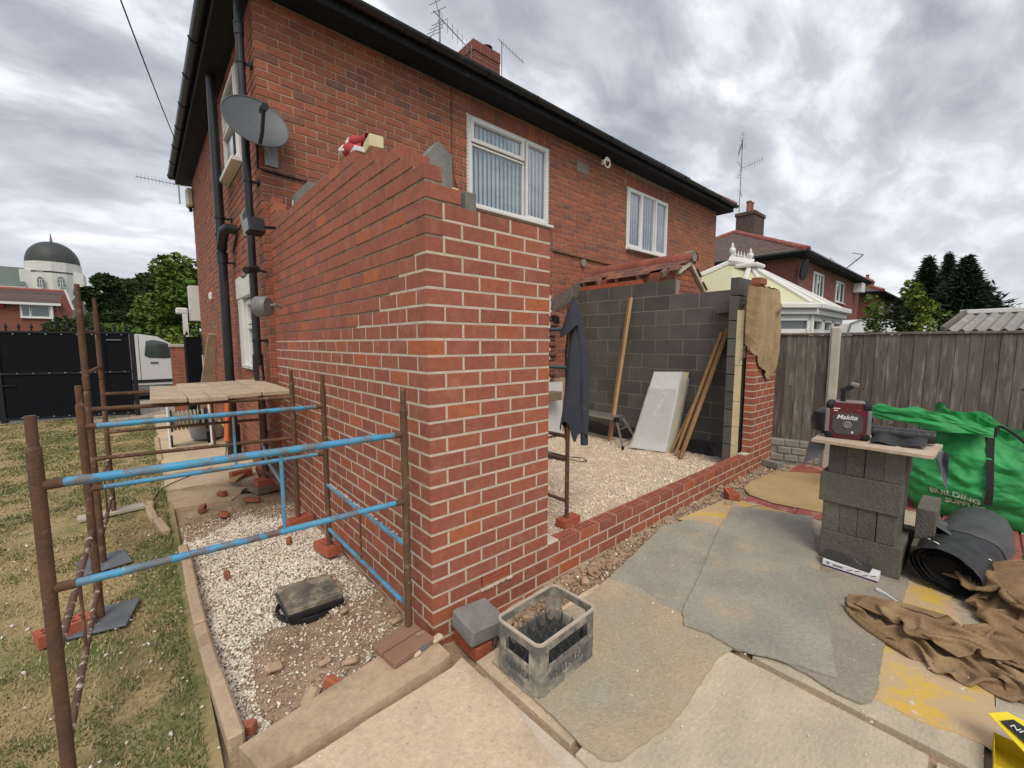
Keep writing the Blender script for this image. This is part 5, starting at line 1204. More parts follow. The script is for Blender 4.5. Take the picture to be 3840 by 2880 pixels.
def s_left(r):
    while True:
        x = r.uniform(-.93, -.02); y = r.uniform(-.02, 2.75)
        d = mn.noise((x*2.3, y*1.7, 5)); dens = .95
        if y < .66+.1*d and x > -.76+.1*d: dens = .1+.7*max(0, d)
        if x > -.3 and y < 1.2: dens = min(dens, .45+d)
        if y > 2.45+.3*mn.noise((x*3, 0, 0)): dens = .12
        if abs(x+.36) < .19 and abs(y-.93) < .14: dens = .0
        if r.uniform() < dens: return (x, y, bedz(x, y)+.003+r.uniform(0, .006))
stones('white_limestone_gravel', 24000, s_left, .0078, stonew, 1, kind='stuff')
stones('brown_rubble', 4200, lambda r: (lambda x, y: (x, y, bedz(x, y)+.004))(r.uniform(-.9, -.02), r.uniform(-.05, 3.0)), .0085, stoneb, 2, kind='stuff')
def s_in(r):
    u = r.uniform()**1.7; x = r.uniform(.95, 4.9); y = .12+3.0*u; return (x, y, .03+.03*fbm(x, y, 4)+.004)
stones('pale_floor_gravel', 26000, s_in, .0105, M('pale_pink_gravel', (.86, .76, .65), (.7, .58, .48), 4, rough=.95, bump=.1, vary=.3), 3, kind='stuff')
def tz(x, y): return -.045+.05*fbm(x, y, 6)+.045*min(1, max(0, (x-.35)/.5))-.02*min(1, max(0, 1-abs(y+.12)*7))+.03*min(1, max(0, x-1.2))
def s_tr(r): x = r.uniform(.2, 5.1); y = -r.uniform(.02, 1)**.8*.3; return (x, y, tz(x, y)+.006)
stones('trench_rubble', 3200, s_tr, .013, stoneb, 4, kind='stuff')
stones('trench_clods', 130, s_tr, .03, stoneb, 5, kind='stuff'); stones('trench_chips', 500, s_tr, .009, stonew, 6, kind='stuff')
stones('scattered_chips', 330, lambda r: (r.uniform(-2.2, -.95), r.uniform(-.6, 3.5), .045), .0075, stonew, 7, kind='stuff')
stones('patio_grit', 700, lambda r: (lambda x, y: (x, y, .062))(r.uniform(-.8, 4.5), -.3-r.uniform()**1.6*1.8), .0035, stonew, 8, kind='stuff')
for i, (x, y, s_, mt) in enumerate([(-.62, .02, .05, conct), (-.4, .12, .035, stoneb), (-.5, .2, .03, stoneb), (-.7, .33, .04, conct), (-.28, .55, .03, stoneb), (-.09, .26, .03, conct), (-.12, -.06, .028, concm), (-.03, -.09, .035, concm), (-.16, -.12, .02, concm)]):
    q_ = MB().box(-s_, s_, -s_*.6, s_*.6, -s_*.4, s_*.4, M=TR(0, 0, 0, random.uniform(0, 6), random.uniform(-.3, .3), random.uniform(-.3, .3)), bev=s_*.3)
    tag(obj('rubble_stone', q_, mt, loc=(x, y, (.1 if i > 5 else .045))), ['flat broken stone nearest the timber kerb on the gravel', 'small brown stone among the gravel near the long flagstone', 'small brown stone right of the flat broken stone', 'pale broken stone beside the edging kerb', 'brown lump behind the timber pad', 'pale chunk between timber pad and brick corner', 'mortar lump left on the end of the long flagstone', 'largest mortar lump on the end of the long flagstone', 'smallest mortar lump on the long flagstone'][i], 'stone', 'loose rubble stones')
bbr = [(-.62, 2.7, .06), (-.35, 2.95, .07), (-.75, 3.0, .05), (-.28, 1.98, .045), (-.3, 1.72, .03), (-.55, 3.35, .05), (-.2, 3.3, .05), (-.52, .02, .04), (-.86, .02, .035), (-.75, 1.45, .03)]
bl5 = ['broken brick on the concrete beyond the gravel, largest', 'broken brick lying near the trestle leg pads', 'brick piece at the lawn side of the broken path', 'dark brick fragment in the gravel by the far trestle', 'small brick fragment in the gravel beside the wall', 'brick piece under the middle of the tall trestle', 'brick piece by the foot of the rainwater pipe', 'orange brick chip beside the flat broken stone', 'orange chip next to the kerb end', 'tiny red chip beside the kerb']
for (x, y, s_), lb in zip(bbr, bl5):
    tag(obj('broken_brick', MB().box(-s_, s_, -s_*.55, s_*.55, -.02, .03, M=TR(0, 0, 0, random.uniform(0, 6), random.uniform(-.3, .3), .15), bev=.006), oldbrick, loc=(x, y, .05)), lb, 'brick piece', 'broken brick pieces')
# grass
def grass(name, n, samp, h, mat, seed):
    r = np.random.default_rng(seed); P_ = np.array([samp(r) for _ in range(n)]); a = r.uniform(0, 6.28, n); hh = h*r.uniform(.4, 1.5, n); w_ = .0008+.0009*r.uniform(0, 1, n)
    P_[:, 2] = .03; d = np.stack([np.cos(a), np.sin(a), 0*a], 1); lean = r.normal(0, .9, (n, 1))*hh[:, None]; s_ = np.stack([-d[:, 1], d[:, 0], 0*a], 1)
    dist = np.linalg.norm(P_[:, :2]-np.array([CO.x, CO.y]), axis=1)[:, None]; w_ = w_[:, None]*(1+dist*.6)
    tipv = P_+s_*lean; tipv[:, 2] += hh; V = np.stack([P_-d*w_, P_+d*w_, tipv], 1).reshape(-1, 3); return raw(name, V, np.arange(n*3).reshape(-1, 3), mat, 3, kind='stuff')
def s_g(gr):
    def f(r):
        while True:
            y = -1.2+12.1*r.uniform()**1.9; x = -1.0-(y*.42+2.6)*r.uniform()
            k = mn.noise((x*1.6, y*1.6, 9))+.45*mn.noise((x*5, y*5, 3)); ed = max(0, 1-(-1.0-x)*5)*.35
            if gr and k+ed+min(.25, max(0, y-3)*.06) > .12: return (x, y, 0)
            if not gr and k < .3: return (x, y, 0)
    return f
grass('green_grass', 100000, s_g(True), .017, grassg, 11); grass('dry_grass', 170000, s_g(False), .015, grassm, 12)
grass('tall_grass_tufts', 900, lambda r: ((-1.0-.12*r.uniform()**2, r.uniform(-.1, 4.6), 0) if r.uniform() < .7 else (-1.4-.7*r.uniform(), 10.35+.1*r.uniform(), 0)), .045, grassg, 13)

# ------------------------------------------------------------------ patio slabs, joints recessed
pt = thing('patio', None, None); pt['kind'] = 'structure'
def slab(poly, z1, mat, amp=.006, seed=0, name='slab', th=.06, parent=pt): return obj(name, MB().prism(ragged(poly, amp, .12, seed), z1-th, z1), mat, parent)
slab([(-1.0, -.29), (-.06, -.268), (.02, -.245), (.03, -.6), (-.02, -.95), (-.05, -1.4), (-1.25, -1.4)], .062, concm, .007, 1)
slab([(-1.3, -1.42), (-.05, -1.42), (-.05, -2.6), (-1.4, -2.6)], .06, concm, .005, 2)
slab([(.07, -.3), (1.08, -.28), (1.08, -.88), (.09, -.9)], .045, concm, .006, 3); slab([(.07, -.94), (1.085, -.93), (1.085, -1.84), (.05, -1.84)], .052, flagm, .004, 4)
slab([(.05, -1.87), (1.08, -1.865), (1.08, -2.7), (.05, -2.7)], .05, flagm, .004, 5); slab([(-.0, -.42), (.055, -.4), (.07, -1.2), (.045, -2.4), (-.03, -2.4)], .035, mort_l, .006, 6)
slab([(1.135, -1.2), (2.0, -1.2), (2.0, -1.98), (1.135, -1.98)], .05, flagm, .004, 7); slab([(1.135, -2.01), (2.3, -2.01), (2.3, -2.9), (1.135, -2.9)], .05, flagm, .004, 8)
slab([(1.14, -.35), (2.0, -.3), (2.0, -1.17), (1.14, -1.17)], .044, concm, .005, 9)
cols = [flagy, flagr, flagm, concm]; k = 0
lay_ = {(0, 0): concm, (1, 0): concm, (2, 0): flagy, (3, 0): flagr, (4, 0): flagy, (5, 0): concm, (6, 0): flagr, (7, 0): flagr, (0, 1): concm, (1, 1): flagy, (2, 1): flagm, (3, 1): flagr, (4, 1): flagm, (5, 1): flagr, (6, 1): flagr, (7, 1): flagr}
for i in range(8):
    for j in range(6):
        x = 2.03+i*.46; y = -.32-j*.46; mt = lay_.get((i, j)) or [flagr, flagm, concm, flagm][(i*3+j*5) % 4]
        if i >= 4 and j in (2, 3, 4): mt = flagr if (i+j) % 3 else flagm
        slab([(x, y), (x+.445, y), (x+.445, y-.445), (x, y-.445)], .045+random.uniform(-.003, .003), mt, .003, 20+k); k += 1
fs2 = obj('long_flagstone', MB().prism(ragged([(-.905, -.09), (-.06, .045), (-.035, -.02), (-.03, -.215), (-.1, -.235), (-.86, -.262)], .004, .12, 9), .0, .088), conct); tag(fs2, 'long tan flagstone laid as a kerb between gravel and patio', 'flagstone')
cut = MB()
for i in range(7): pass
# mats and boards on the patio
def mat_(name, pts, z, th, mt, label, cat, seed, amp=.004, sag=0):
    poly = ragged([tuple(p) for p in pts], amp, .03, seed); return tag(obj(name, MB().prism(poly, z, z+th), mt), label, cat)
mat_('carpet_mat', [(2.5, -.2), (2.57, -.4), (2.53, -.55), (2.14, -.6), (1.19, -.85), (1.15, -.69), (1.21, -.51), (1.16, -.3), (1.51, -.24), (2.2, -.12)], .052, .008, matg, 'grey carpet piece lying along the low wall, under the big mat', 'mat', 1)
mat_('carpet_mat', [(3.1, -.35), (3.38, -.92), (2.88, -1.05), (2.39, -1.2), (1.9, -1.34), (1.26, -1.52), (1.22, -1.4), (1.18, -1.28), (1.1, -1.13), (1.12, -.99), (1.08, -.87), (1.2, -.8), (1.59, -.71), (2.46, -.48)], .063, .009, matg, 'largest pale grey carpet piece in the middle of the patio', 'mat', 2)
mat_('carpet_mat', [(1.13, -1.12), (1.0, -1.09), (.82, -1.1), (.6, -1.12), (.44, -1.12), (.29, -1.09), (.17, -1.07), (.12, -1.02), (.11, -.93), (.12, -.8), (.12, -.56), (.12, -.36), (.5, -.33), (.93, -.33), (1.16, -.3), (1.23, -.51), (1.17, -.69), (1.2, -.88)], .053, .0085, mats, 'sandy carpet piece under the bottle crate', 'mat', 3)
mat_('carpet_mat', [(3.0, -1.0), (2.9, -1.63), (2.28, -1.64), (2.0, -1.62), (1.67, -1.63), (1.33, -1.655), (1.23, -1.65), (1.18, -1.62), (1.17, -1.53), (1.2, -1.41), (1.2, -1.28), (1.66, -1.1)], .054, .008, matd, 'brownish carpet piece in front of the block stack', 'mat', 4)
mat_('yellow_board', [(3.2, -1.5), (3.1, -1.9), (2.57, -1.83), (2.14, -1.92), (1.87, -2.0), (1.58, -2.01), (1.29, -2.015), (1.31, -1.98), (1.3, -1.9), (1.26, -1.79), (1.27, -1.6), (1.8, -1.55)], .05, .003, plyy, 'yellow painted thin board under the hessian', 'board', 5, amp=.002)
mat_('tan_hardboard', [(4.07, -.17), (4.71, -.22), (5.0, -.58), (4.9, -.85), (3.62, -1.1), (3.6, -.94), (3.52, -.55), (3.6, -.32), (3.78, -.2)], .051, .004, plyt, 'tan hardboard sheet lying behind the block stack', 'board', 6, amp=.003)
mat_('yellow_board', [(2.45, -.13), (3.25, -.2), (3.4, -.5), (3.1, -.4), (2.5, -.52)], .05, .002, plyy, 'small yellow stained sheet at the far end of the grey carpets', 'board', 7, amp=.004)

# ------------------------------------------------------------------ steel trestles
def rail(p, q, r=.0165, mt=blue, rusted=.06):
    p, q = Vector(p), Vector(q); m_ = MB(); d = (q-p).normalized(); m_.cm = 0; p = p+d*.014; q = q-d*.014; r *= .86
    m_.tube([p.lerp(q, i/10) for i in range(11)], r, 10); return m_, mt
def post(x, y, z0, h=1.4, extra=0):
    m_ = MB(); m_.tube([(x, y, z0), (x, y, 1.29)], .019, 12); m_.tube([(x, y, 1.29), (x, y, 1.30)], [.0195, .015], 12); m_.tube([(x, y, 1.295), (x, y, 1.4)], .0145, 12); m_.tube([(x, y, .36), (x, y, .372)], .0198, 12)
    if extra: m_.tube([(x, y, 1.31), (x, y, 1.92)], .019, 12); m_.tube([(x, y, 1.92), (x, y, 2.03)], .0145, 12)
    return m_
def trestle(lbl, P1, P2, R1, R2, zb_, m12, paint, extra=False):
    t_ = thing('steel_trestle', lbl, 'trestle', 'builders trestle frames')
    for i, (p, z0) in enumerate(zip((P1, P2, R1, R2), zb_)): obj('post', post(p[0], p[1], z0, extra=extra and i < 2), rust, t_, smooth=True)
    for a, b in ((P1, R1), (P2, R2)):
        for z in (1.17, .817): 
            m_, mt = rail((a[0], a[1], z), (b[0], b[1], z), .0185 if z > 1 else .0165); obj('rail', m_, paint, t_, smooth=True); A_, B_2 = Vector((a[0], a[1], z)), Vector((b[0], b[1], z)); obj('weld', MB().tube([A_.lerp(B_2, .01), A_.lerp(B_2, .05)], [.0172, .0158], 10), rust, t_, smooth=True); obj('weld', MB().tube([B_2.lerp(A_, .01), B_2.lerp(A_, .045)], [.0172, .0158], 10), rust, t_, smooth=True)
        xm, ym = (a[0]+b[0])/2, (a[1]+b[1])/2; k_ = .07
        obj('brace', MB().tube([(xm+k_, ym, 1.165), (xm+k_, ym, .82)], .008, 8), rust if paint != blue else blue, t_)
    for a, b, mt in ((R1, R2, blue if paint == blue else rust), (P1, P2, m12)):
        for z in (.577, .235): m_, _ = rail((a[0], a[1], z), (b[0], b[1], z), .015); obj('rail', m_, mt, t_, smooth=True)
        obj('brace', MB().tube([((a[0]+b[0])/2, (a[1]+b[1])/2, .577), ((a[0]+b[0])/2, (a[1]+b[1])/2, .235)], .007, 8), rust, t_)
    if extra:
        for z in (1.72, 1.42): obj('rung', MB().tube([(P1[0], P1[1], z), (P2[0], P2[1], z)], .014, 10), rust, t_)
    return t_
rustw = M('mortar_spattered_rust', (.16, .09, .065), (.1, .06, .045), 9, rough=.9, bump=.6, bsc=50, spots=[((.6, .55, .48), 19, .56, .64)])
trestle('nearer trestle frame with blue chipped rails, closest to the camera', (-1.37, .115), (-1.365, 1.391), (-.112, .06), (-.112, 1.328), (.03, .06, .135, .11), rustw, blue)
trestle('farther rusty trestle frame with tall ladder posts, carrying the scaffold boards', (-1.395, 2.24), (-1.382, 3.42), (-.147, 2.043), (-.15, 3.25), (.055, .075, .11, .17), rustw, rust, True)
# mortar crumbs stuck on the blue rail by the wall
mb = MB()
for _ in range(60):
    t = random.random(); s_ = random.uniform(.003, .009); y = .1+t*1.2; mb.box(-.112-.008+random.uniform(0, .012), -.112+.01, y, y+s_*1.6, .59, .59+s_, bev=.002)
tag(obj('rail_mortar_crumbs', mb, mort_l), kind='stuff')
# scaffold boards across the far trestle
bx = [(-1.07, -.857), (-.85, -.612), (-.604, -.365), (-.358, -.125)]; y0s = [(2.07, 3.25), (1.97, 3.46), (2.08, 3.46), (2.085, 3.56)]
bl6 = ['leftmost of the four scaffold boards on the trestle', 'second scaffold board from the left, split down its middle', 'third scaffold board from the left, mortar stained', 'scaffold board nearest the brick wall']
for i, ((a, b), (c, d)) in enumerate(zip(bx, y0s)):
    m_ = MB(); Mx = TR((a+b)/2, c, 1.189, R((-.5, .3, .4, -.3)[i]), 0, R((2.5, 0, -1, .5)[i])); w_ = (b-a)/2
    m_.box(-w_, w_, 0, d-c, .003, .041, M=Mx, bev=.005)
    if i == 1: m_.box(-.004, .004, 0.0, .5, .0405, .0415, M=Mx)
    t_ = tag(obj('scaffold_board', m_, scaff), bl6[i], 'scaffold board', 'scaffold boards on the trestle')
    if i == 1: m2 = MB().box(.0, .003, .02, .5, .041, .0418, M=Mx); obj('split', m2, darkm, t_)
# pads under the feet
def loose_brick(x, y, z, rz, label, mt=redbrick, holes=True, rx=0):
    o = obj('loose_brick', brick_mesh(.215, .1025, .065 if holes else .0755, mt, kind='holes' if holes else 'box'), loc=(x, y, z), rot=(rx, 0, rz)); o.location = Vector((x, y, z))-Matrix.Rotation(rz, 3, 'Z') @ Vector((.1075, .051, 0)); return tag(o, label, 'brick', 'loose perforated bricks')
loose_brick(-.12, 1.36, .045, R(102), 'perforated brick packed under the trestle post nearest the middle of the side wall')
loose_brick(-.15, 2.03, .045, R(20), 'perforated brick under the second trestle post along the side wall')
loose_brick(1.64, .47, .045, R(2), 'perforated brick under the pole inside the extension')
loose_brick(3.42, -.21, .04, R(35), 'loose perforated brick lying outside the low wall')
P = at(265, 2240, 2, .06); loose_brick(-1.5, 1.33, .05, R(18), 'orange perforated brick on the lawn beside the near trestle')
loose_brick(.17, -.13, -.03, R(88), 'plain brick standing below the grey block at the corner', redbrick, False)
loose_brick(.11, .17+2.95, .05, R(30), 'brick under the far trestle post pad', redbrick, False)
loose_brick(-.3, 3.9, .06, R(12), 'perforated brick lying by the rainwater pipe foot')
o = loose_brick(4.77, .05, zb(2)+C+.02, R(0), 'single red brick laid on top of the hessian on the right pier', newbrick, False); o.location = (4.52, -.005, 2.345)
loose_brick(4.95, -.12, .04, R(70), 'dark loose brick at the foot of the right pier', blockl, False)
def padbox(name, x0, x1, y0, y1, z0, z1, rz, mt, label, cat, grp=None):
    cx, cy = (x0+x1)/2, (y0+y1)/2; return tag(obj(name, MB().box(x0-cx, x1-cx, y0-cy, y1-cy, z0, z1, bev=.004), mt, loc=(cx, cy, 0), rot=(0, 0, rz)), label, cat, grp)
slt = M('blue_grey_slate_pad', (.16, .18, .2), (.11, .13, .15), 6, rough=.7, bump=.3, spots=[((.4, .38, .34), 14, .62, .72)])
padbox('slate_pad', -1.5, -1.22, 1.24, 1.52, .045, .06, R(-12), slt, 'blue-grey slate under the near trestle post, beside the orange brick', 'slate', 'slate pads')
padbox('slate_pad', -1.52, -1.26, 2.1, 2.38, .045, .06, R(10), slt, 'blue-grey slate under the middle post on the lawn', 'slate', 'slate pads')
padbox('lawn_plank', -1.62, -1.16, 3.36, 3.5, .045, .075, R(6), M('pale_weathered_plank', (.5, .46, .4), (.4, .36, .31), 6, rough=.9, bump=.4), 'pale weathered plank under the far trestle post on the lawn', 'plank')
tp_ = thing('timber_pad', 'split reddish timber pad under the trestle post at the brick corner', 'timber pad', loc=(-.128, .0, 0), rz=R(8))
padm = M('reddish_dusty_timber', (.3, .17, .12), (.24, .13, .09), 8, rough=.9, bump=.4, bsc=40, spots=[((.55, .46, .38), 10, .6, .75)])
obj('plank', MB().box(-.12, .12, .006, .1, .098, .132, bev=.006), padm, tp_); obj('plank', MB().box(-.118, .122, -.1, .0, .096, .13, bev=.006), padm, tp_); obj('steel_strap', MB().box(.02, .085, -.1025, -.1, .1, .126), greyp, tp_)
tp_.location = (-.185, -.02, -.003)
padbox('post_packing', -.3, -.02, 3.15, 3.4, .03, .1, R(14), oldw, 'dark timber packing under the farthest trestle post by the wall', 'timber'); padbox('post_packing', -.26, -.04, 3.18, 3.34, .1, .165, R(5), redbrick, 'red brick on the timber packing under the farthest trestle post', 'brick')
# grey block on brick at the corner, and the manhole cover
gb = tag(obj('grey_block', MB().box(-.112, .112, -.105, .105, -.05, .05, bev=.012), blockl, loc=(.2, -.144, .118), rot=(R(5), R(4), R(-2))), 'rough grey concrete block balanced on a brick beside the crate', 'block')
mh = thing('manhole_cover', 'black square plastic manhole cover, mortar dusted, tilted on its round chamber', 'manhole cover', loc=(-.409, .782, .06)); mh.rotation_euler = (R(-3), R(2), R(-2))
dustm = M('mortar_dusted_black', (.3, .25, .185), (.05, .05, .05), 5, rough=.9, bump=.4, spots=[((.36, .31, .24), 11, .5, .62)])
obj('cover', MB().box(-.152, .152, -.165, .165, .02, .055, bev=.006), dustm, mh); obj('cover_skirt', MB().box(-.156, .156, -.169, .169, -.012, .022, bev=.004), blackp, mh)
tr_ = MB()
for i in range(7):
    tr_.box(-.13+i*.04, -.13+i*.04+.008, -.14, .14, .055, .0575)
for j in range(8): tr_.box(-.13, .118, -.14+j*.038, -.135+j*.038, .0545, .0575)
obj('tread_rib', tr_, dustm, mh, kind='stuff')
obj('chamber_ring', MB().lathe([(.18, -.06), (.19, -.03), (.185, -.015), (.17, -.015), (.16, -.06)], n=30), blackp, mh, smooth=True)
# ------------------------------------------------------------------ bottle crate
cr_ = thing('bottle_crate', 'dusty grey plastic bottle crate with a pale rim, lettered on both sides', 'crate', loc=(.33, -.535, .062), rz=R(2))
cw, cdp, chh_ = .42, .285, .25; hx, hy = cw/2, cdp/2
def rrect(x, y, r_, n=5):
    out = []
    for cx, cy, a0 in ((x-r_, y-r_, 0), (-x+r_, y-r_, 90), (-x+r_, -y+r_, 180), (x-r_, -y+r_, 270)):
        for k in range(n+1): a = R(a0+90*k/n); out.append((cx+r_*math.cos(a), cy+r_*math.sin(a)))
    return out
def ring(x, y, r_, z0, z1, th):
    m_ = MB(); o = rrect(x, y, r_); i_ = rrect(x-th, y-th, max(r_-th, .004)); n = len(o); v = [(p[0], p[1], z) for z in (z0, z1) for p in o]+[(p[0], p[1], z) for z in (z0, z1) for p in i_]; f = []
    for k in range(n):
        q_ = (k+1) % n; f += [(k, q_, n+q_, n+k), (3*n+k, 3*n+q_, 2*n+q_, 2*n+k), (n+k, n+q_, 3*n+q_, 3*n+k), (q_, k, 2*n+k, 2*n+q_)]
    return m_.add(v, f)
obj('rim', ring(hx+.004, hy+.004, .04, .243, .252, .014), cratet, cr_); obj('upper_band', ring(hx+.001, hy+.001, .038, .205, .243, .006), cratem, cr_)
obj('lower_wall', ring(hx-.006, hy-.006, .032, .004, .125, .005), cratem, cr_); obj('base_flange', ring(hx, hy, .036, 0, .014, .01), cratem, cr_)
for sx in (-1, 1):
    for sy in (-1, 1):
        o = [p for p in rrect(hx-.001, hy-.001, .038, 6)]; m_ = MB(); 
        cpts = [(sx*(hx-.06), sy*(hy-.001)), (sx*(hx-.038), sy*(hy-.001))]+[(sx*(hx-.039+.038*math.sin(a)), sy*(hy-.039+.038*math.cos(a))) for a in [k*math.pi/12 for k in range(7)]]+[(sx*(hx-.001), sy*(hy-.06))]
        inn = [(x-sx*.005, y-sy*.005) for x, y in cpts]; n = len(cpts); v = [(x, y, z) for z in (.0, .21) for x, y in cpts]+[(x, y, z) for z in (.0, .21) for x, y in inn]
        f = [(k, k+1, n+k+1, n+k) for k in range(n-1)]+[(2*n+k, 2*n+k+1, 3*n+k+1, 3*n+k)[::-1] for k in range(n-1)]+[(0, n, 3*n, 2*n), (n-1, 2*n-1, 4*n-1, 3*n-1)[::-1]]
        m_.add(v, f)
        for k in (0, 2, 5, 8, n-1): p = cpts[k]; m_.tube([(p[0], p[1], .0), (p[0], p[1], .24)], .003, 5)
        obj('corner_post', m_, cratem, cr_)
fl2 = MB(); fl2.box(-hx+.01, hx-.01, -hy+.01, hy-.01, .003, .009); obj('floor', fl2, crated, cr_)
nx_, ny_ = 6, 4; cxw, cyw = (cw-.02)/nx_, (cdp-.02)/ny_; dv = MB()
def wavy(p, q, up_lo, up_hi, n=4):
    p, q = Vector(p), Vector(q); N_ = 10; a_ = []
    for k in range(N_+1):
        t = k/N_; hgt = up_hi-(up_hi-up_lo)*math.sin(math.pi*t)**.8; pt = p.lerp(q, t); a_.append((pt, hgt))
    sd_ = Vector((q.y-p.y, p.x-q.x, 0)).normalized()*.0013
    for (a, ha), (b, hb) in zip(a_[:-1], a_[1:]):
        v = [a-sd_, b-sd_, b-sd_+Vector((0, 0, hb)), a-sd_+Vector((0, 0, ha)), a+sd_, b+sd_, b+sd_+Vector((0, 0, hb)), a+sd_+Vector((0, 0, ha))]
        dv.add(v, [(0, 1, 2, 3), (7, 6, 5, 4), (3, 2, 6, 7)])
for i in range(1, nx_):
    for j in range(ny_): x = -hx+.01+i*cxw; y = -hy+.01+j*cyw; wavy((x, y, .01), (x, y+cyw, .01), .088, .128)
for j in range(1, ny_):
    for i in range(nx_): x = -hx+.01+i*cxw; y = -hy+.01+j*cyw; wavy((x, y, .01), (x+cxw, y, .01), .088, .128)
obj('bottle_divider', dv, crated, cr_)
dl = MB()
for k, (o_, i_) in enumerate(()): pass
def text(body, size, mat, parent, Mx, ext=.0015, name='lettering', align='CENTER', shear=0, bold=0):
    cu = bpy.data.curves.new(name, 'FONT'); cu.body = body; cu.size = size; cu.extrude = ext; cu.align_x = align; cu.align_y = 'CENTER'; cu.shear = shear; cu.offset = bold
    t_ = bpy.data.objects.new(name, cu); COL.objects.link(t_); dg = bpy.context.evaluated_depsgraph_get(); me = bpy.data.meshes.new_from_object(t_.evaluated_get(dg)); bpy.data.objects.remove(t_)
    me.transform(Mx); me.materials.clear(); me.materials.append(mat); o = bpy.data.objects.new(name, me); COL.objects.link(o); o.parent = parent; return o
text('WHITBREAD', .062, crated, cr_, TR(0, -hy+.0045, .066, 0, R(90)) @ Matrix.Diagonal((.94, 1, 1, 1)), .0012)
text('WHITBREAD', .05, crated, cr_, TR(-hx+.0045, 0, .066, R(-90), R(90)) @ Matrix.Diagonal((.72, 1, 1, 1)), .0012)

# ------------------------------------------------------------------ inside the extension
def beam(name, p, q, w_, t, mt, roll, lbl, cat, grp=None):
    p, q = Vector(p), Vector(q); L_ = (q-p).length; M_ = Matrix.Translation(p) @ (q-p).to_track_quat('Z', 'Y').to_matrix().to_4x4() @ Matrix.Rotation(roll, 4, 'Z')
    return tag(obj(name, MB().box(-w_/2, w_/2, -t/2, t/2, 0, L_, M=M_, bev=.003), mt), lbl, cat, grp)
beam('timber_length', (4.66, 2.2, .03), (4.95, 2.06, 2.37), .047, .1, timb, R(80), 'tall pale timber leaning on the block wall behind the step platform', 'timber', 'timbers leaning on the block wall')
beam('timber_length', (4.47, .88, .035), (4.95, .52, 1.83), .047, .12, timo, R(70), 'longest brown timber leaning at the near end of the block wall', 'timber', 'timbers leaning on the block wall')
beam('timber_length', (4.56, 1.0, .035), (4.95, .6, 1.78), .04, .1, timo, R(70), 'brown timber tucked behind the longest leaning one', 'timber', 'timbers leaning on the block wall')
beam('timber_length', (4.62, 1.1, .035), (4.84, .84, .9), .035, .07, timo, R(70), 'shortest timber leaning at the near end of the block wall', 'timber', 'timbers leaning on the block wall')
sp2 = thing('step_platform', 'folding aluminium step platform standing on the gravel floor', 'step platform')
pf = [(4.42, 1.9), (4.72, 1.97), (4.76, 2.78), (4.48, 2.72)]
obj('deck', MB().prism(pf, .425, .47), alum, sp2); obj('plastic_end_cap', MB().box(4.4, 4.47, 1.88, 1.96, .4, .475, bev=.01), soff, sp2)
for (a, b) in (((4.44, 1.92), (4.27, 1.68)), ((4.7, 1.98), (4.78, 1.74)), ((4.5, 2.7), (4.4, 2.9)), ((4.74, 2.76), (4.84, 2.93))):
    m_ = MB().tube([(a[0], a[1], .43), (b[0], b[1], .06)], .018, 4); l_ = obj('leg', m_, alum, sp2); obj('foot', MB().tube([(b[0], b[1], .085), (b[0]*1.0, b[1], .03)], .022, 6), soff, l_)
for t in (.35, .8): 
    a = Vector((4.44, 1.92, .43)).lerp(Vector((4.27, 1.68, .06)), t); b = Vector((4.7, 1.98, .43)).lerp(Vector((4.78, 1.74, .06)), t); obj('rung', MB().tube([a, b], .012, 6), alum, sp2)
ip = thing('insulation_pack', 'white insulation board pack in clear torn polythene leaning on the block wall', 'insulation pack')
A0, A1, A2, A3 = Vector((4.42, 1.64, .05)), Vector((4.56, 1.15, .05)), Vector((4.8, 1.07, 1.22)), Vector((4.78, 1.5, 1.2)); tv = Vector((.14, -.04, -.01))
def hexa(vs, tv_): 
    m_ = MB(); vs = [Vector(v) for v in vs]; m_.add(vs+[v+tv_ for v in vs], [(0, 1, 2, 3), (7, 6, 5, 4), (0, 4, 5, 1), (1, 5, 6, 2), (2, 6, 7, 3), (3, 7, 4, 0)]); return m_
for k in range(3): obj('foam_board', hexa([A0+tv*k*.34, A1+tv*k*.34, A2+tv*k*.34, A3+tv*k*.34], tv*.32), whitep if k == 0 else creaf, ip)
def film(u, v):
    e_ = Vector((-.02, .0, 0)); p = A0.lerp(A1, u).lerp(A3.lerp(A2, u), v*.78+.02)+Vector((-.025-.02*abs(fbm(u*4, v*6, 1.5, 3)), -.0, 0)); 
    p += Vector((-.07*(1-v)**8, 0, -.0)); p.z = max(p.z+(.08*mn.noise((u*2.4, 0, 3)) if v > .9 else 0), .045); return p
m_ = MB(); m_.grid(film, 24, 40); obj('polythene_wrap', m_, polyclear, ip, smooth=True)
def film2(u, v): p = A1.lerp(A2, v*.93)+tv*u*1.1+Vector((-.01, -.02-.015*abs(fbm(u*3, v*9, 1.3, 3)), 0)); p.z = max(p.z, .045); return p
m_ = MB(); m_.grid(film2, 10, 40); obj('polythene_wrap', m_, polyclear, ip, smooth=True)
tl_ = thing('power_tool', 'teal and black power tool lying on the gravel inside, with its cable', 'power tool')
obj('body', MB().tube([(2.93, 2.25, .1), (3.05, 2.1, .1), (3.1, 1.95, .09), (3.13, 1.83, .08)], [.045, .05, .035, .03], 10), teal, tl_, smooth=True); obj('grip', MB().tube([(3.06, 2.08, .1), (3.13, 1.83, .085)], [.042, .033], 10), soff, tl_, smooth=True)
obj('cable', MB().tube([(3.13, 1.83, .08), (3.17, 1.74, .065), (3.2, 1.64, .06), (3.32, 1.6, .055), (3.4, 1.75, .055), (3.2, 2.0, .06), (2.9, 2.4, .06)], .006, 6), soff, tl_)
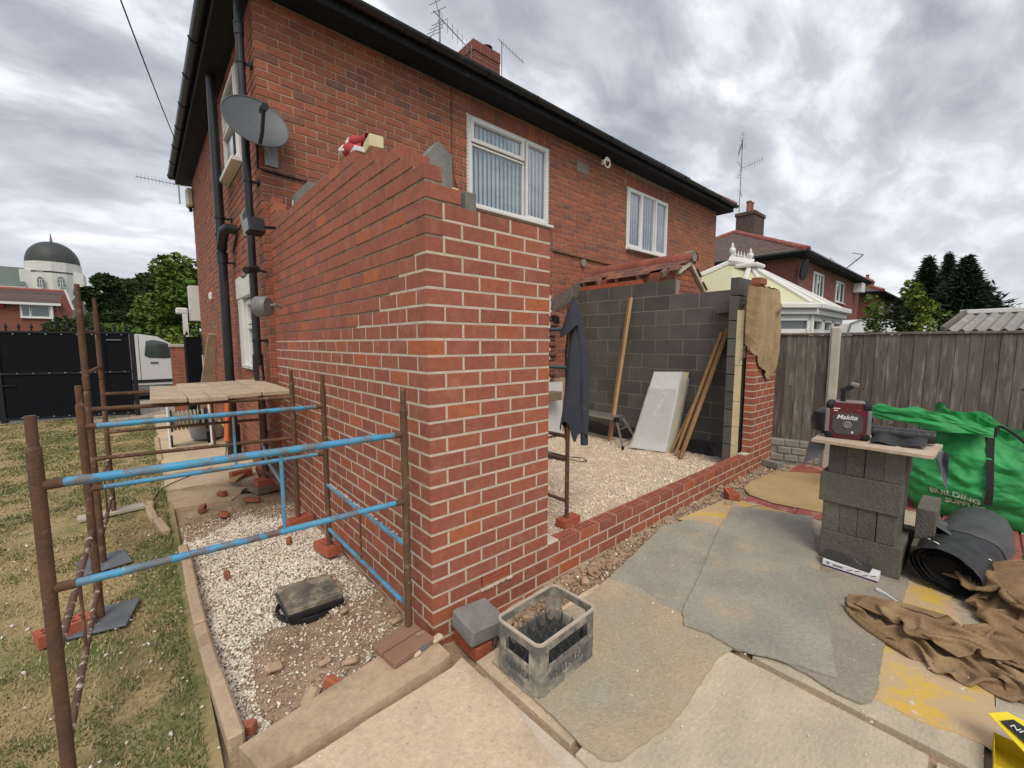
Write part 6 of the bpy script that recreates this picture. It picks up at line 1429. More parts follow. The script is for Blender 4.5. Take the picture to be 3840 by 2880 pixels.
# inner trestle and the coat
px_, py_ = 1.621, .472
it = thing('inner_trestle', 'rusty trestle end frame inside the extension, hung with a navy coat', 'trestle')
obj('post', MB().tube([(px_, py_, .11), (px_, py_, 1.95)], .0185, 12), rust, it, smooth=True); obj('post', MB().tube([(px_, py_+1.25, .05), (px_, py_+1.25, 1.95)], .0185, 12), rust, it, smooth=True)
for z, mt in ((1.75, slate), (1.424, slate), (.83, rust), (.627, rust), (.255, rust)): obj('rail', MB().tube([(px_, py_, z), (px_, py_+1.25, z)], .0165, 10), M('dull_blue_rail', (.1, .15, .17), (.08, .09, .09), 9, rough=.6, bump=.2) if mt == slate else rust, it, smooth=True)
CX = Vector((RT.x, RT.y, 0))      # the coat hangs as a folded cone from the post top
def coat(u, v):
    z = 2.0-v*1.12
    w_ = .018+.06*min(1, v*2.6)**.8+.03*v; a = (u-.5)*2*math.pi
    rx = w_*(1+.0*v); fold = 1+.22*math.sin(a*3+v*3)*min(1, v*3)+.12*math.sin(a*7+1+v*5)*v+.08*fbm(math.cos(a)*2, v*4+math.sin(a)*2, 1, 3)
    c = Vector((px_+.03, py_-.01, 0))+CX*(.02*math.sin(v*3)+.015)
    p = c+CX*math.cos(a)*rx*fold+Vector((-CX.y, CX.x, 0))*math.sin(a)*rx*.6*fold
    z += (.06*math.sin(a*2+.6)+.05*math.sin(a*5))*(v**3)+.04*(1 if 0 else 0)
    return (p.x, p.y, z)
ct = thing('work_coat', 'navy blue work coat draped over the pole inside the extension', 'coat')
m_ = MB(); m_.grid(coat, 90, 70); obj('body', m_, coatm, ct, smooth=True)
def sleeve(u, v):
    a = u*2*math.pi; z = 1.78-v*1.02; r_ = .036-.006*v; c = Vector((px_+.05, py_-.05, 0))+CX*(.02+.055*v); f_ = 1+.18*math.sin(a*2+v*7)+.1*fbm(math.cos(a)*2, v*7, 1, 3)
    return tuple(Vector((c.x, c.y, z))+CX*math.cos(a)*r_*f_+Vector((-CX.y, CX.x, 0))*math.sin(a)*r_*f_)
m_ = MB(); m_.grid(sleeve, 28, 50); obj('sleeve', m_, coatm, ct, smooth=True)
def hood(u, v):
    a = (u-.5)*math.pi*1.5; r_ = .02+.055*v; return tuple(Vector((px_-.0, py_-.04, 1.97-.24*v+.05*math.sin(a*1.5)*v))+CX*(math.sin(a)*r_-.03*v)+Vector((CX.y, -CX.x, 0))*(math.cos(a)*r_*.8))
m_ = MB(); m_.grid(hood, 26, 16); obj('hood', m_, coatm, ct, smooth=True)
# plank, hose reel, orange pipe, etc. by the side wall
beam('leaning_plank', (-.34, 8.2, .05), (-.1, 7.5, 1.8), .045, .15, M('greyed_softwood_plank', (.42, .33, .23), (.34, .26, .18), 3, rough=.9, bump=.3, fine=30), R(75), 'pale plank leaning on the side wall beyond the soil pipe', 'plank')
hr = thing('hose_reel', 'garden hose reel with tubular white stand on the path under the scaffold boards', 'hose reel', loc=(-.62, 6.1, .06))
for i in range(8): obj('hose_coil', MB().tube([(-.17+.048*i, .13*math.cos(a*math.pi/9), .42+.13*math.sin(a*math.pi/9)) for a in range(19)], .018, 7), hosem, hr, smooth=True)
for sx in (-.22, .22): obj('drum_side', MB().lathe([(.02, 0), (.17, 0), (.17, .02), (.02, .02)], n=20, M=TR(sx-(.02 if sx > 0 else 0), 0, .42, 0, 0, R(90))), soff, hr)
obj('stand', MB().tube([(-.25, -.02, .7), (-.25, -.12, .3), (-.25, -.18, .05), (-.2, -.2, .01), (.2, -.2, .01), (.25, -.18, .05), (.25, -.12, .3), (.25, -.02, .7)], .014, 8), upvc, hr, smooth=True)
for sx in (-.24, .22): obj('wheel', MB().lathe([(.01, 0), (.09, 0), (.09, .035), (.01, .035)], n=16, M=TR(sx, .15, .09, 0, 0, R(90))), soff, hr)
hz2 = [( -.3, 5.6, .5), (-.2, 5.3, .3), (-.22, 5.0, .1), (-.4, 4.75, .08), (-.75, 4.7, .08), (-.95, 4.78, .08)]
def smooth_path(P_, n=6):
    P_ = [Vector(p) for p in P_]; out = []
    for i in range(len(P_)-1):
        p0, p1, p2, p3 = P_[max(i-1, 0)], P_[i], P_[i+1], P_[min(i+2, len(P_)-1)]
        for k in range(n): t = k/n; out.append(.5*((2*p1)+(p2-p0)*t+(2*p0-5*p1+4*p2-p3)*t*t+(3*p1-p0-3*p2+p3)*t**3))
    return out+[P_[-1]]
tag(obj('garden_hose', MB().tube(smooth_path(hz2), .014, 8), M('yellow_hose', (.5, .33, .12), (.42, .28, .1), 9, rough=.6), smooth=True), 'yellow hose trailing over the broken path from the reel', 'hose')
tag(obj('black_cable', MB().tube(smooth_path([(-.28, 5.2, .5), (-.35, 4.8, .09), (-.7, 4.3, .08), (-1.0, 4.0, .06), (-1.1, 3.6, .05)]), .006, 6), soff), 'thin black cable trailing over the broken path to the lawn', 'cable')
op = at(880, 1500, 0, -.33)
tag(obj('orange_drain_pipe', MB().tube([(-.28, 4.75, .95), (-.33, 4.62, .42), (-.335, 4.6, .36)], [.03, .03, .036], 12), orange, smooth=True), 'orange plastic pipe leaning by the foot of the black soil pipe', 'pipe')
tag(obj('grey_sack', MB().lathe([(.0, 0), (.22, .05), (.25, .2), (.18, .38), (.04, .46)], (-.36, 6.55, .05), 14), M('grey_sacking', (.3, .3, .29), (.24, .24, .23), 4, rough=.8, bump=.5), smooth=True), 'pale grey sack slumped against the side wall behind the hose reel', 'sack')
beam('short_board', (-.42, 3.72, .06), (-.2, 4.0, .12), .09, .02, timb, 0, 'short pale board lying on the broken concrete by the pipe foot', 'board')
# things on the wall top: red gloves and a foam block
tag(obj('foam_block', MB().box(-.045, .045, -.1, .1, 0, .075, bev=.004), creaf, loc=(.12, .86, 2.86), rot=(0, 0, R(-10))), 'cream foam block standing on top of the side wall', 'foam block')
tag(obj('foam_tray', MB().box(-.06, .06, -.12, .12, 0, .035, bev=.004), whitep, loc=(.09, 1.02, 2.86), rot=(R(-3), 0, R(-6))), 'thin white polystyrene tray on the wall top under the red gloves', 'tray')
gv = thing('red_glove', 'upper red glove with white cuff lying on the wall top', 'glove', 'red gloves on the wall')
def cuff(p, q, r0, r1): m_ = MB(); m_.tube([Vector(p).lerp(Vector(q), t/4)+Vector((0, 0, .008*math.sin(t*2))) for t in range(5)], [r0+(r1-r0)*t/4 for t in range(5)], 14, caps=False); return m_
obj('palm', cuff((.08, 1.1, 2.99), (.12, .92, 2.97), .04, .03), redf, gv, smooth=True); obj('cuff', cuff((.078, 1.11, 2.99), (.08, 1.1, 2.99), .043, .043), whitet, gv)
g3 = thing('red_glove', 'lower red glove showing its dark open cuff with a white edge', 'glove', 'red gloves on the wall')
obj('palm', cuff((.03, 1.08, 2.915), (.1, .94, 2.91), .045, .034), redf, g3, smooth=True); obj('cuff', cuff((.027, 1.09, 2.915), (.03, 1.08, 2.915), .048, .048), whitet, g3); obj('lining', MB().lathe([(.001, 0), (.041, 0), (.04, .002)], n=12, M=TR(.045, 1.06, 2.915, R(-27), R(90))), M('dark_red_lining', (.12, .01, .015), None, 4), g3)
tag(obj('wall_tie', MB().tube([(.11, 2.72, 3.02), (.1, 2.7, 2.93), (.115, 2.62, 2.86)], .009, 6), steelg), 'bent grey metal strap sticking up from the wall top near the house', 'strap')
tag(obj('wall_tie', MB().tube([(.05, 2.55, 2.87), (.15, 2.6, 2.9), (.28, 2.5, 2.89)], .003, 6), steelg), 'thin wire wall tie on the wall top near the house', 'wall tie')

# ------------------------------------------------------------------ stack of blocks, board, radio
SXX, SYY = 2.59, -1.148
G2 = 'concrete blocks in the stack'
def blk(x0, x1, y0, y1, z0, lab, h=.213, rz=0): 
    cx, cy = (x0+x1)/2, (y0+y1)/2
    return tag(obj('concrete_block', MB().box(x0-cx, x1-cx, y0-cy, y1-cy, 0, h, bev=.004), blockc, loc=(cx, cy, z0), rot=(0, 0, rz)), lab, 'block', G2)
for r_, z0 in enumerate((.062, .277, .49, .703)):
    if r_ % 2 == 0:
        xo = (.0, 0, -.01, 0)[r_]
        for i in range(4 if r_ == 0 else 3): blk(SXX+xo+i*.103, SXX+xo+i*.103+.1, SYY-.443+(0, 0, .02, 0)[r_], SYY+(0, 0, .022, 0)[r_], z0, ['long block at the bottom of the stack, front of it', 'long block on the bottom course, second from the front', 'long block on the bottom course, third back', 'long block on the bottom course, rearmost'][i] if r_ == 0 else ['long block halfway up the stack, in front', 'long block halfway up the stack, second back', 'long block halfway up the stack, third back'][i])
    else:
        yo = (0, 0, 0, -.015)[r_]
        for i in range(4): y1 = SYY+yo-.0-i*.102; blk(SXX+.005, SXX+.445, y1-.1, y1, z0, f"block end {['leftmost', 'second', 'third', 'rightmost'][i]} of the four in the {'lower' if r_ == 1 else 'top'} row of ends", rz=R(random.uniform(-.8, .8)))
blk(3.06, 3.16, -1.66, -1.22, .06, 'block standing behind the bottom of the stack'); blk(2.75, 3.19, -1.72, -1.62, .06, 'block on the ground along the right side of the stack'); blk(2.9, 3.3, -1.72, -1.62, .275, 'block lying on the one along the right side of the stack')
tag(obj('stack_board', MB().prism(ragged([(2.5, -1.075), (2.49, -1.7), (2.96, -1.715), (2.98, -1.06)], .004, .05, 3), .925, .945), M('chipboard_panel', (.56, .45, .35), (.46, .36, .27), 8, rough=.9, bump=.4, bsc=70, spots=[((.35, .26, .2), 17, .6, .72)])), 'rough pale board lying on top of the block stack', 'board')
rd = thing('jobsite_radio', 'maroon and grey jobsite radio with tall black handle on the board', 'radio', loc=(2.66, -1.245, .946), rz=R(-90+10))
rw, rh, rdp = .245, .26, .2
def chamf(w_, h_, c_): return [(-w_/2+c_, 0), (w_/2-c_, 0), (w_/2, c_), (w_/2, h_-c_), (w_/2-c_, h_), (-w_/2+c_, h_), (-w_/2, h_-c_), (-w_/2, c_)]
def pface(poly, y0, y1, z=0, inset=0): return prism_x([(x, z_+z) for x, z_ in poly], y1-y0, TR(0, y0, 0))
obj('body', pface(chamf(rw*.96, rh*.96, .045), -.0, rdp, .008), maroon, rd)
obj('bumper_frame', pface(chamf(rw, rh, .05), .03, .055), greyp, rd); obj('bumper_frame', pface(chamf(rw, rh, .05), .14, .165), soff, rd)
for sx in (-1, 1):
    for zc in (.0, rh-.05): obj('corner_bumper', MB().box(sx*(rw/2-.05), sx*(rw/2+.006), -.006, rdp, zc, zc+.05, bev=.014), soff, rd)
    obj('side_bumper', MB().box(sx*(rw/2-.018), sx*(rw/2+.007), -.01, .02, .045, rh-.045, bev=.006), greyp, rd)
obj('speaker_panel', pface(chamf(.17, .155, .03), -.006, .002, .035), M('dark_grey_grille', (.085, .08, .08), (.06, .06, .06), 40, rough=.8, bump=.4, bsc=300), rd)
obj('speaker_cone', MB().lathe([(.001, .001), (.014, .001), (.018, .004), (.026, .0), (.026, -.002)], n=20, M=TR(0, -.008, .105, 0, R(90))), greyp, rd)
obj('socket', MB().lathe([(.001, .0), (.007, 0), (.007, .003)], n=12, M=TR(.03, -.008, .055, 0, R(90))), whitet, rd)
text('Makita', .044, whitet, rd, TR(-.005, -.008, .158, 0, R(90)), .0008, 'brand_lettering', shear=.25, bold=.0009)
for x, z, w_, c_ in ((-.065, .215, .04, whitet), (-.07, .2, .022, whitet), (.06, .213, .026, redf)): obj('front_label', MB().box(x-w_/2, x+w_/2, -.0025, 0, z, z+.006), c_, rd)
m_ = MB()
for y in (.05, .13): m_.box(-.05, -.02, y-.008, y+.008, rh-.02, rh+.1, bev=.003); m_.box(-.05, .03, y-.009, y+.009, 0, .028, M=TR(0, 0, rh+.09) @ TR(-.0, 0, 0) @ Matrix.Rotation(R(-32), 4, 'Y'), bev=.003)
obj('handle', m_, soff, rd); m_ = MB(); m_.box(.0, .05, .042, .138, -.006, .02, M=TR(.0, 0, rh+.125) @ Matrix.Rotation(R(12), 4, 'Y'), bev=.004); obj('handle_grip', m_, greyp, rd)
obj('top_panel', MB().box(-.08, .09, .02, .18, rh-.004, rh+.006, bev=.004), M('pink_grey_top', (.3, .2, .2), (.2, .12, .13), 9, rough=.6), rd)
obj('knob', MB().lathe([(.01, 0), (.018, 0), (.018, .015), (.01, .02)], (-.0, -.001, 0), 14, M=TR(rw/2+.0, .1, .14, 0, 0, R(90))), soff, rd)
tag(obj('black_bag', MB().lathe([(.0, 0), (.09, .02), (.1, .1), (.085, .16), (.03, .19), (0, .19)], (3.02, -.98, .946), 14), polyb, smooth=True), 'small black bag on the board behind the radio', 'bag')
bpz = bpy.data.objects['black_bag']; bpz.data.transform(Matrix.Translation((-.16, -.1, 0)))
rl = thing('dpc_roll', 'roll of black damp proof strip lying on the board beside the radio', 'roll')
m_ = MB(); m_.tube([(2.82, -1.36, 1.0), (2.86, -1.68, 1.0)], .045, 16); obj('roll', m_, polyb, rl, smooth=True)
m_ = MB(); m_.grid(lambda u, v: (2.62+.22*u+.04*v, -1.38-.27*v, .955+.08*u*u+.012*math.sin(v*9)), 12, 12); obj('loose_end', m_, polyb, rl, smooth=True)
def cloth(name, fn, nu, nv, mt, lbl, cat, th=.0): 
    m_ = MB(); m_.grid(fn, nu, nv); return tag(obj(name, m_, mt, smooth=True), lbl, cat)
cloth('dpc_offcut', lambda u, v: (2.56-.02*v-.01*u, -1.05-.1*u+.03*v*(1-u), .925-.21*v*(1-.75*u)+.01*math.sin(u*7)), 14, 14, dpcg, 'grey plastic offcut hanging from the left end of the stack board', 'plastic sheet')
cloth('dpc_offcut', lambda u, v: (2.62+.3*u*(1-v*.5)+.03*math.sin(v*4), -1.68-.07*v-.03*u+.05*abs(.5-u)*v, .93-.235*v*(1-abs(u-.45)*1.6)+.014*math.sin(u*11+v*3)), 20, 18, dpcg, 'grey plastic sheet hanging from the right end of the stack board', 'plastic sheet')
# ------------------------------------------------------------------ green bulk bag
bgp = thing('green_bulk_bag', 'big slumped green builders bulk bag with black straps and white print', 'bulk bag')
BC = Vector((4.85, -1.95, 0))
def ridged(x, y, z, s_): return sum((1-abs(mn.noise((x*s_*k, y*s_*k, z*s_*k+k)))*2.6)/k for k in (1, 2.3))
def bagshape(a, v, raw_=False):
    sq = 1/max(abs(math.cos(a)), abs(math.sin(a)))**.6
    prof = .5*(.8+.34*math.sin(math.pi*min(1, v*.95+.12))**.8-.1*v)
    ca, sa = math.cos(a), math.sin(a); f_ = .04*fbm(ca*2+5, sa*2+v*3, 1.3, 4)+(.022*ridged(ca*1.6, sa*1.6, v*2.6, 1.1)+.012*ridged(ca*3, sa*3+2, v*7, 1.3))*min(1, v*3)
    f_ += .016*abs(math.sin(v*17+4*fbm(ca*2, sa*2, 1, 2)))*(1 if v < .75 else .3)
    rimz = .86+.1*math.cos(a-R(125))+.05*math.sin(a*3+1)+.03*math.sin(a*7)
    z = .045+rimz*v-.05*v*(1-v)*ridged(ca*2, sa*2, v, 1.1)
    return BC+Vector((ca*(prof*sq+f_), sa*(prof*sq+f_)*1.03, z))
m_ = MB(); m_.grid(lambda u, v: tuple(bagshape(u*2*math.pi, v)), 260, 90); obj('bag_wall', m_, greenb, bgp, smooth=True)
def bagin(a, v): p = bagshape(a, 1); q = BC+Vector((math.cos(a)*.3, math.sin(a)*.3, .45)); return p.lerp(q, v)+Vector((0, 0, .03*math.sin(v*math.pi)))
m_ = MB(); m_.grid(lambda u, v: tuple(bagin(-u*2*math.pi, v)), 140, 10); m_.prism([(BC.x+.32*math.cos(k*math.pi/8), BC.y+.32*math.sin(k*math.pi/8)) for k in range(16)], .44, .46); obj('bag_lining', m_, greenb, bgp, smooth=True)
def topflap(u, v):
    y = -1.1-.85*u; w_ = .03+.12*math.sin(math.pi*min(1, u*.9+.08)); x = 4.3-.08*math.sin(u*3)-.03*v; z = .985-.07*u+.05*math.sin(u*4)-w_*(v-.15)
    x += .02*ridged(u*2, v*1.5, 0, 1.3); return (x, y, z+.012*math.sin(v*9+u*14))
m_ = MB(); m_.grid(topflap, 110, 24); m_.grid(lambda u, v: (lambda p: (p[0]+.25*v, p[1], p[2]-.02*v+.02*math.sin(u*20)*v))(topflap(u, 0)), 110, 8); obj('folded_lip', m_, greenb, bgp, smooth=True)
def strap(pts, w_=.045):
    m_ = MB(); P_ = smooth_path(pts, 6)
    for a, b in zip(P_[:-1], P_[1:]):
        s_ = Vector((.0, w_/2, 0)); m_.add([a-s_, a+s_, b+s_, b-s_, a-s_+Vector((.004, 0, 0)), a+s_+Vector((.004, 0, 0)), b+s_+Vector((.004, 0, 0)), b-s_+Vector((.004, 0, 0))], [(0, 1, 2, 3), (7, 6, 5, 4)])
    return m_
def bs_(a, v, o=.03): p = bagshape(a, v); d_ = (p-BC); d_.z = 0; return p+d_.normalized()*o
strm = M('black_webbing', (.02, .02, .022), (.03, .03, .03), 30, rough=.9, bump=.4, bsc=200)
obj('lifting_strap', strap([bs_(R(181), .25), bs_(R(181), .4), bs_(R(180), .6), bs_(R(179), .78), bs_(R(178), .93)]), strm, bgp)
obj('lifting_loop', MB().tube(smooth_path([bs_(R(181), .9), bs_(R(184), 1.02, .03), bs_(R(195), 1.0, .06), bs_(R(206), .86, .05), bs_(R(216), .82)]), .013, 6), strm, bgp, smooth=True)
obj('black_print_patch', MB().grid(lambda u, v: tuple(bs_(R(207+16*u), .7+.15*v, .006)), 10, 6), strm, bgp)
fadedp = M('faded_white_print', (.75, .82, .75), (.35, .6, .4), 14, rough=.6, bump=0)
def glyphs(body, a0, z0, size, parent, mt, name):
    t_ = text(body, size, mt, parent, Matrix.Identity(4), .0, name, align='LEFT', bold=.0015); me = t_.data
    import bmesh as _b
    bm = _b.new(); bm.from_mesh(me); _b.ops.subdivide_edges(bm, edges=bm.edges[:], cuts=1, use_grid_fill=True); bm.to_mesh(me); bm.free()
    for v_ in me.vertices:
        # wrap the flat print round the bag wall
        aa = a0+v_.co.x/.5; p = bs_(aa, z0+v_.co.y/.85, .012); v_.co = p
    return t_
glyphs('BUILDING', R(148), .25, .056, bgp, fadedp, 'bag_print'); glyphs('SUPPLIES', R(156), .18, .054, bgp, fadedp, 'bag_print'); glyphs('BUILDING', R(203), .25, .056, bgp, fadedp, 'bag_print')
tag(obj('black_tarpaulin', MB().lathe([(.0, 0), (.16, .02), (.12, .09), (0, .1)], (5.2, -2.3, .96), 12), polyb, smooth=True), 'scrap of black plastic resting on the far rim of the green bag', 'plastic sheet')
# ------------------------------------------------------------------ roll of polythene
pr2 = thing('polythene_roll', 'fat roll of black polythene, open end facing the camera, grey sheen painted behind', 'roll')
q0, q1 = Vector((2.62, -1.79, .19)), Vector((3.75, -1.93, .2))
def rollw(u, v, k=1.):
    a = v*2*math.pi; c = q0.lerp(q1, u); r_ = .15*(1+.12*math.sin(u*3))*k*(1+.1*math.sin(a*2+u*5)+.12*fbm(math.cos(a)*1.5, math.sin(a)*1.5+u*4, 1.2, 4)+.03*abs(math.sin(u*22+a*2))); d_ = (q1-q0).normalized(); s_ = Vector((-d_.y, d_.x, 0))
    return tuple(c+s_*math.cos(a)*r_*1.08+Vector((0, 0, 1))*math.sin(a)*r_*(.9 if math.sin(a) > 0 else .78))
m_ = MB(); m_.grid(lambda u, v: rollw(u*.45, v), 26, 48); obj('roll', m_, polyb, pr2, smooth=True)
m_ = MB(); m_.grid(lambda u, v: rollw(.4+u*.6, v, 1.02+.12*math.sin(u*3)), 26, 48); obj('outer_wrap', m_, polyg, pr2, smooth=True)
m_ = MB()
for k in range(5): m_.grid(lambda u, v, k=k: rollw(.012+.03*k*(.6+.5*math.sin(k*5))+u*.12, 1-v, .9-.13*k-.03*math.sin(v*6.28+k)), 2, 40)
obj('inner_turn', m_, darkm, pr2, smooth=True); obj('core', MB().lathe([(.001, 0), (.1, 0), (.1, .01)], n=16, M=TR(q0.x+.1, q0.y-.012, q0.z-.02, 0, 0, R(90))), darkm, pr2)  # core is an added dark disc; disc and turns paint the inner shade
obj('sheet_flap', MB().grid(lambda u, v: (3.02+.25*u-.1*v, -1.68-.24*v, .36-.02*u-.16*v*v+.01*math.sin(u*8)), 12, 12), polyg, pr2, smooth=True)
for i, (u, a, s_) in enumerate(((.1, 1.2, .02), (.17, .9, .01), (.22, 2.6, .009))): p = Vector(rollw(u, a/6.28)); obj('mortar_splash', MB().lathe([(.0, .006), (s_, .003), (s_*1.1, 0)], n=7, M=TR(p.x, p.y, p.z, 0, R(20), R(20))), whitet, pr2)
# ------------------------------------------------------------------ hessian heaps and the draped piece
def sim_cloth(Lx, Ly, nx, ny, sx, sy, seed, steps=110, floor=.004):
    """small position-based cloth: a flat sheet is pushed together and settles into folds"""
    r = np.random.default_rng(seed); X, Y = np.meshgrid(np.linspace(-Lx/2, Lx/2, nx), np.linspace(-Ly/2, Ly/2, ny), indexing='ij')
    nzv = np.array([[fbm(X[i, j]*3.2+seed*7, Y[i, j]*3.2, 1, 2) for j in range(ny)] for i in range(nx)])
    P = np.stack([X, Y, .06+.16*nzv+.003*r.normal(size=X.shape)], -1); V = np.zeros_like(P); hx, hy = Lx/(nx-1), Ly/(ny-1)
    cons = []
    for (di, dj, st) in ((1, 0, 1.), (0, 1, 1.), (1, 1, .35), (1, -1, .35), (2, 0, .6), (0, 2, .6)):
        rest = math.hypot(di*hx, dj*hy)
        for par in range(2 if di < 2 and dj < 2 else 4):
            m = max(di, abs(dj)); k = par
            i0 = np.arange(0, nx-di); j0 = np.arange(max(0, -dj), ny-max(0, dj))
            if di: i0 = i0[(i0//(1 if m == 1 else 1)) % (2*m) // m == k % 2] if m > 1 else i0[i0 % 2 == k]
            else: j0 = j0[(j0 % (2*m))//m == k % 2] if m > 1 else j0[j0 % 2 == k]
            if m > 1 and k > 1: continue
            I, J = np.meshgrid(i0, j0, indexing='ij'); cons.append((I, J, I+di, J+dj, rest, st))
    tx, ty = r.uniform(-.4, .4, 2)
    for s_ in range(steps):
        k = min(1, s_/(steps*.6)); Q = P+V*.93; Q[..., 2] -= .0011
        if s_ < steps*.6:      # hands gather the sheet
            gx, gy = 1-(1-sx)*k, 1-(1-sy)*k; tgt = np.stack([X*gx+tx*Y*(1-gx), Y*gy+ty*X*(1-gy)], -1)
            w = .045+.2*(((np.abs(X) > Lx*.46) | (np.abs(Y) > Ly*.46))*1.); Q[..., :2] += (tgt-Q[..., :2])*w[..., None]
        for _ in range(7):
            for (I, J, I2, J2, rest, st) in cons:
                d = Q[I2, J2]-Q[I, J]; L = np.sqrt((d*d).sum(-1))+1e-9; c = (.5*st*(L-rest)/L)[..., None]*d
                np.add.at(Q, (I, J), c) if False else Q.__setitem__((I, J), Q[I, J]+c); Q[I2, J2] = Q[I2, J2]-c
            Q[..., 2] = np.maximum(Q[..., 2], floor)
        V = Q-P; on = Q[..., 2] <= floor+.002; V[on, :2] *= .3; V = np.clip(V, -.02, .02); P = P+V
    return P
def crumpled(parent, P, cx, cy, rot, z0, mt, name='crumpled_sheet', lift=None):
    nx, ny = P.shape[:2]; c_, s_ = math.cos(rot), math.sin(rot)
    V = [(cx+p[0]*c_-p[1]*s_, cy+p[0]*s_+p[1]*c_, z0+p[2]+(lift(cx+p[0]*c_-p[1]*s_, cy+p[0]*s_+p[1]*c_) if lift else 0)) for p in P.reshape(-1, 3)]
    F = [(i*ny+j, (i+1)*ny+j, (i+1)*ny+j+1, i*ny+j+1) for i in range(nx-1) for j in range(ny-1)]
    m_ = MB(); m_.v = V; m_.f = F; m_.m = [0]*len(F); o = obj(name, m_, mt, parent, smooth=True)
    sd = o.modifiers.new('smooth', 'SUBSURF'); sd.levels = 1; sd.render_levels = 1; so_ = o.modifiers.new('thick', 'SOLIDIFY'); so_.thickness = .0035; return o
h1 = thing('hessian_sheet', 'near heap of brown hessian lying across the yellow board and carpet', 'hessian')
ca_ = sim_cloth(.95, .62, 56, 38, .62, .46, 3); crumpled(h1, ca_, 1.93, -1.79, R(88), .055, hess); crumpled(h1, sim_cloth(.6, .4, 38, 26, .6, .5, 8), 2.02, -1.77, R(60), .1, hess)
h2_ = thing('hessian_sheet', 'brown hessian spread at the right edge, in long folds beside the near heap', 'hessian')
crumpled(h2_, sim_cloth(.95, .85, 54, 48, .6, .55, 5), 2.02, -2.18, R(80), .052, hess)
h3_ = thing('hessian_sheet', 'rear pile of brown hessian beside the polythene roll', 'hessian')
mound = lambda x, y: .15*math.exp(-((x-2.85)/.28)**2-((y+2.2)/.3)**2)
crumpled(h3_, sim_cloth(1.1, .95, 60, 52, .6, .5, 11), 2.8, -2.2, R(15), .055, hess, lift=mound); crumpled(h3_, sim_cloth(.7, .6, 42, 36, .62, .5, 13), 2.72, -2.1, R(50), .13, hess, lift=mound)
hd_ = thing('hanging_hessian', 'pale hessian sheet draped over the right brick pier', 'hessian')
def drape(u, v):
    t = u*.79-.12; lo = 1.19+.3*(abs(u-.66)**1.4)*2.1+.02*math.sin(u*19)
    if u < .16: lo = 1.62-.9*u
    fold = .5+.5*math.sin(u*19+math.sin(v*3)*1.6)+.35*math.sin(u*37+v*4)+.7*fbm(u*5, v*5, 1.4, 4)
    out = .016+.022*abs(fold)*(.4+.8*v)+.014*math.sin(math.pi*v)
    zt = 2.325-.02*abs(math.sin(u*8)); z = zt-(zt-lo)*v
    if t < 0: x, y = 4.5-out*.9, -t-.005
    else: x, y = 4.5-max(0, .03-t)*.6+t, -.004-out
    k = math.exp(-((u-.86)/.07)**2-((v-.17)/.07)**2); y -= .06*k; z -= .04*k
    k2 = math.exp(-((u-.8)/.1)**2-((v-.25)/.05)**2); y -= .03*k2
    return (x, y, z)
m_ = MB(); m_.grid(drape, 130, 150); obj('sheet', m_, hessl, hd_, smooth=True)
m_ = MB(); m_.grid(lambda u, v: (4.488+.67*u, -.03+.16*v, 2.328-.012*abs(math.sin(u*9))-.02*v+.012*fbm(u*6, v*3, 1.5, 3)), 60, 10); obj('top_fold', m_, hessl, hd_, smooth=True)
m_ = MB()
for k in range(90):
    z = 2.25-random.random()*.8; p = Vector((4.485, .1+.01*random.random(), z)); q_ = p+Vector((-random.uniform(.0, .03), random.uniform(.01, .07), -random.uniform(.0, .05))); m_.tube([p, p.lerp(q_, .5)+Vector((0, 0, .008)), q_], .0018, 4)
obj('frayed_thread', m_, hessl, hd_, kind='stuff')
# small boxes
wb_ = thing('fixings_box', 'low white printed cardboard box beside the foot of the block stack', 'box', loc=(2.485, -1.352, .064), rz=R(-90))
obj('carton', MB().box(-.15, .15, -.04, .06, 0, .045, bev=.002), whitet, wb_)
navy = M('navy_print', (.03, .035, .1), (.04, .04, .1), 3, rough=.6)
obj('print_band', MB().box(-.1505, .1505, -.0412, -.04, .0, .009), navy, wb_)
m_ = MB(); m_.box(-.125, -.11, -.0412, -.04, .022, .038); m_.box(-.09, -.035, -.0412, -.04, .02, .032)
for k in range(4): m_.box(0, .03, -.0412, -.04, 0, .005, M=TR(-.01+k*.042, 0, .014+.012*(k % 2)) @ Matrix.Rotation(R(-25), 4, 'Y'))
obj('printed_symbol', m_, greyp, wb_)
tag(obj('black_tray', MB().box(-.15, .12, -.045, .05, 0, .012, bev=.003), M('dusty_black_card', (.04, .042, .045), (.03, .03, .03), 5, rough=.7, bump=.2, spots=[((.4, .4, .38), 16, .62, .72)]), loc=(2.5, -1.34, .118), rot=(R(12), R(4), R(-94))), 'dusty black slab lying tilted on the white fixings box', 'tray')
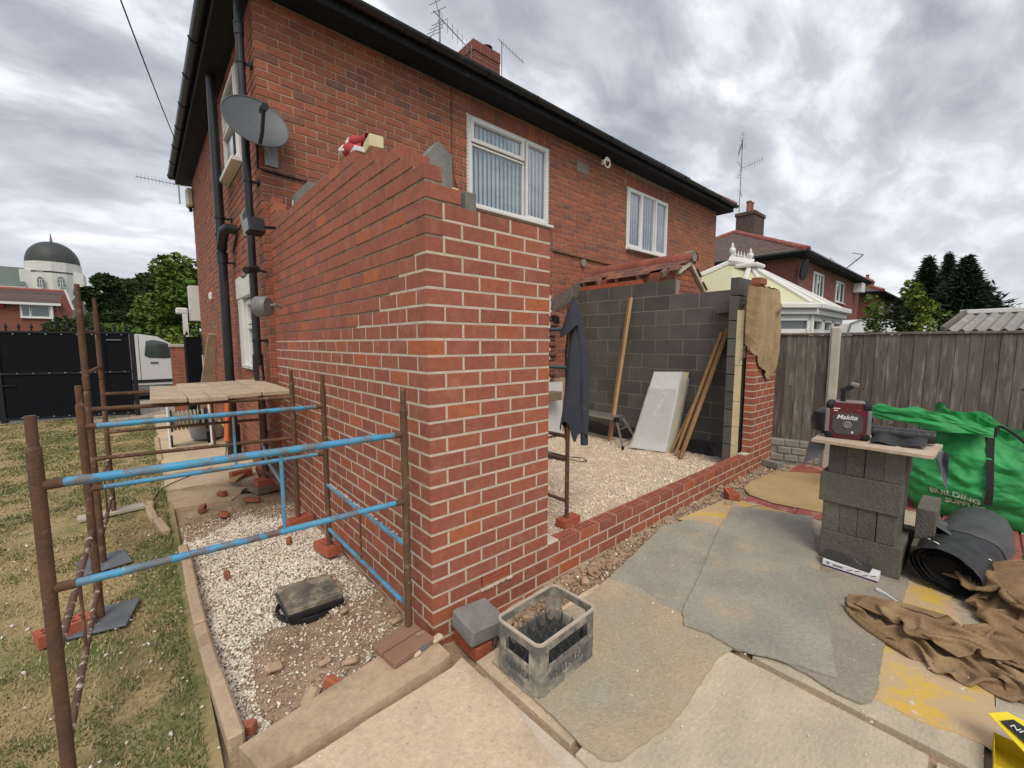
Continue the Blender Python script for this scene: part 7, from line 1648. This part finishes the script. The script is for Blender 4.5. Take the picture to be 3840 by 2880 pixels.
nzp = tag(obj('mortar_nozzle', MB().tube([(2.33, -1.515, .07), (2.31, -1.56, .068), (2.26, -1.63, .064), (2.24, -1.66, .062)], [.015, .01, .005, .004], 8), M('milky_plastic', (.6, .62, .64), (.55, .57, .6), 3, rough=.4), smooth=True), 'milky white plastic nozzle on the carpet near the white box', 'nozzle')
yb = thing('yellow_carton', 'open bright yellow cardboard box at the right frame edge, lid with black label', 'box')
def quadp(name, P_, mt, t=.003):
    P_ = [Vector(p) for p in P_]; n = (P_[1]-P_[0]).cross(P_[2]-P_[0]).normalized()*t; m_ = MB(); k = len(P_); m_.add(P_+[p+n for p in P_], [tuple(range(k))[::-1], tuple(range(k, 2*k))]+[(i, (i+1) % k, k+(i+1) % k, k+i) for i in range(k)]); return obj(name, m_, mt, yb)
yin = M('ochre_card_inside', (.5, .36, .0), (.45, .32, .0), 3, rough=.6, bump=0)
Y0, Y1, X0, X1, H_ = -2.0, -2.28, 1.14, 1.33, .11
quadp('left_side', [(X0, Y0, .055), (X1, Y0, .055), (X1, Y0, H_), (X0, Y0, H_)], yin); quadp('front_side', [(X0, Y0, .055), (X0, Y1, .055), (X0, Y1, H_), (X0, Y0, H_)], yellc); quadp('rear_side', [(X1, Y0, .055), (X1, Y1, .055), (X1, Y1, H_), (X1, Y0, H_)], yin); quadp('base', [(X0, Y0, .055), (X1, Y0, .055), (X1, Y1, .055), (X0, Y1, .055)], yin)
L0, L1, L2_, L3_ = Vector((1.31, -1.985, .175)), Vector((1.38, -2.04, .19)), Vector((1.3, -2.22, .15)), Vector((1.22, -2.14, .13))
lid = quadp('lid', [(1.325, -1.98, .18), (1.375, -2.03, .19), (1.335, -2.3, .16), (1.215, -2.3, .13), (1.2, -2.1, .14)], yellc)
lp = [Vector((1.318, -2.006, .182)), Vector((1.352, -2.036, .19)), Vector((1.318, -2.2, .172)), Vector((1.232, -2.2, .152)), Vector((1.226, -2.1, .152))]
lbm = quadp('lid_label', [p+Vector((0, 0, .004)) for p in (Vector((1.308, -2.012, .177)), Vector((1.345, -2.045, .183)), Vector((1.3, -2.16, .166)), Vector((1.24, -2.1, .158)))], strm, .0015)
tx = text('NITEX', .032, whitet, yb, TR(1.288, -2.078, .1815, R(-118), R(0), 0) , .0008, 'label_lettering')
